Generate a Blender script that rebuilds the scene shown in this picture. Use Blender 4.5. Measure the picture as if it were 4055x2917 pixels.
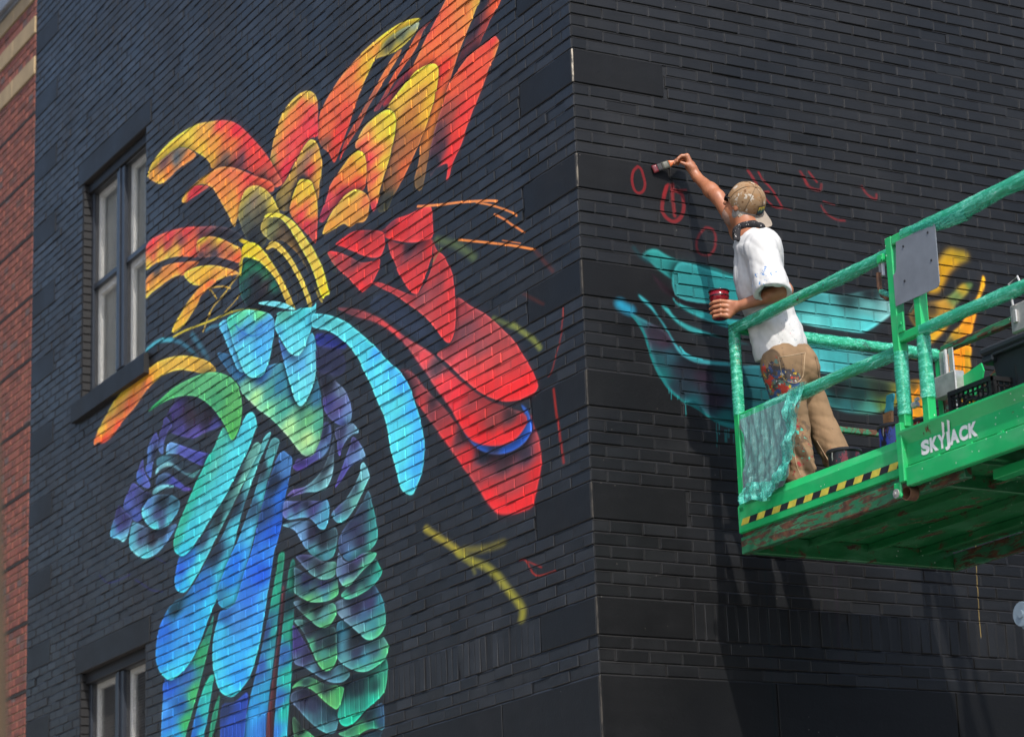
import bpy, bmesh, math, random
import numpy as np
from mathutils import Vector, Matrix

for o in list(bpy.data.objects): bpy.data.objects.remove(o)
SC = bpy.context.scene
COL = SC.collection
random.seed(7); RNG = np.random.default_rng(11)

# ------------------------------------------------------------------ camera
YAW, PITCH, ROLL = 0.5119977, 0.2737091, -0.0368420
CAM_POS = Vector((-6.770945, -11.251134, 1.651591)); F_PX = 10196.12
fw = Vector((math.sin(YAW)*math.cos(PITCH), math.cos(YAW)*math.cos(PITCH), math.sin(PITCH)))
rt = fw.cross(Vector((0, 0, 1))).normalized(); up = rt.cross(fw)
rt2 = rt*math.cos(ROLL) + up*math.sin(ROLL); up2 = -rt*math.sin(ROLL) + up*math.cos(ROLL)
cd = bpy.data.cameras.new('camera'); cam = bpy.data.objects.new('camera', cd); COL.objects.link(cam)
cam.matrix_world = Matrix(((rt2.x, up2.x, -fw.x, CAM_POS.x), (rt2.y, up2.y, -fw.y, CAM_POS.y), (rt2.z, up2.z, -fw.z, CAM_POS.z), (0, 0, 0, 1)))
cd.sensor_width = 36.0; cd.lens = 36.0*F_PX/4055.0; cd.clip_start = 0.05; cd.clip_end = 900
cd.dof.use_dof = True; cd.dof.focus_distance = 13.8; cd.dof.aperture_fstop = 3.2
SC.camera = cam
SC.render.resolution_x = 1024; SC.render.resolution_y = 736
# ------------------------------------------------------------------ sky, sun, exposure
SUN_TRAVEL = Vector((0.27, 1.0, -1.12)).normalized()
el = math.asin(-SUN_TRAVEL.z); az = math.atan2(-SUN_TRAVEL.x, -SUN_TRAVEL.y)
w = bpy.data.worlds.new('World'); SC.world = w; w.use_nodes = True
nt = w.node_tree; nt.nodes.clear()
sky = nt.nodes.new('ShaderNodeTexSky'); sky.sky_type = 'NISHITA'; sky.sun_disc = False
sky.sun_elevation = el; sky.sun_rotation = az; sky.air_density = 1.0; sky.dust_density = 2.0; sky.ozone_density = 1.0
bg = nt.nodes.new('ShaderNodeBackground'); bg.inputs['Strength'].default_value = 0.15
wo = nt.nodes.new('ShaderNodeOutputWorld')
nt.links.new(sky.outputs[0], bg.inputs[0]); nt.links.new(bg.outputs[0], wo.inputs[0])
sd = bpy.data.lights.new('sun', 'SUN'); sd.energy = 2.85; sd.angle = math.radians(1.0); sd.color = (1.0, 0.955, 0.89)
so = bpy.data.objects.new('sun', sd); COL.objects.link(so); so.location = (-4, -14, 16)
so.rotation_euler = SUN_TRAVEL.to_track_quat('-Z', 'Y').to_euler()
SC.view_settings.view_transform = 'Standard'; SC.view_settings.look = 'None'
SC.view_settings.exposure = 0.85; SC.view_settings.gamma = 1.0; SC.view_settings.use_curve_mapping = False

# ------------------------------------------------------------------ helpers
def tag(o, label=None, cat=None, group=None, kind=None):
    if label: o['label'] = label
    if cat: o['category'] = cat
    if group: o['group'] = group
    if kind: o['kind'] = kind
    return o
def put(o, parent=None):
    COL.objects.link(o)
    if parent is not None:
        o.parent = parent
        if parent.type == 'EMPTY':
            o.location = o.location - parent.location if not o.get('_loc') else o.location
    return o
def empty(name, loc):
    o = bpy.data.objects.new(name, None); o.location = loc; o.empty_display_size = 0.2; COL.objects.link(o); return o
def mesh(name, verts, faces, mat, parent=None, smooth=False, mats=None, midx=None):
    me = bpy.data.meshes.new(name); me.from_pydata([tuple(v) for v in verts], [], [tuple(f) for f in faces])
    for m in (mats or [mat]): me.materials.append(m)
    if midx is not None: me.polygons.foreach_set('material_index', list(midx))
    if smooth: me.polygons.foreach_set('use_smooth', [True]*len(me.polygons))
    me.update()
    return put(bpy.data.objects.new(name, me), parent)
class MB:
    """collects simple solids into one mesh (world coordinates)"""
    def __init__(s): s.v = []; s.f = []; s.m = []
    def add(s, V, Fc, mi=0):
        n = len(s.v); s.v += [tuple(v) for v in V]; s.f += [tuple(i+n for i in f) for f in Fc]; s.m += [mi]*len(Fc); return s
    def box(s, x0, x1, y0, y1, z0, z1, b=0.0, mi=0, jit=0):
        if b <= 0:
            V = [(x, y, z) for x in (x0, x1) for y in (y0, y1) for z in (z0, z1)]
            return s.add(V, [(0,1,3,2),(4,6,7,5),(0,4,5,1),(2,3,7,6),(0,2,6,4),(1,5,7,3)], mi)
        bm = bmesh.new(); bmesh.ops.create_cube(bm, size=1)
        bmesh.ops.scale(bm, vec=(x1-x0, y1-y0, z1-z0), verts=bm.verts)
        bmesh.ops.translate(bm, vec=((x0+x1)/2, (y0+y1)/2, (z0+z1)/2), verts=bm.verts)
        bmesh.ops.bevel(bm, geom=list(bm.edges), offset=b, segments=1, affect='EDGES', profile=0.5)
        bm.verts.index_update(); V = [v.co[:] for v in bm.verts]; Fc = [[q.index for q in f.verts] for f in bm.faces]; bm.free()
        return s.add(V, Fc, mi)
    def bar(s, a, b, w_, h_, bev=0.0, mi=0, roll=0.0):
        a = Vector(a); b = Vector(b); d = b-a; L = d.length
        t = MB().box(-w_/2, w_/2, -h_/2, h_, 0, L, 0) if False else MB().box(-w_/2, w_/2, -h_/2, h_/2, 0, L, bev)
        q = d.to_track_quat('Z', 'Y').to_matrix()
        if abs(d.normalized().z) < 0.999:
            z = d.normalized(); x = z.cross(Vector((0, 0, 1))).normalized(); y = x.cross(z)*-1.0
            q = Matrix((x, y, z)).transposed()
        if roll: q = q @ Matrix.Rotation(roll, 3, 'Z')
        return s.add([q @ Vector(v) + a for v in t.v], t.f, mi)
    def tube(s, pts, r, n=10, mi=0, cap=True):
        P = [Vector(p) for p in pts]; rr = r if isinstance(r, (list, tuple)) else [r]*len(P)
        base = len(s.v); prev = None
        for i, p in enumerate(P):
            d = (P[min(i+1, len(P)-1)] - P[max(i-1, 0)]).normalized()
            x = d.cross(Vector((0, 0, 1)))
            if x.length < 1e-3: x = d.cross(Vector((1, 0, 0)))
            x.normalize()
            if prev is not None:
                x = (prev - d*prev.dot(d)).normalized()
            prev = x; y = d.cross(x)
            for k in range(n):
                a = 2*math.pi*k/n; s.v.append(tuple(p + (x*math.cos(a) + y*math.sin(a))*rr[i]))
        for i in range(len(P)-1):
            for k in range(n):
                s.f.append((base+i*n+k, base+i*n+(k+1) % n, base+(i+1)*n+(k+1) % n, base+(i+1)*n+k)); s.m.append(mi)
        if cap:
            s.f.append(tuple(base+k for k in range(n))[::-1]); s.m.append(mi)
            s.f.append(tuple(base+(len(P)-1)*n+k for k in range(n))); s.m.append(mi)
        return s
    def lathe(s, prof, c, n=24, axis=(0, 0, 1), mi=0):
        ax = Vector(axis).normalized(); x = ax.orthogonal().normalized(); y = ax.cross(x); c = Vector(c); base = len(s.v)
        for r, h in prof:
            for k in range(n):
                a = 2*math.pi*k/n; s.v.append(tuple(c + ax*h + (x*math.cos(a)+y*math.sin(a))*max(r, 1e-4)))
        for i in range(len(prof)-1):
            for k in range(n):
                s.f.append((base+i*n+k, base+i*n+(k+1) % n, base+(i+1)*n+(k+1) % n, base+(i+1)*n+k)); s.m.append(mi)
        return s
    def build(s, name, mat, parent=None, smooth=False, mats=None):
        o = mesh(name, s.v, s.f, mat, parent, smooth, mats, s.m if mats else None); return o

# ------------------------------------------------------------------ materials
def newmat(name):
    m = bpy.data.materials.new(name); m.use_nodes = True; n = m.node_tree.nodes
    return m, m.node_tree, n['Principled BSDF']
def N(t, typ, **kw):
    n = t.nodes.new(typ)
    for k, v in kw.items():
        if k in n.inputs: n.inputs[k].default_value = v
        else: setattr(n, k, v)
    return n
def ramp(t, fac, stops, interp='LINEAR'):
    r = t.nodes.new('ShaderNodeValToRGB'); r.color_ramp.interpolation = interp
    e = r.color_ramp.elements
    while len(e) < len(stops): e.new(0.5)
    for i, (p, c) in enumerate(stops): e[i].position = p; e[i].color = (*c, 1) if len(c) == 3 else c
    t.links.new(fac, r.inputs[0]); return r
def mixc(t, fac, a, b, mode='MIX'):
    m = t.nodes.new('ShaderNodeMix'); m.data_type = 'RGBA'; m.blend_type = mode
    def s(sock, v):
        if hasattr(v, 'is_linked') or hasattr(v, 'links'): t.links.new(v, sock)
        elif isinstance(v, (int, float)): sock.default_value = v
        else: sock.default_value = (*v, 1) if len(v) == 3 else v
    m.clamp_result = mode == 'MULTIPLY'
    s(m.inputs[0], fac); s(m.inputs[6], a); s(m.inputs[7], b)
    return m.outputs[2]
def math_(t, op, a, b=None, clamp=False):
    m = t.nodes.new('ShaderNodeMath'); m.operation = op; m.use_clamp = clamp
    for i, v in enumerate((a, b)):
        if v is None: continue
        if hasattr(v, 'links'): t.links.new(v, m.inputs[i])
        else: m.inputs[i].default_value = v
    return m.outputs[0]
def pos(t): return t.nodes.new('ShaderNodeNewGeometry').outputs['Position']
def noise(t, vec, scale, detail=4, rough=0.55, out=0, dist=0.0):
    n = N(t, 'ShaderNodeTexNoise'); n.inputs['Scale'].default_value = scale; n.inputs['Detail'].default_value = detail
    n.inputs['Roughness'].default_value = rough; n.inputs['Distortion'].default_value = dist
    t.links.new(vec, n.inputs['Vector']); return n.outputs[out]
def scaled(t, vec, s):
    m = t.nodes.new('ShaderNodeMapping'); m.inputs['Scale'].default_value = s; t.links.new(vec, m.inputs[0]); return m.outputs[0]
def bump(t, bsdf, h, strength, dist=0.002):
    b = t.nodes.new('ShaderNodeBump'); b.inputs['Strength'].default_value = strength; b.inputs['Distance'].default_value = dist
    t.links.new(h, b.inputs['Height']); t.links.new(b.outputs[0], bsdf.inputs['Normal'])
def simple(name, col, rough=0.5, metal=0.0, var=0.15, scale=12.0, bmp=0.15, bdist=0.001, spec=0.5, space=None):
    m, t, b = newmat(name); p = pos(t)
    n = noise(t, p, scale, 5, 0.6)
    lo = tuple(max(0, c*(1-var)) for c in col); hi = tuple(min(1, c*(1+var)) for c in col)
    r = ramp(t, n, [(0.3, lo), (0.7, hi)]); t.links.new(r.outputs[0], b.inputs['Base Color'])
    b.inputs['Roughness'].default_value = rough; b.inputs['Metallic'].default_value = metal; b.inputs['Specular IOR Level'].default_value = spec
    if bmp: bump(t, b, noise(t, p, scale*9, 3), bmp, bdist)
    return m

# ------------------------------------------------------------------ the mural: vector shapes in wall metres, painted into one sheet per wall
def srgb2lin(c): return np.where(c <= 0.04045, c/12.92, ((c+0.055)/1.055)**2.4)
def catmull(P, sub=5, closed=True):
    P = np.array(P); n = len(P); out = []
    rng = range(n) if closed else range(n-1)
    for i in rng:
        p0, p1, p2, p3 = (P[(i-1) % n], P[i], P[(i+1) % n], P[(i+2) % n]) if closed else (P[max(i-1, 0)], P[i], P[i+1], P[min(i+2, n-1)])
        for k in range(sub):
            s = k/sub
            out.append(0.5*((2*p1)+(p2-p0)*s+(2*p0-5*p1+4*p2-p3)*s*s+(3*p1-p0-3*p2+p3)*s**3))
    if not closed: out.append(P[-1])
    return np.array(out)
def boxblur(A, r):
    if r < 1: return A
    for ax in (0, 1):
        for _ in range(2):
            k = 2*r+1; pad = [(0, 0), (0, 0)]; pad[ax] = (r+1, r)
            c = np.cumsum(np.pad(A, pad, mode='constant'), axis=ax)
            A = (np.take(c, range(k, c.shape[ax]), ax) - np.take(c, range(0, c.shape[ax]-k), ax))/k
    return A
def hexrgb(h): return np.array([int(h[i:i+2], 16)/255 for i in (0, 2, 4)])
def coverage(P, u0, v0, W, H, st):
    """anti-aliased polygon fill, scan lines"""
    A = np.zeros((H, W)); x = (P[:, 0]-u0)/st; y = (P[:, 1]-v0)/st
    x2 = np.roll(x, -1); y2 = np.roll(y, -1); SS = 3; ar = np.arange(W)
    for r in range(H):
        for s in range(SS):
            yy = r+(s+0.5)/SS
            m = (y <= yy) != (y2 <= yy)
            if not m.any(): continue
            xc = np.sort(x[m]+(yy-y[m])/(y2[m]-y[m])*(x2[m]-x[m]))
            for a, b in zip(xc[0::2], xc[1::2]):
                A[r] += np.clip(np.minimum(ar+1, b)-np.maximum(ar, a), 0, 1)/SS
    return np.clip(A, 0, 1)
def paint(wall, u_lo, u_hi, v_lo, v_hi, st, us, name):
    W = int((u_hi-u_lo)/st); H = int((v_hi-v_lo)/st)
    C = np.zeros((H, W, 3)); Al = np.zeros((H, W)); rg = np.random.default_rng(3)
    for s in MURAL:
        if s[0] != wall: continue
        P = np.array([[float(q) for q in a.split(',')] for a in s[2].split()])
        soft = s[-1]; pad = soft*3+0.06
        if s[1] == 0: Q = catmull(P)
        else: Q = catmull(P, 4, False); pad += s[3]
        iu0 = max(0, int((Q[:, 0].min()-pad-u_lo)/st)); iu1 = min(W, int((Q[:, 0].max()+pad-u_lo)/st)+1)
        iv0 = max(0, int((Q[:, 1].min()-pad-v_lo)/st)); iv1 = min(H, int((Q[:, 1].max()+pad-v_lo)/st)+1)
        if iu1 <= iu0 or iv1 <= iv0: continue
        w_, h_ = iu1-iu0, iv1-iv0
        gu = u_lo+(np.arange(iu0, iu1)+0.5)*st; gv = v_lo+(np.arange(iv0, iv1)+0.5)*st; GU, GV = np.meshgrid(gu, gv)
        # slightly wandering hand-cut edge
        if s[1] == 0:
            cov = boxblur(coverage(Q, u_lo+iu0*st, v_lo+iv0*st, w_, h_, st), int(round(soft/st*1.5)))
            cs = []
            for a in s[3].split():
                if ',' in a: x, y, h = a.split(',')
                else: x, y, h = 0, 0, a
                al = 1.0
                if ':' in h: h, al = h.split(':')
                cs.append((float(x), float(y), hexrgb(h), float(al)))
            num = np.zeros((h_, w_, 4)); den = np.zeros((h_, w_))
            for x, y, h, al in cs:
                d = ((GU-x)*us)**2+(GV-y)**2+9e-4; wt = d**-1.6
                num += wt[..., None]*np.array([*h, al]); den += wt
            num /= den[..., None]; col = num[..., :3]; alpha = cov*num[..., 3]
        else:
            d2 = np.full((h_, w_), 9.0)
            for a, b in zip(Q[:-1], Q[1:]):
                ab = np.array([(b[0]-a[0])*us, b[1]-a[1]]); L2 = (ab**2).sum()+1e-12
                px = (GU-a[0])*us; py = GV-a[1]; tt = np.clip((px*ab[0]+py*ab[1])/L2, 0, 1)
                d2 = np.minimum(d2, (px-tt*ab[0])**2+(py-tt*ab[1])**2)
            r = s[3]/2*0.9; e = max(soft*1.2, st*0.8); x = np.clip((r+e-np.sqrt(d2))/(2*e), 0, 1)
            alpha = x*x*(3-2*x)*s[5]; col = np.broadcast_to(hexrgb(s[4]), (h_, w_, 3))
        if s[1] == 0:                                   # thin overspray round every sprayed shape
            # the muralist's own modelling: a dark underpainted edge beneath each feather and a light cut-in rim
            dk = np.clip(boxblur(cov, 10)*1.7, 0, 1)*(1-cov)*num[..., 3].max(); C[iv0:iv1, iu0:iu1] *= (1-0.55*dk)[..., None]
            rim = np.clip(cov*(1-boxblur(cov, 3))*2.0, 0, 1)[..., None]; col = np.clip(col*(1+0.22*rim)+0.05*rim, 0, 1)
            hal = boxblur(cov, 7)*(1-cov)*0.07*num[..., 3]; c = C[iv0:iv1, iu0:iu1]; A0 = Al[iv0:iv1, iu0:iu1]; Ao = hal+A0*(1-hal)
            C[iv0:iv1, iu0:iu1] = np.where(Ao[..., None] > 1e-4, (col*hal[..., None]+c*(A0*(1-hal))[..., None])/np.maximum(Ao, 1e-4)[..., None], c); Al[iv0:iv1, iu0:iu1] = Ao
        c = C[iv0:iv1, iu0:iu1]; A0 = Al[iv0:iv1, iu0:iu1]
        Ao = alpha+A0*(1-alpha)
        C[iv0:iv1, iu0:iu1] = np.where(Ao[..., None] > 1e-4, (col*alpha[..., None]+c*(A0*(1-alpha))[..., None])/np.maximum(Ao, 1e-4)[..., None], c)
        Al[iv0:iv1, iu0:iu1] = Ao
    mxv = C.max(2); q = np.clip((mxv-0.18)/0.42, 0, 1); q = q*q*(3-2*q); C *= (0.45+0.55*q)[..., None]     # deep tones are thin coats over black
    if wall == 'L':
        wr_ = np.clip((C[..., 0]-C[..., 2])*2.2, 0, 1)[..., None]; C = C*(wr_*np.array([1.0, 0.965, 0.86])+(1-wr_)*np.array([0.92, 0.985, 1.0]))
    img = bpy.data.images.new(name, W, H, alpha=True); img.alpha_mode = 'CHANNEL_PACKED'
    buf = np.dstack([np.clip(C, 0, 1), Al]).astype(np.float32)
    img.pixels.foreach_set(buf.ravel()); img.update(); img.pack()
    return img, (u_lo, v_lo, W*st, H*st)
MURAL = [
('L',0,'0.871,8 0.63,7.9 0.767,7.743 0.85,7.699 0.922,7.663 1.011,7.598 1.07,7.557 1.157,7.526 1.317,7.5 1.467,7.44 1.358,7.544 1.19,7.675 1.055,7.773','0.848,7.733,d85a3c 0.779,7.926,e06a3c 1.103,7.699,5a3442:0.5 0.979,7.65,a84440:0.9 1.376,7.493,6a303a:0.5 1.183,7.564,80383e:0.8 0.995,7.821,4a3440:0.4',0),
('L',0,'1.203,8.139 0.83,7.983 1.022,7.846 1.158,7.735 1.309,7.62 1.451,7.463 1.546,7.353 1.675,7.202 1.742,7.087 1.81,6.956 1.872,6.935 1.928,7.019 1.841,7.209 1.967,7.707 1.902,7.765 1.822,7.809 1.695,7.887 1.569,7.956 1.446,8.018','1.208,7.849,ff8550 1.065,7.842,ffb050 1.121,8.068,ff8a48 1.583,7.739,ff7248 1.473,7.587,e84038 1.808,7.789,ff7a50 1.544,7.872,f06a45 1.662,7.919,c05048 1.321,7.661,ff7c50 1.387,7.541,e87048 1.606,7.345,e08040 1.673,7.224,d08040 1.802,7.086,b07848:0.8 1.87,6.97,907040:0.5',0),
('L',0,'1.645,7.96 1.737,7.941 1.85,7.864 1.993,7.814 2.138,7.763 2.285,7.696 2.385,7.649 2.466,7.67 2.349,7.712 2.217,7.777 2.054,7.852 1.909,7.917 1.797,7.964','1.721,7.957,8a4040:0.8 1.879,7.891,d86840 2.12,7.794,c85c40 2.401,7.662,904048:0.8',0),
('L',0,'2.05,7.926 2.131,7.882 2.23,7.843 2.345,7.794 2.512,7.733 2.701,7.631 2.873,7.567 2.979,7.51 2.906,7.602 2.818,7.649 2.646,7.72 2.459,7.806 2.276,7.891 2.145,7.933','2.146,7.903,e08048 2.311,7.828,e07848 2.528,7.754,a05a44:0.8 2.785,7.63,b05040:0.8 2.943,7.544,b83a38:0.9',0),
('L',0,'1.918,7.756 2.107,7.736 2.237,7.694 2.336,7.654 2.208,7.637 2.048,7.669 1.937,7.695','2.124,7.713,8a2838:0.8 2.288,7.651,b03038:0.8',0.0040257),
('L',0,'1.793,8.034 1.931,8.081 2.087,8.113 2.247,8.126 2.411,8.128 2.577,8.122 2.747,8.108 2.938,8.077 3.098,8.025 3.206,7.977 3.279,7.924 3.311,7.799 3.252,7.698 3.148,7.623 3.065,7.524 2.994,7.562 2.905,7.633 2.816,7.71 2.709,7.828 2.587,7.915 2.45,7.995 2.333,8.051 2.202,8.069 2.042,8.06 1.871,8.027','1.87,8.049,f5d040 2.265,8.094,f5d540 2.43,8.065,f0a050 2.583,8.007,f0a845 2.516,8.013,f0cc45 2.766,8.06,ff7c50 3.029,7.976,ff7048 2.774,7.883,f07a48 2.862,7.836,e85545 3.138,7.897,f86a48 2.971,7.695,e83f3c 3.216,7.702,a06040:0.6 3.064,7.555,c04030:0.8 3.195,7.798,f07048',0),
('L',0,'1.81,8.014 1.843,7.975 1.922,7.953 2.049,7.941 2.208,7.957 2.384,7.997 2.417,7.998 2.333,8.051 2.202,8.069 2.042,8.06 1.887,8.033','1.872,8.016,909888 2.028,8.025,6f7560 2.22,8.023,6a6448 2.112,7.95,c8b840 1.922,7.968,b0a040 2.368,8.003,a08c40',0),
('L',0,'0.861,7.55 0.822,7.521 0.81,7.492 0.869,7.43 0.957,7.364 1.061,7.269 1.151,7.195 1.227,7.123 1.303,7.044 1.379,6.992 1.439,6.948 1.472,6.895 1.516,6.882 1.499,6.926 1.496,6.982 1.627,6.998 1.718,6.978 1.727,7.082 1.675,7.202 1.546,7.353 1.42,7.481 1.302,7.516 1.155,7.554 1.014,7.556','0.889,7.537,e04548 0.84,7.454,d08048 1.159,7.505,f05848 1.028,7.349,e85545 1.379,7.443,e06048 1.249,7.217,f04545 1.462,7.293,a05048 1.547,7.107,60404a 1.403,7.057,ec3c40 1.48,6.991,e83a40 1.655,7.036,404048:0.5 0.937,7.456,f05a48 1.584,7.228,70464a 1.327,7.116,f04840',0),
('L',0,'1.646,7.679 1.588,7.646 1.569,7.594 1.588,7.528 1.646,7.433 1.711,7.354 1.791,7.279 1.887,7.203 1.999,7.131 2.095,7.075 2.16,7.037 2.241,7.005 2.307,6.959 2.418,6.973 2.43,7.066 2.378,7.139 2.309,7.236 2.223,7.342 2.17,7.458 2.166,7.532 2.242,7.604 2.273,7.623 2.127,7.661 1.984,7.69 1.858,7.711 1.736,7.702','1.677,7.665,f0d048 2.048,7.669,f0d545 1.622,7.585,f0c040 1.659,7.474,e8c040 1.822,7.534,c89050 1.934,7.463,b8783f 1.724,7.388,e0b040 1.914,7.271,b06a40 2.145,7.315,a06848 2.076,7.142,d06840 2.233,7.158,906040:0.8 2.336,7.006,605830:0.5 1.816,7.643,ecc848 2.13,7.609,e0b850',0),
('L',0,'2.274,7.605 2.196,7.565 2.159,7.514 2.162,7.455 2.206,7.366 2.258,7.286 2.309,7.221 2.378,7.139 2.422,7.071 2.465,7.018 2.506,7.009 2.543,7.081 2.572,7.158 2.584,7.268 2.588,7.354 2.61,7.422 2.674,7.471 2.739,7.521 2.704,7.562 2.635,7.6 2.518,7.62 2.403,7.624','2.259,7.573,f8d840 2.404,7.587,f0c850 2.218,7.452,ffd840 2.62,7.571,f0a860 2.623,7.496,f07060 2.446,7.396,f08058 2.529,7.372,e04858 2.355,7.274,f8cc48 2.471,7.216,e06058 2.408,7.179,f0b050 2.512,7.041,c83a50 2.378,7.471,f8d048 2.428,7.111,e0a048',0),
('L',0,'2.691,7.477 2.618,7.429 2.588,7.361 2.587,7.27 2.62,7.204 2.67,7.198 2.804,7.204 2.957,7.208 3.095,7.206 3.236,7.173 3.306,7.196 3.287,7.237 3.232,7.282 3.177,7.34 3.123,7.387 3.016,7.429 2.946,7.452 2.843,7.479 2.758,7.488','2.675,7.445,f0c840 2.878,7.452,f0a048 2.647,7.335,e8b040 2.848,7.365,e89048 2.716,7.282,e05040 3.054,7.356,e06848 3.16,7.313,d04858 3.252,7.225,a03050:0.8 2.954,7.269,b03048 2.769,7.231,d04050',0),
('L',0,'2.735,7.23 2.621,7.169 2.558,7.107 2.553,7.052 2.588,7.003 2.647,6.984 2.745,7.008 2.846,7.01 2.929,7.059 3.065,7.071 3.222,7.082 3.256,7.108 3.166,7.173 3.06,7.216 2.921,7.241 2.819,7.242','2.752,7.224,d8c858 3.061,7.193,d8b058 2.722,7.145,e0a050 2.808,7.112,d89848 2.694,7.037,c89048 3.151,7.106,e8a040 2.624,7.113,e07850',0),
('L',0,'3.452,8.168 3.363,8.115 3.31,8.055 3.295,7.993 3.308,7.878 3.311,7.799 3.427,7.816 3.538,7.79 3.669,7.738 3.782,7.695 3.858,7.647 3.915,7.658 3.989,7.74 4.063,7.839 4.091,7.89 4.04,7.989 3.961,8.085 3.863,8.158 3.73,8.192 3.58,8.195','3.453,8.148,c8b850 3.346,8.068,d0b850 3.844,8.143,c8b050 3.981,8.051,d0a050 3.564,8.107,f06a50 3.752,8.077,f08050 3.402,8.024,f04a58 3.478,7.938,f84555 3.701,7.895,f05058 3.355,7.83,f03c50 3.909,7.885,e86a50 3.837,7.738,f03850 4.062,7.88,c8b060 3.989,7.748,d05a50 3.655,8.189,c8b850',0),
('L',0,'3.41,7.805 3.339,7.761 3.288,7.687 3.256,7.597 3.268,7.514 3.297,7.444 3.336,7.347 3.588,7.373 3.939,7.477 4.002,7.595 3.897,7.636 3.858,7.647 3.783,7.671 3.688,7.72 3.594,7.769 3.501,7.801','3.41,7.786,c8b850 3.576,7.754,c8a850 3.579,7.667,906850 3.467,7.709,a07060 3.435,7.602,e04850 3.325,7.644,e0b048 3.312,7.521,e8b048 3.727,7.652,b09048 3.582,7.571,605050 3.86,7.583,a08848 3.956,7.549,807040 3.677,7.482,70604a',0),
('L',0,'3.618,7.582 3.509,7.557 3.42,7.508 3.369,7.427 3.336,7.345 3.331,7.241 3.343,7.151 3.363,7.079 3.39,7.072 3.434,7.117 3.504,7.17 3.61,7.251 3.718,7.341 3.772,7.407 3.77,7.455 3.713,7.516','3.51,7.522,f0c840 3.657,7.506,f0c040 3.458,7.457,f0c840 3.373,7.318,f0b848 3.715,7.429,f08050 3.533,7.37,e0784a 3.589,7.332,e83c50 3.501,7.241,d03050 3.414,7.173,b04048 3.445,7.294,e0a048 3.604,7.449,f0c848',0),
('L',0,'6.423,8.557 6.375,8.615 6.208,8.66 5.974,8.679 5.698,8.665 5.408,8.625 5.189,8.565 4.955,8.494 4.746,8.407 4.583,8.306 4.443,8.197 4.331,8.107 4.196,7.992 4.081,7.879 3.969,7.75 3.89,7.65 4.042,7.676 4.195,7.75 4.337,7.857 4.468,7.943 4.67,8.028 4.917,8.121 5.129,8.183 5.171,8.233 5.257,8.306 5.387,8.386 5.564,8.483 5.744,8.559 5.927,8.59 6.114,8.59 6.255,8.574 6.399,8.549','6.327,8.626,e0c040 5.974,8.661,e8cc48 5.631,8.578,ecd050 5.19,8.521,dca850 4.976,8.471,f04a50 4.665,8.317,f03048 4.424,8.139,ec3c48 5.084,8.378,f0a045 4.769,8.242,f08045 4.875,8.175,806050 4.567,8.07,704850 5.343,8.397,f0c040 5.192,8.266,c8a040 4.466,8.077,e84a45 4.191,7.941,e84a48 4.077,7.819,d85048 4.213,7.815,a05a50 3.984,7.706,c06050',0),
('L',0,'6.399,8.549 6.208,8.586 6.02,8.586 5.835,8.577 5.654,8.523 5.475,8.425 5.464,8.386 5.744,8.401 5.973,8.397 6.137,8.401 6.279,8.462','6.326,8.506,c89040 6.09,8.546,785050 5.835,8.504,687078 5.974,8.461,e08040 5.631,8.416,e08848 5.744,8.518,806a58 6.16,8.441,f0b048',0),
('L',0,'5.722,8.132 5.655,8.164 5.521,8.173 5.345,8.176 5.15,8.163 4.98,8.14 4.772,8.07 4.569,7.975 4.337,7.855 4.08,7.728 4.043,7.65 4.275,7.709 4.472,7.758 4.676,7.656 4.718,7.61 4.758,7.631 4.839,7.733 4.942,7.843 5.025,7.93 5.13,8.034 5.302,8.117 5.477,8.158 5.61,8.149','5.632,8.174,e8c040 5.345,8.158,f0b048 5.086,8.133,ff8a50 4.773,8.027,ff7a58 4.877,7.976,f0904a 4.776,7.84,f8a04a 4.571,7.849,f06a50 4.716,7.711,f0a848 4.717,7.635,c8a050 4.47,7.883,f05050 4.176,7.743,f06048',0),
('L',0,'5.722,8.132 5.521,8.164 5.345,8.123 5.194,8.064 5.302,8.065 5.477,8.079 5.655,8.093','5.411,8.119,c02838 5.566,8.108,c03048 5.259,8.086,a04840 5.677,8.118,d0a040',0),
('L',0,'4.656,7.657 4.634,7.735 4.572,7.799 4.471,7.816 4.338,7.789 4.196,7.717 4.082,7.63 3.989,7.526 3.934,7.443 4.066,7.493 4.201,7.512 4.26,7.481 4.242,7.41 4.167,7.329 4.284,7.316 4.4,7.385 4.518,7.447 4.597,7.555','4.593,7.755,b0a050 4.471,7.799,c0b050 4.216,7.707,d0c050 4.026,7.546,d8c850 4.474,7.674,807860 4.374,7.684,907868 4.516,7.563,686858 4.278,7.57,6e6450 4.399,7.443,504c48:0.8 4.635,7.685,908850 4.275,7.685,8a7c60',0),
('L',0,'4.207,7.506 4.092,7.477 3.941,7.412 3.812,7.315 3.703,7.209 3.579,7.075 3.475,6.957 3.39,6.837 3.323,6.732 3.274,6.633 3.325,6.664 3.427,6.802 3.529,6.942 3.653,7.074 3.779,7.168 3.907,7.248 4.058,7.295 4.153,7.341 4.248,7.42 4.257,7.464','4.209,7.449,b0a050 4.094,7.404,808058 3.868,7.301,786048 3.687,7.132,806030 3.563,7.015,6a5a40 3.426,6.825,504840:0.6 3.324,6.694,a09040',0),
('L',0,'4.207,7.514 4.129,7.514 3.977,7.469 3.847,7.407 3.7,7.312 3.575,7.201 3.453,7.083 3.35,6.966 3.265,6.862 3.216,6.77 3.184,6.699 3.16,6.654 3.22,6.66 3.273,6.656 3.306,6.704 3.356,6.781 3.407,6.866 3.492,6.978 3.597,7.096 3.721,7.23 3.811,7.323 3.94,7.42 4.092,7.477','4.053,7.477,d8c040 3.774,7.327,e0cc58 3.541,7.134,dcc858 3.386,6.945,e0c850 3.268,6.778,e0cc48 3.237,6.677,e8d030',0),
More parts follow.
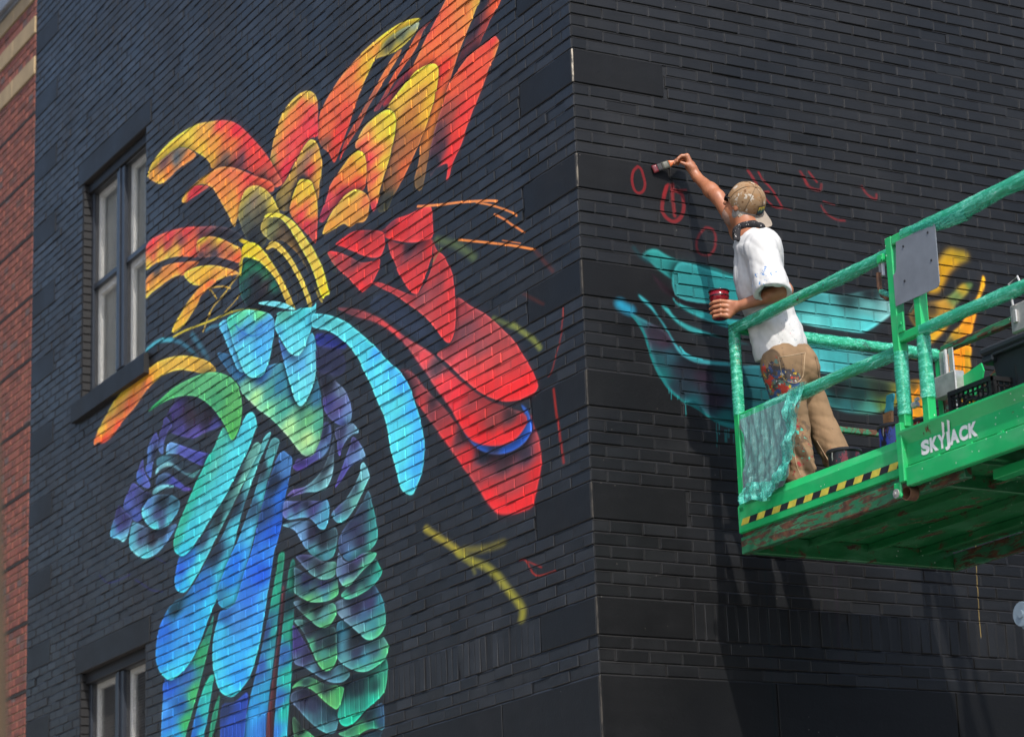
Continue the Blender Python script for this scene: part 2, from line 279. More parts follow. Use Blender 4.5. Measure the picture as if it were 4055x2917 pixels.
('L',0,'4.155,7.244 3.947,7.18 3.8,7.063 3.693,6.944 3.606,6.831 3.537,6.717 3.644,6.771 3.786,6.931 3.931,7.079 4.061,7.183','3.967,7.146,585240:0.6 3.695,6.904,504a3c:0.6',0),
('L',0,'4.174,7.282 4.096,7.299 4.001,7.269 3.89,7.195 3.763,7.084 3.656,6.972 3.568,6.867 3.499,6.769 3.449,6.684 3.45,6.645 3.486,6.648 3.536,6.733 3.605,6.839 3.711,6.965 3.819,7.077 3.947,7.18 4.059,7.247 4.155,7.26','4.059,7.263,c8b050 3.782,7.065,d0b850 3.518,6.751,d8c058',0),
('L',0,'4.587,7.31 4.467,7.298 4.35,7.246 4.234,7.178 4.102,7.074 3.991,6.96 3.918,6.867 3.864,6.788 3.977,6.772 4.242,6.84 4.397,6.892 4.553,6.994 4.631,7.099 4.649,7.212','4.273,7.182,309060 4.028,6.979,308868 4.548,7.265,2a8050 4.353,7.099,4a4048 4.199,7.013,60484c 4.126,6.871,44424a 4.551,7.076,30605a 4.159,7.091,489060 4.356,6.978,40404a 4.258,6.982,50424a',0),
('L',0,'4.649,7.229 4.648,7.311 4.616,7.385 4.565,7.42 4.465,7.409 4.347,7.365 4.232,7.284 4.118,7.184 3.988,7.056 3.879,6.935 3.789,6.829 3.718,6.73 3.71,6.704 3.773,6.73 3.846,6.79 3.954,6.941 4.046,7.033 4.158,7.123 4.273,7.206 4.35,7.246 4.467,7.298 4.567,7.329 4.598,7.28 4.619,7.22','4.545,7.397,f0d420 4.407,7.338,ecd030 4.233,7.235,e0c048 3.971,7.01,d8b850 3.755,6.74,d8bc50 4.628,7.289,d0c030',0),
('L',1,'4.658,7.507 4.598,7.463 4.499,7.416 4.401,7.352',0.0259,'f0d824',1,0),
('L',0,'6.478,7.92 6.466,7.989 6.347,8.016 6.135,7.995 5.858,7.944 5.567,7.872 5.348,7.805 5.091,7.728 4.882,7.653 4.718,7.576 4.598,7.505 4.598,7.48 4.719,7.509 4.883,7.569 5.092,7.651 5.262,7.7 5.392,7.719 5.436,7.689 5.414,7.595 5.612,7.656 5.836,7.724 6.042,7.769 6.251,7.797 6.477,7.815','6.323,7.982,d83f48 5.973,7.935,d84048 5.633,7.856,d04048 5.305,7.77,8a4850 4.986,7.661,5a4850 4.719,7.551,504a50 6.019,7.869,b04048 6.322,7.872,c05848 6.158,7.849,f0c048 6.393,7.84,e8cc50 5.836,7.777,e8c048 5.567,7.712,f07048 5.48,7.633,ff5a45 5.745,7.82,803f48 6.019,7.78,d8c050',0),
('L',0,'5.568,7.599 5.349,7.567 5.093,7.489 4.824,7.382 4.662,7.316 4.673,7.269 4.886,7.35 5.094,7.43 5.35,7.507 5.524,7.542','5.568,7.599,804840:0.7',0.0040257),
('L',0,'6.475,7.587 6.476,7.71 6.369,7.742 6.157,7.732 5.927,7.698 5.701,7.639 5.524,7.594 5.393,7.546 5.568,7.538 5.657,7.529 5.836,7.574 5.995,7.586 6.157,7.589 6.344,7.59','6.416,7.71,c88040 6.088,7.676,d08848 5.746,7.626,d0603f 6.204,7.746,605048:0.5 5.657,7.564,f08048 6.204,7.621,f0b048 6.415,7.593,f0c050 5.836,7.591,f0a848',0),
('L',0,'5.436,7.689 5.392,7.719 5.241,7.695 5.092,7.647 4.925,7.573 4.761,7.488 4.62,7.407 4.641,7.318 4.824,7.39 5.093,7.497 5.306,7.554 5.403,7.592','5.305,7.7,e0c840 4.987,7.597,e0c840 4.72,7.459,d8c048 5.306,7.631,b05048 4.988,7.533,c06048 4.782,7.436,b05a48 5.093,7.515,584048 4.722,7.359,f06038 5.349,7.584,604448',0),
('L',0,'5.679,7.536 5.568,7.542 5.393,7.515 5.136,7.446 4.907,7.36 4.743,7.29 4.653,7.238 4.825,7.273 4.991,7.297 5.159,7.321 5.308,7.348 5.459,7.39 5.59,7.457','5.307,7.425,f0b840 4.99,7.347,f0a848 4.744,7.274,e09048 5.524,7.455,f0c048',0),
('L',0,'5.095,7.328 5.201,7.351 5.351,7.352 5.525,7.325 5.68,7.283 5.814,7.234 5.904,7.19 5.915,7.158 5.836,7.145 5.658,7.156 5.526,7.196 5.417,7.242 5.308,7.288 5.18,7.293 5.074,7.305','5.18,7.327,ff7038 5.351,7.309,f88a40 5.569,7.26,f0a840 5.791,7.193,f0b840',0),
('L',1,'4.663,7.233 4.827,7.189 4.993,7.154 5.14,7.12 5.246,7.066 5.311,6.999',0.0156,'b8a050',1,0),
('L',1,'4.625,7.081 4.768,7.047 4.911,7.03',0.0104,'a8923f',1,0),
('L',1,'5.223,7.297 5.054,7.26 4.909,7.218 4.806,7.175',0.0110,'d0b050',1,0),
('L',1,'5.18,7.276 5.055,7.172',0.0091,'b09840',1,0),
('L',1,'5.097,7.142 5.204,7.079',0.0091,'a89040',0.8,0),
('L',1,'5.892,7.117 5.702,7.108 5.483,7.081 5.246,7.049 5.015,7.022 4.789,6.995 4.588,6.954 4.332,6.88',0.0169,'c8c040',1,0),
('L',1,'6.459,7.161 6.318,7.171 6.132,7.156 5.926,7.104',0.0311,'58b8c8',0.85,0.0094),
('L',1,'5.926,7.104 5.747,7.033 5.571,6.934 5.441,6.839 5.313,6.719',0.0259,'4a8fa8',0.55,0.0113),
('L',1,'5.527,7.033 5.354,6.884 5.186,6.712',0.0357,'5090a8',0.5,0.015),
('L',1,'5.247,6.99 5.162,6.991 5.016,6.963',0.0259,'4a8098',0.7,0.0094),
('L',1,'4.974,6.948 4.793,6.732 4.695,6.556 4.598,6.394',0.0454,'3a78b0',0.7,0.015),
('L',0,'5.045,6.765 4.659,6.628 4.367,6.47 3.987,6.409 3.481,6.252 3.379,6.141 3.331,6.03 3.298,5.886 3.305,5.798 3.342,5.732 3.387,5.69 3.449,5.656 3.537,5.661 3.642,5.705 3.73,5.771 3.818,5.845 3.944,5.937 4.109,6.051 4.277,6.144 4.43,6.238 4.585,6.341 4.663,6.426 4.862,6.584','4.861,6.666,3a6a90:0.8 4.562,6.521,3870b0 4.272,6.397,3868a8 3.991,6.253,3a80a0 4.565,6.376,80c8a0 4.371,6.271,b8f0a0 4.142,6.252,50a090 4.183,6.121,90e0a0 3.903,6.075,50a890 3.815,5.937,b8eca0 3.546,5.91,70b878 3.533,5.778,c8f0a0 3.536,5.68,a8f0b0 3.373,5.83,50a888 3.384,6.021,3a7090 3.633,5.969,589878 3.718,6.144,2f6080',0),
('L',0,'5.016,6.967 4.871,6.96 4.771,6.825 4.673,6.674 4.595,6.523 4.615,6.512 4.695,6.556 4.774,6.652 4.874,6.778 4.955,6.884','5.016,6.967,60b8e0',0),
('L',0,'4.871,6.964 4.728,6.966 4.548,6.943 4.371,6.889 4.179,6.818 4.085,6.763 4.049,6.697 4.07,6.615 4.12,6.509 4.179,6.438 4.266,6.397 4.401,6.414 4.517,6.463 4.595,6.523 4.654,6.604 4.712,6.693 4.772,6.767 4.831,6.874','4.588,6.93,68d8a0 4.769,6.932,50c8a8 4.294,6.838,70d880 4.491,6.812,60c0d8 4.591,6.775,4a80c0 4.296,6.758,4a90d8 4.143,6.715,58a8e0 4.593,6.677,68d8ec 4.3,6.598,50b0e8 4.496,6.53,70e8f0 4.226,6.458,60c8f0 4.381,6.427,68e0f0',0),
('L',1,'4.729,6.887 4.61,6.797 4.433,6.723 4.24,6.694 4.124,6.726',0.0091,'3a70c0',0.8,0.0056),
('L',0,'3.982,6.575 3.891,6.495 3.783,6.419 3.657,6.373 3.565,6.407 3.482,6.477 3.421,6.452 3.397,6.376 3.392,6.283 3.405,6.172 3.46,6.103 3.542,6.047 3.605,6.025 3.658,6.031 3.706,6.066 3.755,6.132 3.807,6.223 3.868,6.332 3.921,6.44','3.91,6.485,4a70b0 3.765,6.391,4a78a8 3.803,6.346,60b8d8 3.623,6.298,60b0e0 3.441,6.404,60c0e0 3.48,6.299,70d8ec 3.627,6.184,78e8f0 3.447,6.214,78e0f0 3.649,6.051,70e8f8 3.77,6.229,68d8e8',0),
('L',0,'4.016,6.735 3.977,6.764 3.719,6.699 3.61,6.687 3.432,6.644 3.378,6.656 3.389,6.597 3.417,6.567 3.454,6.515 3.51,6.461 3.565,6.407 3.62,6.383 3.675,6.378 3.747,6.401 3.837,6.457 3.927,6.544 4,6.62 4.045,6.68','3.885,6.714,60c0a8 3.611,6.66,48c0c0 3.433,6.625,60d0d8 3.888,6.612,60d8e0 3.615,6.544,62dce8 3.744,6.486,70e0ec 3.656,6.392,78e8f0 3.963,6.609,58b0d8 3.47,6.566,50c0d8',0),
('L',0,'4.318,6.926 4.202,6.905 4.013,6.85 3.864,6.792 3.755,6.737 3.719,6.707 3.865,6.756 4.07,6.831 4.241,6.892','4.318,6.926,70c8d0',0),
('L',0,'7.58,6.703 7.543,6.759 7.441,6.817 7.289,6.881 7.114,6.947 6.941,6.984 6.746,7.015 6.506,7.033 6.364,7.005 6.201,7.007 5.971,6.979 5.703,6.922 5.441,6.839 5.207,6.743 5.092,6.661 5.113,6.641 5.313,6.684 5.528,6.757 5.747,6.826 5.926,6.859 6.131,6.882 6.316,6.868 6.457,6.843 6.671,6.781 6.888,6.746 7.11,6.682 7.31,6.658 7.438,6.67 7.489,6.691 7.554,6.686','7.542,6.712,f06a30 7.414,6.774,e8c048 7.163,6.886,e8c44c 6.916,6.96,e8c448 6.553,7.001,e8b838 6.085,6.966,d8b850 5.703,6.89,dcb850 5.207,6.708,c8a848 6.433,6.863,e87a48 6.792,6.812,f07048 7.061,6.725,f05038 7.361,6.67,f04838 7.012,6.803,c0803f 6.2,6.9,e0b040 5.528,6.775,d8b048 7.161,6.767,d08040',0),
('L',0,'5.881,6.601 6.016,6.557 6.107,6.476 5.971,6.409 5.704,6.311 5.487,6.251 5.275,6.241 5.066,6.224 4.943,6.227 4.983,6.261 5.106,6.357 5.252,6.452 5.421,6.536 5.638,6.6 5.836,6.624','5.859,6.578,4a3878 6.016,6.514,44366a 5.748,6.364,4a4080 5.487,6.259,5a4a98 5.107,6.234,4a4888 5.529,6.437,583040 5.422,6.478,40343c:0.6 5.21,6.358,4a3440',0.0026838),
('L',0,'6.039,6.546 6.107,6.493 6.198,6.429 6.209,6.362 6.152,6.297 6.095,6.275 6.084,6.358 6.016,6.42 5.926,6.449','6.129,6.292,5a70b0 6.084,6.445,48407a',0),
('L',0,'6.244,6.474 6.36,6.424 6.406,6.374 6.429,6.266 6.452,6.227 6.358,6.154 6.335,6.166 6.312,6.239 6.243,6.31 6.198,6.394','6.383,6.342,5a80c0 6.267,6.445,4a4888 6.405,6.199,5a70c8 6.29,6.32,3a3448',0),
('L',0,'6.016,6.317 5.948,6.326 5.837,6.291 5.661,6.225 5.488,6.159 5.318,6.103 5.213,6.062 5.319,6.012 5.488,6.067 5.661,6.141 5.792,6.2 5.971,6.246 6.038,6.258','5.971,6.297,6a90c8 6.016,6.261,80c0e0 5.704,6.193,5a58a8 5.424,6.086,4a4898 5.276,6.043,484888',0),
('L',0,'6.243,6.154 6.22,6.192 6.129,6.206 5.993,6.187 5.881,6.149 5.771,6.09 5.661,6.032 5.489,6.001 5.361,5.997 5.382,5.985 5.489,5.96 5.618,6.001 5.749,6.06 5.881,6.124 6.015,6.163 6.151,6.168','6.083,6.195,a0e0e8 6.197,6.178,90d0e0 5.749,6.077,608898 5.446,5.983,508888:0.8',0.0026838),
('L',0,'6.22,6.261 6.083,6.255 5.837,6.181 5.618,6.089 5.425,6.02 5.661,6.04 5.837,6.122 6.015,6.188 6.197,6.195','6.151,6.228,4a8090:0.7 5.749,6.11,3a4a58:0.5',0.0040257),
('L',0,'6.523,6.331 6.617,6.265 6.64,6.2 6.592,6.154 6.404,6.082 6.358,6.102 6.452,6.201 6.499,6.264','6.605,6.218,5070c0 6.451,6.106,6068b8 6.522,6.261,48407a',0),
('L',0,'6.197,6.127 6.015,6.111 5.837,6.021 5.662,5.931 5.532,5.886 5.662,5.898 5.793,5.952 5.97,6.016 6.151,6.039 6.242,6.068','6.151,6.091,4a6080 5.837,5.987,48489a 5.597,5.892,4a3c80',0.0026838),
('L',0,'6.311,6.023 6.265,6.047 6.151,6.048 6.015,6.022 5.881,5.98 6.015,6.001 6.151,6.009 6.265,6.004','6.311,6.023,78c0c8',0.0013419),
('L',0,'6.712,6.189 6.831,6.137 6.915,6.075 6.914,6.031 6.829,5.969 6.66,5.881 6.542,5.874 6.473,5.946 6.357,5.99 6.334,6.028 6.521,6.095','6.878,6.041,5a68b8 6.661,5.899,5060b0 6.759,6.138,4a4888 6.544,6.03,484878 6.45,6.036,3a3858',0),
('L',0,'6.708,5.883 6.779,5.81 6.802,5.745 6.753,5.683 6.634,5.617 6.493,5.568 6.354,5.549 6.194,5.556 6.037,5.592 5.881,5.652 5.837,5.693 6.014,5.705 6.24,5.73 6.425,5.789','6.778,5.74,60b8c8 6.658,5.63,80d8e0 6.446,5.571,60d0d8 6.194,5.573,60a0b8 5.97,5.628,5888b8 6.309,5.68,4a3c4a 6.541,5.727,505878 6.082,5.693,3a3448',0),
('L',0,'6.334,6.002 6.45,5.976 6.531,5.941 6.507,5.884 6.402,5.802 6.263,5.741 6.127,5.72 5.97,5.721 5.859,5.756 5.815,5.772 5.771,5.838 5.903,5.917 6.105,5.97','6.496,5.908,70e0e8 6.263,5.752,60e0e0 5.97,5.746,60c8d0 5.881,5.778,5098b0 6.426,5.962,5878b0 6.195,5.844,484878 6.105,5.91,384450 5.837,5.852,3a6070 6.127,5.77,505a80',0),
('L',0,'7.025,6.081 7.122,5.995 7.208,5.915 7.182,5.866 7.045,5.829 6.923,5.778 6.851,5.799 6.779,5.863 6.756,5.936 6.902,6.011','7.182,5.892,5aa8c8 7.045,5.829,70c8e8 6.923,5.783,80d0e0 6.998,5.908,4a4080 6.901,5.932,40386a 7.049,6.042,40386a',0),
('L',1,'7.439,5.618 7.287,5.537 7.138,5.509 6.943,5.498 6.775,5.501',0.0084,'3a3080',0.6,0.0056),
('L',1,'6.655,5.436 6.468,5.358 6.329,5.298 6.103,5.244',0.0084,'3a3080',0.6,0.0056),
('L',1,'6.262,5.531 6.059,5.449',0.0065,'3a3080',0.6,0.0038),
('L',0,'4.013,5.113 3.931,5.097 3.971,4.962 4.003,4.818 4.052,4.677 4.102,4.498 4.162,4.322 4.212,4.181 4.263,3.942 4.296,3.749 4.709,3.8 4.608,4.088 4.451,4.328 4.334,4.499 4.237,4.671 4.14,4.842 4.061,5.017','3.977,5.076,308868 4.029,4.86,30a080 4.109,4.612,30a098 4.168,4.434,40a8b0 4.229,4.22,38a0c8 4.317,4.421,3a60b0:0.8 4.219,4.63,3a5090:0.6 4.417,4.136,3a98d8 4.308,4.009,3a78c8',0.0013419),
('L',0,'3.964,4.886 4.007,4.669 4.075,4.494 4.135,4.318 4.203,4.142 4.254,3.941 4.277,3.747 4.15,3.731 4.145,3.926 4.112,4.129 4.051,4.379 3.991,4.591 3.921,4.803','3.964,4.886,703840:0.8',0.0026838),
('L',0,'3.843,5.012 3.771,5.014 3.776,4.851 3.801,4.633 3.815,4.451 3.847,4.273 3.888,4.097 3.92,3.897 3.935,3.705 4.15,3.731 4.136,3.925 4.103,4.128 4.042,4.377 3.982,4.59 3.921,4.803','3.794,4.854,30886a 3.838,4.566,30a080 3.883,4.279,30b8a0 3.933,4.067,30c0a8 3.965,3.902,3ab8c8 3.968,4.439,3a68a8 4.048,4.157,3a68b0 4.09,3.943,3a78c8 3.885,4.796,2a4858:0.7',0.0013419),
('L',0,'5.009,4.251 4.773,4.247 4.56,4.277 4.581,4.159 4.623,3.99 4.645,3.792 5.054,3.842 5.032,4.045','4.833,4.119,3050b0 4.637,4.243,3048a0 4.93,4.209,304078:0.7',0.0026838),
('L',0,'5.048,4.334 5.069,4.229 5.131,4.121 5.172,4.063 5.194,3.86 5.254,3.867 5.232,4.071 5.15,4.24','5.048,4.334,308868',0.0013419),
('L',0,'5.167,4.492 5.147,4.473 5.209,4.327 5.272,4.179 5.334,4.085 5.377,3.882 5.647,3.915 5.562,4.115 5.457,4.284 5.331,4.423 5.228,4.486','5.229,4.447,38c0a0 5.292,4.26,38b8b0 5.457,4.205,2a68b0 5.541,4.113,2a60b8 5.355,4.088,40c0c8',0.0013419),
('L',0,'6.056,4.597 5.903,4.573 5.708,4.6 5.538,4.653 5.329,4.771 5.184,4.873 5.142,4.897 5.185,4.778 5.268,4.65 5.372,4.508 5.477,4.366 5.582,4.238 5.667,4.13 5.71,3.923 6.12,3.974 6.132,4.192 6.1,4.457','5.968,4.518,3060c8 5.645,4.55,3a68b0 5.371,4.666,38a068 5.498,4.408,48b868 5.646,4.231,40b060 5.968,4.276,3a80d8 6.078,4.372,4a98e8 5.752,4.366,2a60a8 5.204,4.837,308070 5.881,4.158,3aa8e0',0),
('L',0,'4.124,5.961 4.259,5.86 4.382,5.762 4.554,5.604 4.694,5.436 4.815,5.279 4.937,5.145 5.08,5.013 5.224,4.904 5.37,4.777 5.538,4.661 5.708,4.6 5.903,4.573 6.012,4.59 6.145,4.66 6.224,4.746 6.236,4.848 6.191,4.965 6.08,5.053 5.969,5.108 5.837,5.134 5.643,5.139 5.43,5.222 5.241,5.323 5.014,5.414 4.751,5.583 4.511,5.768 4.257,5.946','4.917,5.18,50d8e8 4.734,5.421,58d0e0 4.415,5.746,70d8d0 5.162,4.988,40c8f0 5.37,4.825,38b0e8 5.644,4.67,40c8f0 5.968,4.6,48d0f0 5.326,5.138,3070c0 5.751,4.971,3a90e0 5.644,4.791,40a0e8 6.079,4.946,3070d8 6.079,4.781,3088e0 5.837,5.068,2a5060 5.117,5.339,304060:0.6 4.81,5.595,304058:0.5 4.258,5.891,60b0b0',0),
('L',0,'3.992,5.871 4.079,5.767 4.175,5.657 4.253,5.55 4.332,5.435 4.424,5.318 4.503,5.218 4.582,5.116 4.662,5.015 4.742,4.936 4.821,4.904 4.94,4.913 5.04,4.958 5.08,5.021 5.039,5.1 4.916,5.204 4.735,5.326 4.576,5.451 4.418,5.606 4.261,5.774 4.125,5.914','4.129,5.759,60c8c8 4.266,5.557,58d0e0 4.424,5.334,58c8e8 4.562,5.151,48b0f0 4.761,4.932,48d0f0 4.92,4.929,40b8e0 4.718,5.182,2a70d8 4.858,5.09,2a78d0 4.999,5.014,3878a0 4.42,5.512,3a6080:0.6 4.92,4.968,40a0b8 4.262,5.751,404a58:0.5 4.052,5.858,508888',0),
('L',0,'4.095,5.137 4.173,4.97 4.252,4.787 4.332,4.604 4.409,4.496 4.501,4.389 4.636,4.326 4.772,4.293 4.87,4.296 5.008,4.343 5.087,4.417 5.147,4.512 5.166,4.633 5.144,4.748 5.082,4.84 5.021,4.908 4.901,4.902 4.762,4.924 4.682,5.003 4.582,5.116 4.484,5.214 4.385,5.349 4.267,5.518 4.131,5.682 3.961,5.79 3.852,5.749 3.795,5.702 3.825,5.594 3.902,5.474 3.96,5.342 4.018,5.24','3.872,5.685,4a78b0 3.987,5.496,2a68c8 4.104,5.291,2a60d0 4.145,5.147,3a88e8 4.335,5.031,2a60d8 4.245,4.862,48b0f8 4.528,4.913,3a78d8 4.724,4.793,4a90d8 5.022,4.766,48c0e8 4.534,4.607,40a8f0 4.925,4.594,40b0e8 4.441,4.516,48c8f8 4.731,4.409,3aa0f0 4.869,4.331,48d8f8 5.086,4.542,50d0e8 4.921,4.859,3060a0 4.231,5.433,304878 4.077,5.593,303c58',0),
('L',0,'4.334,5.944 4.316,5.885 4.511,5.772 4.75,5.634 4.993,5.494 5.241,5.351 5.324,5.307 5.43,5.246 5.536,5.201 5.643,5.164 5.75,5.174 5.837,5.216 5.87,5.28 5.837,5.357 5.75,5.451 5.492,5.466 5.218,5.541 4.93,5.681 4.667,5.823 4.45,5.94','4.61,5.731,78c8b0 4.952,5.526,68c8c0 5.178,5.411,60c8d0 5.013,5.554,304048:0.4 5.75,5.34,3060d0 5.707,5.209,38b8e8 5.535,5.258,50d8e0 5.366,5.323,58e0e8 5.577,5.385,3070c8 5.794,5.266,3a90e0 5.323,5.481,3a5070:0.6 4.708,5.792,405058:0.6 4.373,5.914,70b0a0',0),
('L',0,'4.933,6.192 5.026,6.157 5.13,6.092 5.255,6.039 5.361,5.964 5.468,5.913 5.554,5.849 5.662,5.773 5.749,5.717 5.837,5.643 5.881,5.577 5.881,5.51 5.815,5.464 5.728,5.435 5.642,5.434 5.492,5.466 5.322,5.538 5.114,5.624 4.95,5.686 4.788,5.77 4.647,5.859 4.508,5.946 4.375,6.057 4.369,6.103 4.425,6.173 4.503,6.192 4.582,6.171 4.682,6.099 4.783,6.059','5.005,6.144,50b8a0 5.214,6.029,34b49c 5.49,5.86,34b89c 5.706,5.699,3ab092 5.837,5.585,3cb494 4.603,6.088,50c8d8 4.705,5.952,58d8e0 4.947,5.887,50c8d0 5.11,5.964,60c0b0 4.949,5.766,58dce8 5.321,5.725,50c0c8 5.218,5.581,60e0e8 5.534,5.606,48c8d8 5.706,5.476,40c8e0 4.427,6.101,58d8e0',0),
('L',0,'6.408,6.676 6.292,6.695 6.13,6.707 5.926,6.725 5.747,6.722 5.528,6.708 5.313,6.685 5.145,6.651 4.979,6.598 4.836,6.536 4.716,6.456 4.657,6.392 4.619,6.309 4.621,6.229 4.662,6.142 4.722,6.093 4.793,6.069 4.843,6.105 4.902,6.185 4.983,6.261 5.106,6.357 5.252,6.452 5.421,6.536 5.616,6.598 5.836,6.642 6.016,6.661 6.199,6.672 6.338,6.672','6.315,6.675,30a058 5.971,6.684,50a860 5.637,6.659,5aa86a 5.208,6.624,60b070 4.898,6.511,58a868 4.739,6.323,60b060 4.741,6.162,58b058 5.105,6.415,4aa068 4.803,6.096,50b050',0),
('L',0,'3.274,6.159 3.188,6.144 3.106,6.063 2.991,5.981 2.911,5.894 2.873,5.803 2.884,5.747 2.951,5.727 3.034,5.747 3.133,5.794 3.2,5.84 3.283,5.92 3.296,6.036 3.344,6.155','3.189,6.114,484858:0.7 3.024,5.982,6a7890 2.897,5.824,7080b0 2.916,5.763,7098b8 3.017,5.751,5a60a8 3.196,5.936,484080 3.243,6.061,443a48 3.079,5.87,5a5080',0),
('L',0,'3.201,5.803 3.178,5.738 3.189,5.681 3.242,5.634 3.329,5.61 3.468,5.604 3.592,5.595 3.699,5.604 3.77,5.643 3.714,5.683 3.59,5.662 3.467,5.649 3.387,5.683 3.306,5.768 3.286,5.824','3.187,5.74,5868a0 3.276,5.642,6080a8 3.468,5.619,484080 3.681,5.608,50388a 3.643,5.66,44386a 3.255,5.756,3a3850',0.0013419),
('L',0,'3.137,5.698 3.14,5.625 3.153,5.517 3.19,5.445 3.268,5.396 3.406,5.4 3.562,5.43 3.686,5.442 3.812,5.455 3.866,5.474 3.774,5.492 3.596,5.475 3.42,5.496 3.297,5.543 3.208,5.619','3.157,5.629,505868 3.181,5.45,90c0c8 3.268,5.403,80c0c0 3.44,5.411,70b0b8 3.739,5.462,605088 3.369,5.455,506870 3.298,5.513,485058',0),
('L',0,'3.119,5.738 2.984,5.735 2.885,5.726 2.82,5.695 2.773,5.64 2.855,5.645 2.955,5.633 3.023,5.598 3.059,5.554 3.09,5.599 3.096,5.659','2.869,5.714,6a8098 2.789,5.652,78a8b8 2.921,5.654,6880a0 3.057,5.583,4a4080 3.019,5.699,4a4668',0),
('L',0,'2.856,5.631 2.76,5.565 2.684,5.475 2.733,5.457 2.847,5.462 2.93,5.444 3.015,5.405 3.133,5.366 3.098,5.409 3.029,5.467 2.959,5.539 2.907,5.585','2.715,5.489,78a0c0 2.83,5.48,6880b0 2.997,5.43,504890 3.099,5.38,50408a 2.841,5.584,4a4470',0),
('L',0,'2.662,5.241 2.603,5.143 2.561,5.042 2.541,4.953 2.568,4.896 2.648,4.87 2.744,4.866 2.857,4.854 2.955,4.859 3.035,4.903 3.099,4.973 3.08,5.042 2.978,5.093 2.845,5.137 2.745,5.187','2.59,5.083,3a8880 2.557,4.957,409890 2.6,4.888,50b098 2.824,4.869,60a8b0 2.987,4.879,5890b8 2.849,5.052,484668 2.749,5.103,485068 3.05,4.949,505a80 2.788,4.947,484060',0),
('L',0,'2.702,5.429 2.656,5.368 2.642,5.322 2.709,5.272 2.793,5.212 2.893,5.154 2.993,5.125 3.093,5.131 3.158,5.167 3.19,5.21 3.105,5.236 2.971,5.265 2.853,5.319 2.769,5.372 2.751,5.425','2.657,5.347,80c0c8 2.725,5.276,78d0c0 2.842,5.208,70b8a8 3.043,5.128,60b8b8 3.158,5.181,50889a 2.973,5.2,506870 2.838,5.294,485868 3.106,5.214,504878',0),
('L',0,'3.962,5.297 3.782,5.229 3.678,5.148 3.609,5.082 3.524,5.02 3.422,4.964 3.32,4.933 3.235,4.928 3.167,4.944 3.113,5.034 3.144,5.113 3.278,5.126 3.414,5.169 3.569,5.245','3.926,5.282,6090a0 3.747,5.207,7098c0 3.661,5.122,6890b8 3.489,5.007,60b0b8 3.286,4.93,60b0c0 3.167,4.949,50a098 3.484,5.146,443c58 3.315,5.06,3f3c48 3.18,5.048,486068',0),
('L',0,'3.903,5.444 3.741,5.409 3.564,5.378 3.391,5.334 3.254,5.312 3.223,5.239 3.242,5.184 3.278,5.14 3.312,5.133 3.38,5.154 3.448,5.205 3.533,5.253 3.656,5.282 3.78,5.297 3.888,5.319 3.951,5.363 3.931,5.412','3.924,5.357,6868a8 3.834,5.316,60a0b8 3.656,5.286,60a0b8 3.312,5.147,58b0c0 3.258,5.21,5098b0 3.742,5.364,484070 3.479,5.301,504880 3.362,5.195,5890b0 3.565,5.364,3c3850',0),
('L',0,'2.516,3.744 2.563,3.716 2.587,3.539 3.138,3.607 3.099,3.768 2.874,3.752 2.716,3.764','2.516,3.744,3a5868',0.0013419),
('L',0,'3.146,3.816 3.034,3.778 2.906,3.761 2.778,3.78 2.653,3.78 2.531,3.753 2.505,3.796 2.51,3.864 2.538,3.916 2.71,3.893 2.87,3.854 2.999,3.823','2.523,3.9,405a78 2.558,3.817,3a5878 2.668,3.792,308868 2.793,3.789,48a860 2.953,3.783,489068 2.711,3.859,3a4a58',0),
('L',0,'3.819,4.015 3.665,3.921 3.496,3.84 3.43,3.783 3.704,3.783 3.823,3.907','3.787,3.923,508058:0.8 3.615,3.856,50a068 3.699,3.933,34403c:0.6',0),
('L',0,'3.852,4.121 3.748,4.055 3.645,3.99 3.527,3.924 3.41,3.872 3.294,3.835 3.211,3.831 3.16,3.866 3.165,3.958 3.271,3.994 3.42,4.072 3.571,4.144 3.726,4.182 3.832,4.169','3.817,4.101,506078 3.611,3.971,50808a 3.36,3.858,509898 3.194,3.843,508890 3.523,4.044,484a68 3.641,4.119,443c58 3.29,3.94,3f5a68',0),
('L',0,'2.494,4.181 2.449,4.153 2.445,4.085 2.464,4.02 2.504,3.972 2.614,3.934 2.772,3.902 2.885,3.863 2.966,3.846 3.047,3.847 3.111,3.873 3.15,3.928 3.123,3.98 3.07,4.063 3.052,4.116 2.937,4.147 2.73,4.129 2.573,4.139','2.466,4.129,3a9078 2.463,4.026,40a878 2.504,3.978,48b080 2.629,3.943,28b090 2.901,3.872,28b890 3.047,3.854,28c8a0 3.126,3.917,30a088 2.865,3.949,308070 2.861,4.052,344a52 2.61,4.028,305a58 2.938,4.113,34404c',0),
('L',0,'3.849,4.201 3.726,4.197 3.571,4.159 3.452,4.105 3.353,4.048 3.254,3.999 3.165,3.968 3.106,3.998 3.062,4.062 3.069,4.091 3.183,4.122 3.349,4.154 3.551,4.228 3.725,4.233','3.796,4.196,509860 3.553,4.153,54a062 3.403,4.077,60b060 3.254,4.013,5ea862 3.164,3.975,58b068 3.087,4.051,48a860 3.351,4.112,405058 3.604,4.2,3c5a58',0),
('L',0,'3.802,4.604 3.681,4.51 3.579,4.42 3.496,4.334 3.413,4.264 3.313,4.227 3.179,4.227 3.112,4.252 3.016,4.194 2.969,4.152 3.035,4.127 3.133,4.128 3.249,4.149 3.381,4.194 3.516,4.251 3.652,4.308 3.791,4.36 3.814,4.488','3.753,4.463,4a3c7a 3.773,4.364,586888 3.55,4.264,588898 3.348,4.189,6a90a8 3.15,4.134,508898 3.018,4.153,508080 3.346,4.225,444a60 3.598,4.365,484068',0),
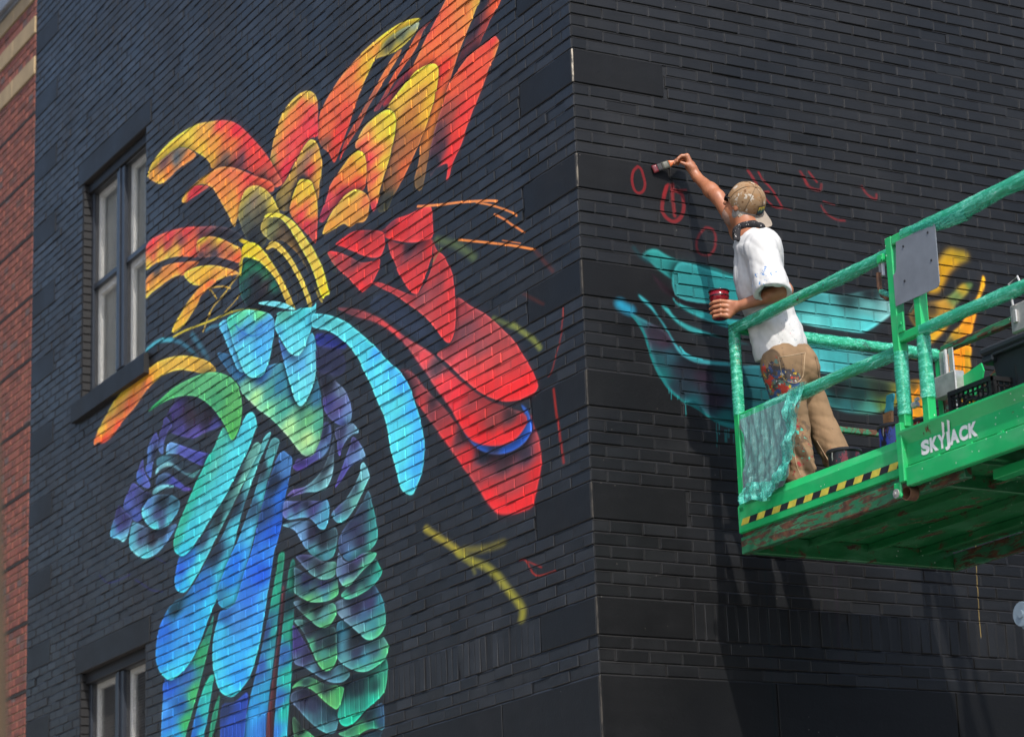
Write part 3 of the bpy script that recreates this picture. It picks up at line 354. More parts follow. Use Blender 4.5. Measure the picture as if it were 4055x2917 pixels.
('L',0,'3.135,4.489 3.068,4.506 2.94,4.449 2.799,4.362 2.69,4.319 2.565,4.315 2.503,4.312 2.436,4.26 2.43,4.225 2.479,4.171 2.604,4.144 2.73,4.136 2.856,4.155 2.983,4.196 3.079,4.239 3.143,4.285 3.166,4.352','3.121,4.444,40788a 3.141,4.341,508898 3.047,4.234,60a0a0 2.808,4.151,60c8a0 2.573,4.152,48b080 2.445,4.227,58b878 2.474,4.273,508078 2.851,4.273,484868 2.774,4.212,4a90a0 2.88,4.347,40444c 2.615,4.241,486878',0),
('L',0,'3.783,4.63 3.679,4.553 3.595,4.473 3.528,4.404 3.462,4.322 3.396,4.268 3.329,4.233 3.262,4.226 3.195,4.244 3.152,4.286 3.156,4.379 3.169,4.481 3.336,4.502 3.59,4.597','3.766,4.612,508078 3.544,4.422,50a878 3.412,4.278,60b068 3.312,4.234,50a868 3.194,4.258,50a868 3.342,4.338,489080 3.406,4.435,485060 3.541,4.53,484458 3.272,4.398,3a4a50',0),
('L',0,'2.596,4.639 2.536,4.586 2.477,4.513 2.458,4.428 2.477,4.362 2.548,4.326 2.658,4.317 2.752,4.34 2.845,4.397 2.956,4.458 3.052,4.51 3.132,4.567 3.163,4.63 3.03,4.634 2.836,4.613 2.675,4.626','2.493,4.509,3a8890 2.475,4.403,50a890 2.532,4.344,58c080 2.689,4.326,60c098 2.845,4.404,70a8a8 3.068,4.527,708898 2.761,4.488,486888 2.838,4.55,484060 2.679,4.543,4c4470 2.623,4.394,489098',0),
('L',0,'3.797,4.751 3.676,4.663 3.539,4.588 3.437,4.534 3.336,4.506 3.251,4.509 3.183,4.533 3.149,4.57 3.179,4.633 3.398,4.679 3.638,4.737','3.762,4.722,607888 3.59,4.611,58a078 3.353,4.512,58a868 3.2,4.529,58b070 3.333,4.581,60a0a0 3.416,4.646,444a50 3.622,4.697,40484a',0),
('L',0,'2.588,4.805 2.513,4.735 2.491,4.696 2.547,4.665 2.675,4.633 2.835,4.62 2.949,4.619 3.03,4.638 3.078,4.671 2.945,4.704 2.798,4.74 2.668,4.778','2.513,4.721,30a080 2.579,4.671,40a090 2.835,4.627,50a880 2.997,4.632,50c090 2.914,4.677,504a68 2.735,4.714,406068 2.654,4.748,3a6868',0),
('L',0,'3.772,4.976 3.632,4.92 3.426,4.83 3.24,4.795 3.139,4.797 3.118,4.722 3.128,4.68 3.245,4.666 3.397,4.68 3.534,4.707 3.673,4.758 3.777,4.814 3.775,4.895','3.76,4.811,508078 3.586,4.727,60b068 3.397,4.685,66b878 3.178,4.675,58b070 3.328,4.71,5090a0 3.584,4.8,446878 3.582,4.851,443a68 3.325,4.789,4a4478',0),
('L',0,'3.752,5.047 3.631,4.957 3.511,4.882 3.392,4.83 3.291,4.806 3.173,4.804 3.138,4.84 3.152,4.893 3.32,4.926 3.524,5.01','3.666,4.971,607890 3.494,4.875,588888 3.29,4.811,60a090 3.155,4.829,589078 3.406,4.913,484858 3.629,5.008,443a60',0),
('L',0,'3.1,4.941 3.036,4.885 2.955,4.855 2.857,4.857 2.728,4.867 2.57,4.836 2.604,4.801 2.732,4.77 2.846,4.735 2.961,4.707 3.027,4.712 3.075,4.742 3.123,4.801 3.128,4.874','2.603,4.822,50a880 2.732,4.77,58b088 2.994,4.713,78d8a0 3.09,4.781,6888a0 3.023,4.797,5a6088 2.908,4.81,44405a 2.825,4.844,584878',0),
('L',0,'3.386,6.442 3.23,6.407 3.06,6.345 2.928,6.264 2.963,6.236 3.199,6.307 3.371,6.369','3.386,6.442,3038a0:0.7',0.0053676),
('L',0,'3.372,6.354 3.097,6.28 2.966,6.169 3.003,6.075 3.343,6.179','3.372,6.354,40386a:0.45',0.0080514),
('L',0,'2.381,6.442 2.197,6.331 1.974,6.195 1.758,6.049 1.565,5.871 1.695,5.871 1.911,5.986 2.13,6.139 2.357,6.275 2.591,6.407','2.381,6.442,444c66:0.6',0.0067095),
('L',0,'2.19,5.882 2.033,5.686 1.862,5.532 1.696,5.375 1.547,5.238 1.428,5.123 1.324,5.027 1.221,4.925 1.133,4.834 1.057,4.776 0.98,4.74 0.839,4.714 0.724,4.705 0.623,4.712 0.58,4.772 0.537,4.85 0.509,4.926 0.522,5.042 0.565,5.135 0.609,5.223 0.651,5.169 0.744,5.127 0.849,5.107 1.005,5.131 1.177,5.171 1.31,5.235 1.442,5.347 1.576,5.468 1.713,5.578 1.882,5.71 2.025,5.832','2.072,5.795,804048:0.8 1.889,5.587,c04048 1.585,5.314,d83840 1.718,5.496,904048 1.786,5.582,604048 1.385,5.147,d83038 1.445,5.294,684048 1.253,5.05,b04048 1.131,4.86,e83038 0.979,4.762,f03038 1.182,5.1,4a4a58 0.922,5.008,604048 0.801,4.884,a04048 0.646,4.736,e03038 0.546,4.89,d03038 0.663,5.012,584858 0.524,5.011,b84048 0.748,4.726,e83038 0.931,4.881,b04048',0.0013419),
('L',0,'1.401,5.324 1.322,5.252 1.203,5.194 1.044,5.146 0.887,5.119 0.769,5.133 0.69,5.165 0.666,5.218 0.706,5.292 0.721,5.308 0.656,5.266 0.61,5.204 0.609,5.133 0.657,5.093 0.748,5.07 0.878,5.068 1.022,5.089 1.153,5.136 1.258,5.19 1.35,5.258','1.375,5.298,3a58a0 1.178,5.165,2a60c8 0.916,5.09,2a58b8 0.72,5.108,2a58b8 0.637,5.178,3a68c8 1.047,5.101,3a5088:0.7',0.0013419),
('L',0,'3.053,6.528 2.838,6.418 2.595,6.32 2.407,6.23 2.239,6.126 2.076,6.003 1.99,5.916 1.876,5.814 1.764,5.702 1.64,5.581 1.519,5.462 1.427,5.352 1.336,5.263 1.229,5.205 1.097,5.16 0.939,5.126 0.822,5.121 0.743,5.135 0.65,5.183 0.659,5.23 0.758,5.28 0.898,5.341 1.053,5.406 1.21,5.492 1.356,5.583 1.505,5.683 1.642,5.788 1.782,5.888 1.941,5.98 2.103,6.074 2.268,6.177 2.467,6.299 2.754,6.432','2.919,6.471,804048:0.6 2.594,6.342,984048:0.8 2.359,6.232,c04048 2.132,6.096,904050 2.209,6.117,d04048 1.987,5.971,b05058 1.917,5.875,e85060 1.702,5.768,705058 1.708,5.667,f04858 1.568,5.583,d84050 1.5,5.532,f03848 1.296,5.447,a04048 1.37,5.365,e83038 1.201,5.224,f02c34 0.976,5.164,f03038 1.035,5.283,904044 0.837,5.267,604044 0.78,5.156,e03038 0.674,5.208,983038',0.0013419),
('L',0,'1.434,6.124 1.257,6.028 1.058,5.914 0.892,5.787 0.767,5.687 0.683,5.592 0.6,5.498 0.543,5.419 0.516,5.354 0.562,5.328 0.664,5.328 0.78,5.341 0.909,5.37 1.051,5.426 1.196,5.502 1.328,5.59 1.449,5.675 1.557,5.759 1.696,5.858 1.565,5.864 1.492,5.885 1.453,5.943','1.327,6.031,a04048 1.061,5.875,a84850 0.869,5.735,a84a50 1.336,5.897,804850 1.138,5.741,a05058 1.481,5.834,904048 1.416,5.742,e05060 1.145,5.643,d85058 0.878,5.605,c04a50 0.688,5.522,d04048 0.633,5.41,f03038 0.828,5.395,e83038 1.087,5.494,e03840 1.218,5.581,e84048 0.534,5.365,e83038',0),
('L',0,'1.712,6.58 1.658,6.492 1.574,6.431 1.506,6.347 1.461,6.257 1.447,6.149 1.447,6.031 1.46,5.945 1.506,5.889 1.564,5.891 1.633,5.945 1.701,6.012 1.8,6.096 1.929,6.189 2.076,6.281 2.226,6.375 2.38,6.456 2.552,6.551 2.425,6.514 2.194,6.402 1.968,6.3 1.846,6.322 1.753,6.379 1.704,6.463','1.59,6.401,c04048 1.483,6.25,d04048 1.478,6.109,d84048 1.671,6.27,904048 1.742,6.326,b04048 1.608,6.112,b84048 1.503,5.943,d84048 1.549,5.894,d03a40 1.826,6.153,b84850 2.045,6.287,b04048 2.271,6.424,b03a42:0.8 1.85,6.252,985058',0),
('L',0,'2.301,6.756 2.178,6.696 2.026,6.641 1.86,6.604 1.726,6.584 1.717,6.496 1.766,6.425 1.829,6.366 1.892,6.314 1.938,6.299 2.012,6.334 2.1,6.418 2.187,6.523 2.245,6.614 2.289,6.686','2.027,6.62,604048 1.879,6.545,904048 2.181,6.638,b84048 1.96,6.441,d04048 1.937,6.32,d83a40 1.744,6.533,d03840 2.113,6.458,c83a40',0),
('L',0,'1.833,6.812 1.715,6.781 1.704,6.706 1.703,6.598 1.741,6.589 1.89,6.614 2.04,6.657 2.177,6.71 2.301,6.763 2.378,6.81 2.425,6.843 2.328,6.846 2.201,6.857 2.031,6.832','1.791,6.762,d84548 2.094,6.808,d83840 1.947,6.675,d04048 2.253,6.77,d83838 1.737,6.659,c83840 2.249,6.843,903040:0.6',0),
('L',0,'3.192,6.948 3.038,6.901 2.854,6.814 2.691,6.727 2.529,6.686 2.425,6.669 2.436,6.613 2.486,6.576 2.552,6.544 2.651,6.528 2.7,6.535 2.78,6.596 2.877,6.677 2.976,6.745 3.075,6.821','3.14,6.925,c83840 2.99,6.81,a84048 2.743,6.675,d04048 2.582,6.612,c84048 2.699,6.55,e03840 2.45,6.654,c83840 2.74,6.742,704048',0),
('L',0,'3.061,6.962 2.932,6.968 2.797,6.964 2.633,6.923 2.44,6.859 2.362,6.812 2.349,6.749 2.384,6.7 2.432,6.686 2.528,6.708 2.657,6.762 2.77,6.819 2.869,6.868 2.969,6.918','2.985,6.946,d83038 2.732,6.928,b03038:0.8 2.569,6.892,803038:0.6 2.572,6.818,d04045 2.495,6.72,d84048 2.785,6.854,d83840',0),
('L',0,'3.434,6.594 3.329,6.568 3.191,6.522 3.055,6.464 2.923,6.397 2.793,6.316 2.665,6.229 2.539,6.143 2.447,6.074 2.371,6.01 2.28,5.943 2.22,5.904 2.131,5.831 2.046,5.732 1.991,5.627 1.937,5.53 1.904,5.445 1.887,5.359 1.9,5.265 1.942,5.179 2.004,5.124 2.059,5.088 2.14,5.109 2.206,5.155 2.248,5.234 2.289,5.327 2.33,5.421 2.364,5.521 2.405,5.63 2.464,5.716 2.524,5.803 2.599,5.909 2.691,6.021 2.768,6.117 2.864,6.209 2.978,6.292 3.094,6.362 3.229,6.43 3.332,6.466 3.437,6.51 3.453,6.546','3.365,6.536,58b8c0 3.091,6.437,60c8c8 2.843,6.3,60d8e0 2.603,6.16,58d8f0 2.477,6.097,4aa8f0 2.686,6.124,60e0f0 2.452,5.965,60e0f0 2.297,5.924,50b8f0 2.148,5.802,48a8f0 2.38,5.826,62e0e8 2.232,5.681,60e0e8 2.007,5.604,48b0f0 2.165,5.489,60e4ec 1.942,5.435,50b8f8 1.904,5.323,48a8f0 2.173,5.35,60e0f0 1.998,5.241,48b0f0 2.137,5.169,62e4f0 2.033,5.146,50b8f8 2.11,5.107,60e8f0',0),
('L',1,'1.892,6.842 1.641,6.768 1.355,6.692 1.147,6.632 0.997,6.586 0.904,6.553',0.0143,'e89058',1,0),
('L',1,'1.147,6.625 0.946,6.539 0.729,6.428 0.675,6.39',0.0104,'d88850',1,0),
('L',1,'0.936,6.484 0.82,6.416 0.735,6.357 0.668,6.314 0.606,6.271',0.0110,'d88450',1,0),
('L',1,'1.383,6.47 1.163,6.391 0.962,6.318 0.744,6.237 0.612,6.184 0.5,6.138',0.0130,'e08a4c',1,0),
('L',1,'0.855,6.302 0.742,6.257 0.649,6.221',0.0058,'c87848',1,0),
('L',1,'0.479,6.123 0.397,6.039 0.303,5.952',0.0143,'803828',0.4,0.0094),
('L',1,'0.636,5.92 0.416,5.797',0.0117,'803828',0.3,0.0094),
('L',1,'0.211,5.719 0.225,5.621 0.263,5.536 0.311,5.473 0.347,5.411 0.399,5.381',0.0078,'a83830',0.5,0.0038),
('L',1,'0.344,5.296 0.324,5.152 0.302,5.047 0.287,4.943 0.274,4.872',0.0130,'b03028',0.55,0.0056),
('L',1,'0.777,5.782 0.653,5.701 0.555,5.635 0.472,5.561',0.0246,'8a9048',0.8,0.0113),
('L',1,'0.992,5.882 0.863,5.813 0.778,5.768',0.0208,'788048',0.7,0.0113),
('L',1,'1.654,6.555 1.483,6.48 1.331,6.398 1.197,6.302',0.0357,'788850',0.5,0.0188),
('L',1,'1.706,6.436 1.66,6.464 1.6,6.481',0.0143,'8aa060',0.6,0.0056),
('L',1,'3.244,6.957 3.108,6.876 3.077,6.79',0.0259,'606850',0.4,0.015),
('L',1,'1.902,4.85 1.762,4.774 1.596,4.688 1.475,4.616',0.0324,'a8a040',0.85,0.015),
('L',1,'1.433,4.629 1.284,4.599 1.137,4.583 0.979,4.577',0.0389,'888038',0.65,0.0188),
('L',1,'1.488,4.623 1.355,4.551 1.184,4.486 1.057,4.41 0.97,4.337 0.889,4.272 0.813,4.208 0.778,4.158 0.794,4.118',0.0357,'98963c',0.85,0.0169),
('L',1,'1.382,4.563 1.306,4.471',0.0182,'807c38',0.6,0.0113),
('L',1,'0.799,4.443 0.724,4.428 0.619,4.327 0.411,4.313',0.0084,'a83028',0.7,0.0038),
('L',1,'0.699,4.418 0.554,4.358',0.0084,'a83028',0.6,0.0038),
('R',1,'0.389,6.513 0.358,6.479 0.347,6.425 0.359,6.374 0.387,6.358 0.417,6.376 0.43,6.417 0.422,6.462 0.41,6.5 0.389,6.513',0.0169,'8c3236',0.72,0.0019),
('R',1,'0.573,6.423 0.547,6.353 0.535,6.279 0.562,6.237 0.612,6.224 0.659,6.263 0.678,6.332 0.667,6.396 0.609,6.408',0.0233,'8c3236',0.68,0.0038),
('R',1,'0.611,6.441 0.609,6.342 0.614,6.257',0.0195,'8c3236',0.75,0.0056),
('R',1,'0.699,6.421 0.616,6.402',0.0143,'8c3236',0.6,0.0038),
('R',1,'0.589,6.438 0.566,6.416 0.548,6.368',0.0195,'8c3236',0.7,0.0038),
('R',1,'0.819,6.219 0.779,6.181 0.746,6.117 0.757,6.066 0.808,6.053 0.855,6.085 0.879,6.161 0.863,6.211 0.819,6.219',0.0143,'8c3236',0.62,0.0056),
('R',1,'1.125,6.596 1.163,6.544 1.195,6.48 1.251,6.486',0.0196,'8c3236',0.62,0.0034),
('R',1,'1.195,6.598 1.219,6.556',0.0156,'8c3236',0.7,0.0023),
('R',1,'1.232,6.546 1.28,6.5 1.314,6.451 1.343,6.407',0.0156,'8c3236',0.68,0.0023),
('R',1,'1.222,6.463 1.238,6.437 1.287,6.403 1.338,6.402',0.0117,'8c3236',0.7,0.0023),
('R',1,'1.338,6.41 1.403,6.399',0.0078,'802c30',0.5,0.0034),
('R',1,'1.51,6.61 1.522,6.571 1.568,6.55 1.615,6.55 1.626,6.586',0.0156,'8c3236',0.6,0.0056),
('R',1,'1.915,6.613 1.951,6.569 2.006,6.549 2.017,6.579',0.0156,'8c3236',0.6,0.0056),
('R',1,'1.633,6.484 1.711,6.474',0.0084,'8c3236',0.6,0.0038),
('R',1,'1.615,6.454 1.651,6.411 1.712,6.385 1.775,6.387',0.0130,'8c3236',0.6,0.0056),
('R',1,'1.481,6.64 1.53,6.572',0.0156,'8c3236',0.62,0.0056),
('R',1,'1.544,6.649 1.595,6.595',0.0143,'8c3236',0.7,0.0038),
('R',0,'0.44,5.903 0.503,5.865 0.573,5.822 0.605,5.871 0.692,5.862 0.78,5.853 0.966,5.856 1.23,5.861 1.222,5.762 0.92,5.74 0.772,5.736 0.67,5.743 0.577,5.777 0.5,5.82','0.44,5.903,463846:0.65',0.0053676),
('R',0,'0.29,5.667 0.353,5.643 0.437,5.614 0.494,5.595 0.555,5.538 0.609,5.473 0.695,5.451 0.944,5.438 1.198,5.439 1.195,5.206 1.099,5.12 0.919,5.091 0.84,5.103 0.762,5.14 0.692,5.177 0.614,5.208 0.551,5.233 0.51,5.267 0.47,5.326 0.444,5.366 0.414,5.459 0.384,5.551 0.337,5.615','0.367,5.631,2a7880 0.435,5.575,48485a 0.504,5.519,54485e 0.447,5.418,286870 0.536,5.459,2f6a78 0.604,5.382,384858 0.747,5.354,4a4458 0.597,5.275,34505e 0.812,5.233,423f55 0.471,5.338,1f7878 0.663,5.187,1f7078 0.878,5.125,1f7a7a 0.858,5.365,2f6068 1.11,5.262,1f6a70 1.119,5.392,2a7880',0.0026838),
('R',1,'0.304,5.65 0.344,5.61 0.383,5.544 0.407,5.464 0.444,5.366 0.477,5.311 0.51,5.267 0.551,5.233 0.614,5.201 0.691,5.171 0.761,5.133 0.839,5.099 0.919,5.085',0.0169,'228888',0.9,0.0038),
('R',1,'0.236,5.705 0.263,5.689 0.291,5.68',0.0551,'2aa8cc',0.9,0.0225),
('R',0,'0.388,5.993 0.419,6.029 0.478,6.046 0.534,6.025 0.606,6.004 0.716,6.002 0.848,5.989 0.981,5.963 1.159,5.932 1.27,5.893 1.229,5.855 1.004,5.861 0.966,5.863 0.854,5.856 0.766,5.858 0.677,5.857 0.605,5.871 0.548,5.897 0.492,5.929 0.437,5.967','0.461,6.015,2f9e98 0.713,5.956,2a9898 0.933,5.918,2f9c98 0.402,5.988,207878:0.6 0.78,5.86,2aa8a8 1.156,5.885,2a9898',0.0013419),
('R',1,'0.34,6.038 0.38,5.992 0.423,5.971',0.0195,'1f6870',0.5,0.0132),
('R',0,'0.571,5.783 0.627,5.751 0.713,5.735 0.801,5.72 0.918,5.701 1.142,5.7 1.139,5.661 0.937,5.651 0.841,5.666 0.733,5.692 0.64,5.727 0.584,5.759','0.571,5.783,2a9a9a',0.0013419),
('R',0,'0.495,5.729 0.538,5.721 0.571,5.68 0.634,5.643 0.721,5.62 0.808,5.604 0.932,5.579 1.057,5.567 0.792,5.596 0.69,5.597 0.605,5.633 0.543,5.683','0.495,5.729,2a9090',0.0013419),
('R',0,'0.35,5.773 0.395,5.75 0.436,5.716 0.47,5.669 0.516,5.61 0.556,5.544 0.596,5.498 0.631,5.476 0.695,5.457 0.79,5.448 0.937,5.451 0.936,5.434 0.752,5.425 0.665,5.435 0.595,5.472 0.561,5.519 0.522,5.585 0.476,5.65 0.428,5.702 0.373,5.741','0.35,5.773,2a8a90',0.0013419),
('R',1,'0.604,5.505 0.631,5.476 0.681,5.456 0.739,5.449',0.0130,'40c0c8',1,0.0019),
('R',1,'0.513,5.266 0.514,5.237',0.0039,'30a8a8',0.9,0),
('R',1,'0.529,5.255 0.526,5.204',0.0039,'30a8a8',0.9,0),
('R',1,'0.568,5.227 0.567,5.208',0.0039,'30a8a8',0.9,0),
('R',1,'0.617,5.2 0.616,5.121',0.0039,'30a8a8',0.9,0),
('R',1,'0.81,5.099 0.805,4.966',0.0039,'30a8a8',0.9,0),
('R',1,'0.828,5.094 0.824,5.037',0.0039,'30a8a8',0.9,0),
('R',1,'0.863,5.066 0.858,4.996',0.0039,'30a8a8',0.9,0),
('R',1,'0.874,5.067 0.869,4.997',0.0039,'30a8a8',0.9,0),
('R',1,'0.889,5.074 0.884,5.023',0.0039,'30a8a8',0.9,0),
('R',1,'0.917,5.052 0.917,5.001',0.0039,'30a8a8',0.9,0),
('R',1,'1.035,4.853 1.026,4.708',0.0039,'30a8a8',0.9,0),
('R',1,'1.08,4.857 1.072,4.737',0.0039,'30a8a8',0.9,0),
('R',0,'0.617,5.983 0.837,5.971 0.985,5.95 1.212,5.952 1.357,5.956 1.462,5.922 1.595,5.931 1.753,5.943 1.915,5.99 2.087,6.031 2.154,6.053 2.14,5.908 2.072,5.873 2.02,5.833 1.961,5.793 1.91,5.76 1.852,5.73 1.781,5.722 1.655,5.725 1.539,5.725 1.455,5.732 1.348,5.743 1.197,5.759 0.973,5.779 0.605,5.787','1.402,5.935,1f5050:0.5 1.514,5.895,3a9898 1.751,5.923,346868:0.7 1.913,5.969,2a4a4c:0.4 2.037,6.011,2f5050:0.5 1.587,5.837,48b0b0 1.906,5.888,60b8b4 2.052,5.911,80c8c4 1.659,5.765,50d0cc 1.895,5.772,50d8d8 1.503,5.761,60d8d4 2.022,5.854,78d0cc 1.205,5.858,2a9a98 1.017,5.869,2a9898',0.0026838),
('R',0,'1.265,5.648 1.492,5.627 1.646,5.618 1.802,5.608 1.959,5.598 1.923,5.554 1.857,5.524 1.761,5.498 1.634,5.468 1.517,5.463 1.406,5.513','1.64,5.538,40b0b0 1.518,5.472,50c8cc 1.836,5.545,48b8b4 1.878,5.583,3a8080:0.8',0.0026838),
('R',0,'1.316,5.34 1.503,5.378 1.629,5.417 1.789,5.466 1.946,5.456 2.087,5.437 2.097,5.371 2.036,5.319 1.97,5.293 1.897,5.262 1.793,5.248 1.692,5.246 1.593,5.263 1.534,5.296 1.429,5.318','1.543,5.31,2a7878 1.694,5.273,307a7c 1.85,5.268,409888 1.972,5.306,58803a 2.055,5.354,8a9030 1.781,5.373,2a5a58 1.627,5.39,2a4a4a:0.6 1.941,5.402,3a5448',0.0040257),
('R',0,'2.325,6.06 2.492,6.288 2.582,6.306 2.648,6.301 2.654,6.274 2.591,6.238 2.538,6.203 2.491,6.156 2.405,6.035','2.512,6.277,a8982a 2.596,6.28,908a28 2.524,6.229,c8a820 2.493,6.17,b89820',0.0107352),
('R',0,'2.185,5.873 2.315,5.956 2.424,5.982 2.512,6.034 2.576,6.09 2.611,6.108 2.67,6.115 2.622,6.054 2.558,5.998 2.521,5.959 2.507,5.91 2.468,5.85 2.431,5.805 2.377,5.758 2.333,5.723 2.291,5.715 2.241,5.777','2.592,6.085,b0a030 2.653,6.113,508048:0.7 2.527,6.015,608850 2.437,5.95,b89838 2.353,5.926,6a6038:0.6 2.429,5.866,a89038 2.336,5.754,c0a830 2.381,5.793,e0b428 2.264,5.848,6a6030:0.5',0.0040257),
('R',0,'2.752,6.174 2.766,6.148 2.752,6.098 2.721,6.038 2.686,5.951 2.653,5.871 2.629,5.807 2.591,5.761 2.538,5.728 2.422,5.716 2.441,5.745 2.497,5.806 2.551,5.846 2.589,5.898 2.629,5.958 2.695,6.035 2.728,6.109','2.748,6.139,d8b020 2.712,6.037,c8a428 2.656,5.906,e8a428 2.607,5.832,e8a828 2.527,5.782,b8a030 2.456,5.733,60704a:0.8 2.575,5.766,e0a428',0.0026838),
('R',0,'2.217,5.205 2.138,5.197 2.15,5.37 2.144,5.469 2.244,5.479 2.25,5.389 2.254,5.319 2.249,5.277','2.185,5.374,a88828 2.229,5.419,e09a24 2.151,5.227,e8a824 2.226,5.296,c89828 2.173,5.455,706828:0.6',0.0024822),
('R',0,'2.381,5.647 2.444,5.67 2.519,5.708 2.572,5.733 2.609,5.739 2.615,5.697 2.605,5.658 2.604,5.599 2.597,5.582 2.594,5.456 2.646,5.419 2.636,5.368 2.559,5.361 2.487,5.404 2.441,5.441 2.399,5.519 2.389,5.577','2.4,5.636,f0a020 2.517,5.691,f0a020 2.596,5.716,e8a828 2.447,5.599,b09028 2.592,5.674,a89828 2.558,5.594,a09028 2.431,5.544,d89828 2.501,5.634,f0a028 2.618,5.437,d8b820 2.586,5.38,d8b820',0.0016548),
('R',1,'2.395,5.636 2.388,5.518',0.0104,'f8a020',1,0.0012),
('R',1,'2.427,5.648 2.422,5.58',0.0104,'f8a020',1,0.0012),
('R',1,'2.494,5.663 2.497,5.546',0.0104,'f8a020',1,0.0012),
('R',1,'2.536,5.676 2.527,5.562',0.0104,'f8a020',1,0.0012),
('R',1,'2.559,5.704 2.55,5.568',0.0104,'f8a020',1,0.0012),
('R',1,'2.229,5.428 2.223,5.287',0.0104,'f8a020',1,0.0012),
('R',1,'2.199,5.425 2.166,5.388',0.0104,'f8a020',1,0.0012),
('R',1,'2.538,4.632 2.517,4.438 2.509,4.175 2.508,4.018',0.0032,'c8c070',0.7,0),
('R',1,'1.544,4.409 1.536,4.182 1.52,3.871 1.512,3.717',0.0039,'504860',0.7,0),
('R',1,'1.451,4.39 1.449,4.177 1.449,3.917',0.0039,'463c50',0.6,0),
('R',1,'1.512,4.394 1.523,4.169 1.515,3.914',0.0039,'504860',0.6,0),
('R',1,'1.068,4.402 1.068,4.106 1.066,3.789 1.066,3.409',0.0039,'1f5058',0.8,0)]
IMG_L, EXT_L = paint('L', 0.15, 7.75, 3.45, 8.80, 0.004, 0.55, 'mural_left')
IMG_R, EXT_R = paint('R', 0.15, 2.90, 3.30, 6.75, 0.004, 0.9, 'mural_right')

def wall_mat(name, img, ext, axis, mortar=False, gain=(1.0, 1.0, 1.0), bs=1.0, matte=0.0, sp0=0.40):
    m, t, b = newmat(name); g = t.nodes.new('ShaderNodeNewGeometry'); p = g.outputs['Position']
    sp = t.nodes.new('ShaderNodeSeparateXYZ'); t.links.new(p, sp.inputs[0])
    # base coat: black paint, uneven roller coverage and slight per-brick change
    n1 = noise(t, p, 1.3, 4, 0.6); n2 = noise(t, scaled(t, p, (4.9, 4.9, 14.8)), 1.0, 1, 0.5); n3 = noise(t, scaled(t, p, (6, 6, 0.7)), 1.0, 5, 0.7)
    at = t.nodes.new('ShaderNodeAttribute'); at.attribute_name = 'tone'
    f = math_(t, 'ADD', math_(t, 'MULTIPLY', math_(t, 'SUBTRACT', at.outputs['Fac'], 0.5), 0.34), math_(t, 'MULTIPLY', n1, 0.45)) if not mortar else math_(t, 'MULTIPLY', n1, 0.45)
    f = math_(t, 'ADD', f, math_(t, 'ADD', math_(t, 'MULTIPLY', n2, 0.30), math_(t, 'MULTIPLY', n3, 0.36)))
    base = ramp(t, f, [(0.36, (0.0052, 0.0056, 0.0064)), (0.54, (0.0092, 0.0097, 0.0110)), (0.76, (0.0160, 0.0168, 0.0185))]).outputs[0]
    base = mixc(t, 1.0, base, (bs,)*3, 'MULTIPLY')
    if mortar: base = mixc(t, 0.10, base, (0.050, 0.047, 0.044))
    # small pale chips and specks
    vo = N(t, 'ShaderNodeTexVoronoi'); vo.inputs['Scale'].default_value = 17.0; t.links.new(p, vo.inputs['Vector'])
    ch = math_(t, 'LESS_THAN', vo.outputs['Distance'], 0.045); ch2 = math_(t, 'GREATER_THAN', noise(t, p, 2.1, 2), 0.56)
    base = mixc(t, math_(t, 'MULTIPLY', math_(t, 'MULTIPLY', ch, ch2), 0.55), base, (0.22, 0.20, 0.17))
    col = base
    if img is not None:
        cu = math_(t, 'DIVIDE', math_(t, 'SUBTRACT', sp.outputs[axis], ext[0]), ext[2]); cv = math_(t, 'DIVIDE', math_(t, 'SUBTRACT', sp.outputs[2], ext[1]), ext[3])
        cb = t.nodes.new('ShaderNodeCombineXYZ'); t.links.new(cu, cb.inputs[0]); t.links.new(cv, cb.inputs[1])
        im = t.nodes.new('ShaderNodeTexImage'); im.image = img; im.extension = 'CLIP'; t.links.new(cb.outputs[0], im.inputs[0])
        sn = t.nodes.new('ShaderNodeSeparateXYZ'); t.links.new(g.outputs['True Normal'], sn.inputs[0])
        dn = math_(t, 'GREATER_THAN', sn.outputs[2], -0.35)       # mural coverage is thinner on downward-facing faces in the joints
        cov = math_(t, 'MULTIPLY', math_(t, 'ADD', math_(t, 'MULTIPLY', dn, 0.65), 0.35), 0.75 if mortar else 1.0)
        # thin, patchy coats
        thin = ramp(t, noise(t, scaled(t, p, (9, 9, 3)), 1.0, 6, 0.7), [(0.30, (0.80,)*3), (0.55, (1.0,)*3)]).outputs[0]
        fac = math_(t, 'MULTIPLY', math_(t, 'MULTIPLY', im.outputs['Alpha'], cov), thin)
        mc = mixc(t, 1.0, im.outputs['Color'], tuple(gain), 'MULTIPLY')
        mv = ramp(t, noise(t, p, 3.0, 4, 0.6), [(0.3, (0.90,)*3), (0.7, (1.06,)*3)]).outputs[0]
        mc = mixc(t, 1.0, mc, mv, 'MULTIPLY')
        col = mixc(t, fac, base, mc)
    t.links.new(col, b.inputs['Base Color'])
    if img is not None:                                        # flat spray paint is far less shiny than the black gloss coat
        t.links.new(math_(t, 'SUBTRACT', sp0-matte*0.6, math_(t, 'MULTIPLY', fac, sp0*0.8)), b.inputs['Specular IOR Level'])
    rr = ramp(t, n1, [(0.3, (0.38+matte,)*3), (0.7, (0.56+matte,)*3)]); t.links.new(rr.outputs[0], b.inputs['Roughness'])
    b.inputs['Specular IOR Level'].default_value = 0.45-matte*0.6
    hb = math_(t, 'ADD', noise(t, p, 60, 5, 0.65), math_(t, 'MULTIPLY', noise(t, p, 12, 3, 0.6), 0.8)); bump(t, b, hb, 0.45 if not mortar else 0.8, 0.0022)
    return m
GL = (1.27, 1.22, 1.18)
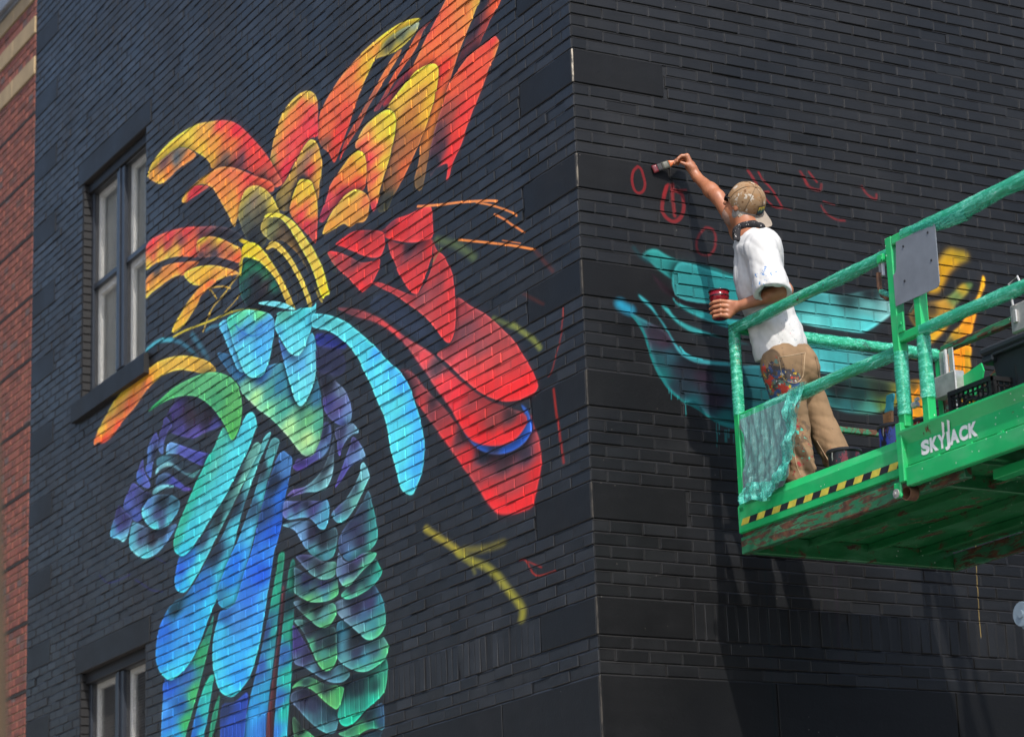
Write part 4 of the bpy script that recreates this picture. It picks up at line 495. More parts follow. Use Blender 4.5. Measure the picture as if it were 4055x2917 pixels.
M_LW = wall_mat('black_painted_brick_left', IMG_L, EXT_L, 1, gain=GL, bs=1.35); M_LM = wall_mat('black_mortar_left', IMG_L, EXT_L, 1, True, gain=GL)
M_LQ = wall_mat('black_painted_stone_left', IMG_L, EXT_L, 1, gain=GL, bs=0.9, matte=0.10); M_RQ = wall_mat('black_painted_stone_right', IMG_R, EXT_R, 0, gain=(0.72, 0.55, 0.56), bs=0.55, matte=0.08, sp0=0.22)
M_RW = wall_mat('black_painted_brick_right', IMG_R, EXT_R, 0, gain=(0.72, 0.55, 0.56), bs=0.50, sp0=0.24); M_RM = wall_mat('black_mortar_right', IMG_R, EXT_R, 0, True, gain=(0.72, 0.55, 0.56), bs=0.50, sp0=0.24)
M_ST = wall_mat('black_painted_stone', None, None, 0, bs=0.9, matte=0.10)
M_FRAME = simple('dark_navy_frame', (0.018, 0.022, 0.030), 0.4, var=0.2, bmp=0.05)
M_RMOR0 = simple('dark_jamb_mortar', (0.014, 0.011, 0.010), 0.9)
M_SHADE = simple('recess_shade_black', (0.005, 0.005, 0.006), 0.6)  # near-black puts the shade of lintel and reveal into the colour
M_WHITE = simple('white_sash', (0.90, 0.88, 0.82), 0.5, var=0.08)
M_CURT = simple('cream_curtain', (0.88, 0.84, 0.76), 0.85, var=0.1, scale=6)
M_ROOM = simple('dim_room', (0.10, 0.10, 0.10), 0.9)
M_WIRE = simple('security_wire', (0.16, 0.155, 0.15), 0.4, 0.6)
mg, tg, bgl = newmat('window_glass'); tr_ = tg.nodes.new('ShaderNodeBsdfTransparent'); gs_ = tg.nodes.new('ShaderNodeBsdfGlossy'); gs_.inputs['Roughness'].default_value = 0.02; fr_ = tg.nodes.new('ShaderNodeFresnel'); fr_.inputs[0].default_value = 1.45; mx_ = tg.nodes.new('ShaderNodeMixShader')
tr_.inputs[0].default_value = (0.93, 0.96, 0.95, 1); tg.links.new(fr_.outputs[0], mx_.inputs[0]); tg.links.new(tr_.outputs[0], mx_.inputs[1]); tg.links.new(gs_.outputs[0], mx_.inputs[2]); tg.links.new(mx_.outputs[0], tg.nodes['Material Output'].inputs['Surface']); M_GLASS = mg
# cream sealant at the corner of the quoins, partly painted over
ms, ts, bs = newmat('corner_sealant'); ps = pos(ts)
spz = ts.nodes.new('ShaderNodeSeparateXYZ'); ts.links.new(ps, spz.inputs[0])
rs = ramp(ts, noise(ts, scaled(ts, ps, (20, 20, 9)), 1.0, 4, 0.7), [(0.42, (0.045, 0.043, 0.04)), (0.55, (0.42, 0.36, 0.28))])
old = ramp(ts, math_(ts, 'MULTIPLY', spz.outputs[2], 0.1), [(0.62, (0.07,)*3), (0.70, (1,)*3)]).outputs[0]
ts.links.new(mixc(ts, 1.0, rs.outputs[0], old, 'MULTIPLY'), bs.inputs['Base Color']); bs.inputs['Roughness'].default_value = 0.8; M_SEAL = ms

# ================================================================== GROUND
M_GND = simple('pale_concrete', (0.30, 0.285, 0.26), 0.9, var=0.2, scale=0.8, bmp=0.3)
mesh('ground', [(-400, -400, 0), (400, -400, 0), (400, 400, 0), (-400, 400, 0)], [(0, 1, 2, 3)], M_GND)['kind'] = 'structure'
M_ASP = simple('street_asphalt', (0.06, 0.06, 0.062), 0.9, var=0.2, scale=3, bmp=0.4)
mesh('road', [(-400, -12.5, 0.004), (400, -12.5, 0.004), (400, -5.2, 0.004), (-400, -5.2, 0.004)], [(0, 1, 2, 3)], M_ASP)['kind'] = 'structure'
M_KERB = simple('kerb_concrete', (0.36, 0.35, 0.33), 0.85)
MB().box(-400, 400, -5.2, -5.05, 0.0, 0.13, 0.012).build('kerb', M_KERB)['kind'] = 'structure'
MB().box(-400, 400, -12.65, -12.5, 0.0, 0.13, 0.012).build('kerb', M_KERB)['kind'] = 'structure'

# ================================================================== BLACK BUILDING
CO = 0.0677; BL = 0.2032; J = 0.0095; Z0 = 7.15; U_L = 9.17; U_R = 7.0; K0, K1 = -76, 51; QW = 2.93*BL
def zk(k): return Z0-k*CO
ROOF = zk(K0)
bld = empty('black_brick_building', (3.5, 4.5, 0))
tag(bld, 'black painted brick corner building carrying the bright feather mural', 'building')
WIN = [(6.46, 7.90, -27, 0), (6.44, 7.86, 33, 60)]
LIN = [(6.36, 8.01, -30, -27), (6.36, 7.96, 30, 33)]; SIL = [(6.39, 8.03, 0, 3), (6.39, 7.96, 60, 63)]
def subtract(iv, a, b):
    o = []
    for x, y in iv:
        if b <= x or a >= y: o.append((x, y)); continue
        if a > x: o.append((x, a))
        if b < y: o.append((b, y))
    return o
def rows(side):
    """(u0,u1,k0,k1) of every brick of one wall"""
    out = []; U = U_L if side == 'L' else U_R
    for k in range(K0, K1):
        iv = [(0.0, U)]; m = k % 9
        if m < 3:
            iv = subtract(iv, -1, QW)
            if side == 'L': iv = subtract(iv, U-QW, U+1)
        if side == 'L':
            for a, b, c, d in WIN+LIN+SIL:
                if c <= k < d: iv = subtract(iv, a, b)
        if 45 <= k < 48:
            if k > 45: continue
            for a, b in iv:                         # soldier course: bricks on end, three courses tall
                n = max(1, round((b-a)/CO)); s_ = (b-a)/n
                for i in range(n): out.append((a+i*s_, a+(i+1)*s_, 45, 48))
            continue
        half = (k % 2 == 1) if side == 'R' else (k % 2 == 0)
        off = -BL/2 if half else 0.0
        for a, b in iv:
            n0 = int(math.floor((a-off)/BL+1e-6)); u = off+n0*BL
            while u < b-1e-6:
                x, y = max(u, a), min(u+BL, b)
                if y-x > 0.022: out.append((x, y, k, k+1))
                u += BL
    return out
def brick_geo(w_, h_, dep=0.016, bv=0.0035):
    hw, hh = w_/2, h_/2
    V = [(-hw+bv, -hh+bv, 0), (hw-bv, -hh+bv, 0), (hw-bv, hh-bv, 0), (-hw+bv, hh-bv, 0)]
    V += [(-hw, -hh, -bv*0.8), (hw, -hh, -bv*0.8), (hw, hh, -bv*0.8), (-hw, hh, -bv*0.8)]
    V += [(-hw, -hh, -dep), (hw, -hh, -dep), (hw, hh, -dep), (-hw, hh, -dep)]
    Fc = [(0, 1, 2, 3)]
    for a, b in ((0, 4), (4, 8)):
        for i in range(4): j = (i+1) % 4; Fc.append((a+i, b+i, b+j, a+j))
    return V, Fc
def place(side, u, out, z):       # wall coordinates -> world
    return (u, -out, z) if side == 'R' else (-out, u, z)
def wall_faces(side, Fc): return Fc if side == 'R' else [f[::-1] for f in Fc]

def brick_field(side, bricks, name, mat, parent):
    V = []; Fc = []; TN = []
    for (a, b, k0, k1) in bricks:
        zt, zb = zk(k0), zk(k1); jz = RNG.normal(0, 0.0008)
        g, f = brick_geo(b-a-J-abs(RNG.normal(0, .0008)), zt-zb-J-abs(RNG.normal(0, .0006)))
        n = len(V); cu, cz = (a+b)/2, (zt+zb)/2+jz; o = RNG.normal(0, 0.0016); tl = RNG.normal(0, 0.005); t2 = RNG.normal(0, 0.018)
        for x, y, d in g: V.append(place(side, cu+x-tl*y, d+o+t2*y+RNG.normal(0, .0002), cz+y+tl*x))
        Fc += [tuple(i+n for i in q) for q in wall_faces(side, f)]; TN += [float(np.clip(RNG.normal(.5, .25), 0, 1))]*len(f)
    o = mesh(name, V, Fc, mat, parent); o.data.attributes.new('tone', 'FLOAT', 'FACE').data.foreach_set('value', TN); o['kind'] = 'stuff'; return o

def backing(side, name, mat, holes, U, dep=0.0065):
    us = sorted({0.0, U, *[h for w_ in holes for h in w_[:2]]}); zs = sorted({0.0, ROOF, *[zk(k) for w_ in holes for k in w_[2:]]})
    V = []; Fc = []
    for i in range(len(us)-1):
        for j in range(len(zs)-1):
            c = ((us[i]+us[i+1])/2, (zs[j]+zs[j+1])/2)
            if any(a < c[0] < b and zk(d) < c[1] < zk(e) for a, b, e, d in holes): continue
            n = len(V); u0 = us[i]+(0.0065 if i == 0 else 0)
            V += [place(side, u, -dep, z) for u, z in ((u0, zs[j]), (us[i+1], zs[j]), (us[i+1], zs[j+1]), (u0, zs[j+1]))]
            Fc += wall_faces(side, [(n, n+1, n+2, n+3)])
    return mesh(name, V, Fc, mat, bld)
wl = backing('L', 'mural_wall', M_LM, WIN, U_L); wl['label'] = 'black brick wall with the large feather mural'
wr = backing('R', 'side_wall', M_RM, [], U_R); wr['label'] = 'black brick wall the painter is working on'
bl = rows('L'); br = rows('R')
# the largest 300 bricks in view stand in the right-hand wall: each its own object
near = sorted([q for q in br if -4 <= q[2] < 51 and q[1]-q[0] > 0.06 and q[3]-q[2] == 1], key=lambda q: ((q[0]+q[1])/2 > 1.42, (q[0]+q[1])/2))[:300]
ns = set(near)
brick_mesh = {}
for q in near:
    key = (round(q[1]-q[0], 3), int(RNG.integers(0, 7)))
    if key not in brick_mesh:
        g, f = brick_geo(q[1]-q[0]-J, CO-J)
        me = bpy.data.meshes.new('brick'); me.from_pydata([place('R', x, d, y) for x, y, d in g], [], f); me.materials.append(M_RW); me.update(); brick_mesh[key] = me; me.attributes.new('tone', 'FLOAT', 'FACE').data.foreach_set('value', [0.08+0.14*key[1]]*len(f))
    o = bpy.data.objects.new('brick', brick_mesh[key])
    o.location = ((q[0]+q[1])/2, RNG.normal(0, .0016), (zk(q[2])+zk(q[3]))/2+RNG.normal(0, .0008))
    o.rotation_euler = (RNG.normal(0, .018), RNG.normal(0, .005), RNG.normal(0, .004)); COL.objects.link(o); o.parent = wr
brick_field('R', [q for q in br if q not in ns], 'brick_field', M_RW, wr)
for side, U, par, mt in (('R', U_R, wr, M_RM), ('L', U_L, wl, M_LM)):      # weathered bed joints: struck back at the top, sloping out to the brick below
    V = []; Fc = []
    for k in range(K0, K1+1):
        iv = [(0.004, U)]
        if k % 9 in (1, 2): iv = subtract(iv, -1, QW)
        if 46 <= k <= 47: continue
        if side == 'L':
            if k % 9 in (1, 2): iv = subtract(iv, U-QW, U+1)
            for a, b, c, d in WIN+LIN+SIL:
                if c <= k <= d: iv = subtract(iv, a, b)
        for a, b in iv:
            m_ = max(1, int((b-a)/0.1)); n = len(V)
            for i in range(m_+1):
                u = a+(b-a)*i/m_; e_ = RNG.normal(0, .0006)
                V += [place(side, u, -.0012+e_, zk(k)-J/2-.0005), place(side, u, -.0032+e_, zk(k)-J/2+.003+e_), place(side, u, -.0080, zk(k)+J/2+.001)]
            for i in range(m_):
                for q in (0, 1): Fc += wall_faces(side, [(n+3*i+q, n+3*i+3+q, n+3*i+4+q, n+3*i+1+q)])
    mesh('bed_joint', V, Fc, mt, par)['kind'] = 'stuff'
    V = []; Fc = []                                             # head joints: nearly full
    for a, b, k0_, k1_ in (br if side == 'R' else bl):
        n = len(V); e_ = RNG.normal(0, .0004)-.0024; V += [place(side, u, e_, z) for u, z in ((b-J, zk(k1_)+J*.45), (b+J, zk(k1_)+J*.45), (b+J, zk(k0_)-J*.45), (b-J, zk(k0_)-J*.45))]; Fc += wall_faces(side, [(n, n+1, n+2, n+3)])
    mesh('head_joint', V, Fc, mt, par)['kind'] = 'stuff'
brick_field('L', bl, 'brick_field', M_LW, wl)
# corner quoins and far-end quoins
def slab(side, u0, u1, k0, k1, proud, name, mat, parent):
    b = MB(); z1, z0 = zk(k0)-J/2, zk(k1)+J/2
    if side == 'R': b.box(u0, u1, -proud, 0.03, z0, z1, 0.004)
    else: b.box(-proud, 0.03, u0, u1, z0, z1, 0.004)
    return b.build(name, mat, parent)
for n in range(-8, 6):
    k = 9*n
    if k < K0: continue
    slab('R', 0.010, QW-J, k, k+3, 0.002, 'quoin_stone', M_RQ, wr)
    slab('L', 0.010, QW-J, k, k+3, 0.002, 'quoin_stone', M_LQ, wl)
    slab('L', U_L-QW+J, U_L-0.004, k, k+3, 0.002, 'quoin_stone', M_ST, wl)
    MB().box(-0.001, 0.0095, -0.001, 0.0095, zk(k+3)+J/2, zk(k)-J/2, 0.003).build('corner_sealant', M_SEAL, wr)
# smooth stone base
for side, U, par, first in (('R', U_R, wr, 1.10), ('L', U_L, wl, 1.05)):
    u = 0.010; e = first; zt = zk(51)-J/2; rowh = 0.92
    for r in range(4):
        u = 0.010; e = first if r % 2 == 0 else 0.62
        z1 = zt-r*rowh; z0 = max(0.0, z1-rowh+0.008)
        while u < U-0.05:
            e = min(e, U)
            b = MB()
            if side == 'R': b.box(u, e-0.009, -0.003, 0.03, z0, z1, 0.004)
            else: b.box(-0.003, 0.03, u, e-0.009, z0, z1, 0.004)
            b.build('base_stone', M_RQ if side == 'R' else M_LQ, par); u = e; e += 1.2
    
MB().box(-0.0015, 0.0095, -0.0015, 0.0095, 0, zk(51)-J/2, 0.003).build('corner_sealant', M_SEAL, wr)
# roof, hidden walls and parapet cap
MB().box(0.35, U_R, 0.35, U_L, ROOF-0.5, ROOF-0.3).box(0.02, 0.35, 0.02, U_L, ROOF-0.5, ROOF).box(0.35, U_R, 0.02, 0.35, ROOF-0.5, ROOF).box(U_R-0.3, U_R-0.01, 0.35, U_L, 0, ROOF-0.5).box(0.35, U_R-0.3, U_L-0.3, U_L-0.01, 0, ROOF-0.5).build('roof', M_ST, bld)
MB().box(-0.06, 0.4, -0.06, U_L, ROOF, ROOF+0.12, 0.01).box(0.4, U_R, -0.06, 0.4, ROOF+0.001, ROOF+0.121, 0.01).build('parapet_cap', M_ST, bld)

# ---- windows
def window(Y0, Y1, k0, k1, lin, sil, label):
    zt, zb = zk(k0), zk(k1); R_ = 0.09
    lo = slab('L', lin[0], lin[1], lin[2], lin[3], 0.004, 'lintel', M_ST, wl)
    b = MB(); z1, z0 = zk(sil[2])+0.004, zk(sil[3]-0.35)
    b.add([(-0.042, sil[0], z0), (-0.042, sil[1], z0), (-0.042, sil[1], z1-0.03), (-0.042, sil[0], z1-0.03), (0.12, sil[0], z1), (0.12, sil[1], z1), (0.12, sil[0], z0), (0.12, sil[1], z0)],
          [(0, 3, 2, 1), (3, 4, 5, 2), (0, 1, 7, 6), (0, 6, 4, 3), (1, 2, 5, 7)]); b.build('window_sill', M_ST, wl)
    # brick returns of the opening
    V = MB()
    for k in range(k0, k1):
        d = 0.0006*((k*7) % 5)
        V.box(0.004, R_ if k % 2 else R_, Y1-0.016+d, Y1+0.01, zk(k+1)+J/2, zk(k)-J/2, 0.002)
        V.box(0.004, R_, Y0-0.01, Y0+0.016-d, zk(k+1)+J/2, zk(k)-J/2, 0.002)
    o = V.build('jamb_brick', M_SHADE, wl); o['kind'] = 'stuff'  # reveal shade is carried by this near-black tone
    MB().box(0.004, 0.4, Y1-0.006, Y1+0.03, zb, zt).box(0.004, 0.4, Y0-0.03, Y0+0.006, zb, zt).box(0.004, 0.4, Y0, Y1, zt, zt+0.03).build('jamb_mortar', M_RMOR0, wl)
    W = MB().box(0.35, 3.0, Y0-1, Y1+1, zb-0.8, zt+0.8); W.f = [f[::-1] for f in W.f]
    W.f.pop(0); W.m.pop(0); W.build('dim_room', M_ROOM, bld)
    MB().box(0.345, 0.35, Y0-1, Y0, zb-0.8, zt+0.8).box(0.345, 0.35, Y1, Y1+1, zb-0.8, zt+0.8).box(0.345, 0.35, Y0, Y1, zt, zt+0.8).box(0.345, 0.35, Y0, Y1, zb-0.8, zb).build('room_wall', M_ROOM, bld)
    win = MB()
    x0, x1 = R_-0.02, R_+0.05; fr = 0.05; ya, yb = Y0+0.016, Y1-0.016
    win.box(x0, x1, ya, ya+fr, zb, zt, 0.004).box(x0, x1, yb-fr, yb, zb, zt, 0.004).box(x0, x1, ya+fr, yb-fr, zt-0.09, zt, 0.004).box(x0-0.004, x1, ya+fr, yb-fr, zb, zb+0.07, 0.004)
    wo_ = win.build('window', M_FRAME, bld); wo_['label'] = label
    MB().box(x0-0.03, x1, ya, yb, zt-0.085, zt-0.001, 0.004).build('window_head_shade', M_SHADE, wo_)  # black strip painted in for the shade under the lintel
    ymid = (ya+yb)/2; mw = 0.085
    MB().box(x0-0.012, x1, ymid-mw, ymid+mw, zb+0.07, zt-0.09, 0.005).box(x0-0.022, x0-0.012, ymid-0.012, ymid+0.012, zb+0.07, zt-0.09, 0.003).build('mullion', M_FRAME, wo_)
    zm = (zt+zb)/2+0.02
    for a, c in ((ya+fr, ymid-mw), (ymid+mw, yb-fr)):
        MB().box(x0+0.006, x1-0.004, a, c, zm-0.022, zm+0.022, 0.003).build('sash_rail', M_FRAME, wo_)
        # inner white sash behind the guard mesh
        s = MB(); xa, xb = x1-0.022, x1+0.02; q = 0.045
        s.box(xa, xb, a-0.01, a+q, zb+0.05, zt-0.07, 0.003).box(xa, xb, c-q, c+0.01, zb+0.05, zt-0.07, 0.003).box(xa, xb, a+q, c-q, zt-0.13, zt-0.07, 0.003).box(xa, xb, a+q, c-q, zb+0.05, zb+0.11, 0.003).box(xa-0.003, xb, a+q, c-q, zm-0.075, zm-0.01, 0.003)
        s.build('sash', M_WHITE, wo_)
        mesh('pane', [(x1+0.005, a+q-.004, zb+0.1), (x1+0.005, c-q+.004, zb+0.1), (x1+0.005, c-q+.004, zt-0.12), (x1+0.005, a+q-.004, zt-0.12)], [(0, 3, 2, 1)], M_GLASS, wo_)
        # lowered blind / curtain
        n = 28; cv = []; cf = []; ztop = zt-0.08 if k0 < 0 else zt-0.08
        for i in range(n+1):
            y = a-0.02+(c-a+0.04)*i/n; x = x1+0.045+0.012*math.sin(i*1.9)+0.004*math.sin(i*4.7)
            cv += [(x, y, zb+0.0), (x, y, ztop+(0.0 if k0 < 0 else 0))]
        for i in range(n): cf.append((2*i, 2*i+1, 2*i+3, 2*i+2))
        if k0 < 0: mesh('curtain', cv, cf, M_CURT, wo_, True)
        # guard mesh
        g = MB(); st = 0.021; xw = x0+0.02
        y = a+st/2
        while y < c: g.box(xw-.0011, xw+.0011, y-.0007, y+.0007, zb+0.07, zt-0.09); y += st
        z = zb+0.075
        while z < zt-0.09: g.box(xw-.0022, xw-.0008, a, c, z-.0007, z+.0007); z += st
        g.build('guard_mesh', M_WIRE, wo_)
window(*WIN[0], LIN[0], SIL[0], 'upper twin window with dark frame, guard mesh and cream curtains')
window(*WIN[1], LIN[1], SIL[1], 'lower twin window with dark frame and guard mesh')

# ================================================================== RED BRICK BUILDING
def brick_red():
    m, t, b = newmat('red_brick'); p = pos(t); oi = t.nodes.new('ShaderNodeObjectInfo')
    vo = N(t, 'ShaderNodeTexWhiteNoise'); sn = t.nodes.new('ShaderNodeVectorMath'); sn.operation = 'SNAP'; sn.inputs[1].default_value = (5, 0.1016, 0.0677)
    ad = t.nodes.new('ShaderNodeVectorMath'); ad.operation = 'ADD'; ad.inputs[1].default_value = (2.5, 0.0, 0.009); t.links.new(p, ad.inputs[0]); t.links.new(ad.outputs[0], sn.inputs[0]); t.links.new(sn.outputs[0], vo.inputs[0])
    c = ramp(t, vo.outputs['Value'], [(0.0, (0.12, 0.085, 0.08)), (0.06, (0.12, 0.045, 0.034)), (0.45, (0.19, 0.057, 0.040)), (1.0, (0.24, 0.077, 0.051))])
    c2 = mixc(t, 1.0, c.outputs[0], ramp(t, noise(t, p, 30, 4), [(0.3, (0.8,)*3), (0.7, (1.1,)*3)]).outputs[0], 'MULTIPLY')
    t.links.new(c2, b.inputs['Base Color']); b.inputs['Roughness'].default_value = 0.85; bump(t, b, noise(t, p, 80, 4), 0.5, 0.002); return m
M_RED = brick_red(); M_RMOR = simple('tan_mortar', (0.33, 0.24, 0.16), 0.95, var=0.2, scale=20); M_TAN = simple('tan_band_stone', (0.31, 0.225, 0.125), 0.85, var=0.18, scale=4, bmp=0.3)
M_COP = simple('grey_metal_coping', (0.20, 0.21, 0.23), 0.5, 0.3, var=0.2, scale=2)
red = empty('red_brick_building', (4, 12, 0)); tag(red, 'red brick building with tan stone bands joining the black building', 'building')
RY0, RY1, RT = 9.185, 16.0, 11.345
rw = mesh('street_wall', [(0.008, RY0-0.012, 0), (0.008, RY1, 0), (0.008, RY1, RT), (0.008, RY0-0.012, RT)], [(0, 3, 2, 1)], M_RMOR, red)
bands = [(11.165, 11.315), (10.83, 11.0), (10.44, 10.615)]; groove = [10.08, 9.515, 8.96, 8.39, 7.83, 7.263, 6.676, 6.10, 5.55, 4.98, 4.41, 3.84, 3.27, 2.7]
redb = []; z = 0.02; k = 0
edges = sorted([(a, b, 's') for a, b in bands]+[(g-0.012, g+0.012, 'g') for g in groove])
segs = []; cur = 2.2
for a, b, ty in edges: segs.append((cur, a)); cur = b
segs.append((cur, RT)); kk = 0
for a, b in segs:
    n = max(1, round((b-a)/CO)); h = (b-a)/n
    if b-a < 0.03: continue
    for i in range(n):
        off = 0 if kk % 2 else -BL/2; kk += 1; y = RY0+off
        while y < RY1:
            y0, y1 = max(y, RY0), min(y+BL, RY1)
            if y1-y0 > 0.03: redb.append((y0, y1, a+i*h, a+(i+1)*h))
            y += BL
vis = sorted([q for q in redb if q[2] > 4.4 and q[1] < 10.2], key=lambda q: (abs(q[1]-q[0]-BL) > 0.01, q[2]))[:300]; vs = set(vis); rmesh = {}
for q in vis:
    key = (round(q[1]-q[0], 3), round(q[3]-q[2], 3))
    if key not in rmesh:
        g, f = brick_geo(key[0]-0.011, key[1]-0.011); me = bpy.data.meshes.new('brick'); me.from_pydata([place('L', x, d, y) for x, y, d in g], [], wall_faces('L', f)); me.materials.append(M_RED); me.update(); rmesh[key] = me
    o = bpy.data.objects.new('brick', rmesh[key]); o.location = (RNG.normal(0, .001), (q[0]+q[1])/2, (q[2]+q[3])/2); COL.objects.link(o); o.parent = rw
V = []; Fc = []
for q in redb:
    if q in vs: continue
    g, f = brick_geo(q[1]-q[0]-0.011, q[3]-q[2]-0.011); n = len(V); o_ = RNG.normal(0, .001)
    V += [place('L', (q[0]+q[1])/2+x, d+o_, (q[2]+q[3])/2+y) for x, y, d in g]; Fc += [tuple(i+n for i in t_) for t_ in wall_faces('L', f)]
mesh('brick_field', V, Fc, M_RED, rw)['kind'] = 'stuff'
for a, b in bands:
    y = RY0; i = 0
    while y < RY1:
        e = min(RY1, y+(0.62 if i == 0 else 0.9)); MB().box(-0.012, 0.03, y, e-0.008, a+0.004, b-0.004, 0.004).build('band_stone', M_TAN, rw); y = e; i += 1
M_GSHADE = simple('dark_groove_shade', (0.016, 0.013, 0.012), 0.9)  # dark strips fill the grooves, their recess shade put in as colour
for g_ in groove: MB().box(-0.002, 0.02, RY0, RY1, g_-0.013, g_+0.013).build('groove_shade', M_GSHADE, rw)
MB().box(-0.07, 0.5, RY0-0.005, RY1, RT, RT+0.17, 0.012).box(-0.03, 0.45, RY0, RY1, RT-0.03, RT).build('coping', M_COP, red)
MB().box(0.02, 0.5, RY0+0.01, RY1, 0, RT-0.03).box(0.5, 8, RY0+0.01, RY1, 0, RT-0.6).build('building_core', M_RMOR, red)

# ================================================================== UTILITY POLE
M_POLE = simple('weathered_pole_wood', (0.115, 0.072, 0.036), 0.9, var=0.25, scale=5, bmp=0.3)
pl = empty('utility_pole', (-5.29, -6.20, 0)); tag(pl, 'weathered brown wooden pole leaning beside the street', 'pole')
a = Vector((-5.198, -6.403, 2.35)); d = Vector((-5.28, -6.566, 3.0))-a
dirp = d.normalized(); side = rt.normalized()
c0 = a - side*0.139
c0 = Vector(c0); base = c0 - dirp*(c0.z/dirp.z); top = base + dirp*(7.0/dirp.z)
pl.location = base
MB().tube([base+(top-base)*(i/8) for i in range(9)], [0.15-0.004*i for i in range(9)], 20).build('shaft', M_POLE, pl, True)

# ================================================================== BUILDINGS ACROSS THE STREETS (unseen, added to darken what the lower walls reflect)
M_NB = simple('brown_brick', (0.09, 0.06, 0.045), 0.9, var=0.25, scale=3); M_NW = simple('dark_window', (0.03, 0.035, 0.04), 0.1, bmp=0)
def added_building(name, x0, x1, y0, y1, h, face, label):
    e = empty(name, ((x0+x1)/2, (y0+y1)/2, 0)); tag(e, label, 'building')
    MB().box(x0, x1, y0, y1, 0, h).build('wall', M_NB, e); MB().box(x0-0.2, x1+0.2, y0-0.2, y1+0.2, h, h+0.35, 0.03).build('roof', M_COP, e)
    for fl in range(int(h//3.4)):
        n = int(((y1-y0) if face == 'x' else (x1-x0))//4)
        for i in range(n):
            c = (y0 if face == 'x' else x0)+2+i*4; z = 1.2+fl*3.4
            b = MB().box(x1-0.02, x1+0.03, c-0.7, c+0.7, z, z+1.8) if face == 'x' else MB().box(c-0.7, c+0.7, y1-0.02, y1+0.03, z, z+1.8)
            b.build('window', M_NW, e)
added_building('added_warehouse', -34, -20, 2, 80, 19.0, 'x', 'long unseen brown brick warehouse added to darken reflections in the mural wall')
added_building('added_row', -6, 60, -46, -30, 11.0, 'y', 'unseen brown brick row building added to darken reflections in the side wall')
# ================================================================== SCISSOR LIFT
def lift_green(name, rust=0.5, col=(0.013, 0.36, 0.105), rs=7.0, an=1.0):
    m, t, b = newmat(name); p = pos(t)
    n = noise(t, p, 2.5, 4, 0.6); g = ramp(t, n, [(0.3, tuple(c*0.82 for c in col)), (0.7, tuple(min(1, c*1.18) for c in col))]).outputs[0]
    fade = ramp(t, noise(t, scaled(t, p, (3, 3, 9)), 1.2, 5, 0.65), [(0.50, (0,)*3), (0.75, (0.35,)*3)]).outputs[0]
    g = mixc(t, fade, g, (0.16, 0.42, 0.24))                                   # chalked paint
    r = noise(t, scaled(t, p, (1, an, 1)), rs, 8, 0.72, dist=0.6)
    rf = ramp(t, r, [(0.60-0.14*rust, (0,)*3), (0.635-0.13*rust, (1,)*3)]).outputs[0]
    rc = ramp(t, noise(t, p, 22, 5, 0.7), [(0.3, (0.018, 0.010, 0.007)), (0.55, (0.085, 0.030, 0.013)), (0.75, (0.17, 0.075, 0.03))]).outputs[0]
    c = mixc(t, rf, g, rc)
    vo = N(t, 'ShaderNodeTexVoronoi'); vo.inputs['Scale'].default_value = 30; t.links.new(p, vo.inputs['Vector'])
    sp = math_(t, 'MULTIPLY', math_(t, 'LESS_THAN', vo.outputs['Distance'], 0.11), math_(t, 'GREATER_THAN', noise(t, p, 4.0, 2), 0.52))
    c = mixc(t, math_(t, 'MULTIPLY', sp, 0.7), c, (0.62, 0.66, 0.58))           # pale paint specks
    t.links.new(c, b.inputs['Base Color'])
    ro = mixc(t, rf, (0.36,)*3, (0.85,)*3); t.links.new(ro, b.inputs['Roughness']); bump(t, b, noise(t, p, 45, 4, 0.6), 0.2, 0.0015); return m
M_GR = lift_green('green_paint', -0.25); M_GRR = lift_green('rusted_green_paint', 0.85, (0.02, 0.13, 0.06), 34, 0.16); M_GRU = lift_green('shaded_underside_green', 0.22, (0.009, 0.125, 0.035), 12, 0.4)  # underside green is a darker copy, shade put into its colour
M_GPL = simple('grey_panel_paint', (0.16, 0.175, 0.195), 0.38, var=0.25, scale=3, bmp=0.06)
M_STEEL = simple('bare_steel', (0.42, 0.41, 0.39), 0.42, 0.6, var=0.2, scale=15)
M_RUST = simple('rusted_steel', (0.10, 0.045, 0.022), 0.85, var=0.6, scale=25, bmp=0.4)
M_BGREY = simple('blue_grey_paint', (0.17, 0.22, 0.26), 0.45, var=0.2)
M_BLK = simple('black_rubber', (0.012, 0.012, 0.013), 0.6)
M_YEL = simple('hazard_yellow', (0.55, 0.47, 0.06), 0.5, var=0.2, scale=20); M_HBK = simple('hazard_black', (0.016, 0.016, 0.018), 0.5, var=0.3, scale=20)
M_LET = simple('pale_lettering', (0.72, 0.73, 0.70), 0.5, var=0.06)
def film(name, col, alpha, sc, bs=0.55):
    m, t, b = newmat(name); p = pos(t)
    h = math_(t, 'ADD', noise(t, scaled(t, p, sc), 1.0, 6, 0.75, dist=1.2), math_(t, 'MULTIPLY', noise(t, p, 40, 3, 0.6, dist=2.5), 0.35))
    c = ramp(t, h, [(0.45, tuple(q*0.6 for q in col)), (0.66, col), (0.80, tuple(min(1, q*1.4+0.12) for q in col)), (0.92, (0.78, 0.88, 0.85))]).outputs[0]  # pale end of the ramp paints white glints into the film
    t.links.new(c, b.inputs['Base Color']); b.inputs['Roughness'].default_value = 0.2; b.inputs['Specular IOR Level'].default_value = 0.6
    al = ramp(t, h, [(0.45, (alpha*0.65,)*3), (0.95, (min(1, alpha*1.35),)*3)]).outputs[0]; t.links.new(al, b.inputs['Alpha'])
    bump(t, b, h, bs, 0.006); return m
M_FILM = film('teal_stretch_film', (0.035, 0.40, 0.27), 0.60, (26, 6, 50), 0.45)
M_FILM3 = film('teal_gathered_film', (0.05, 0.42, 0.33), 0.62, (50, 45, 7))
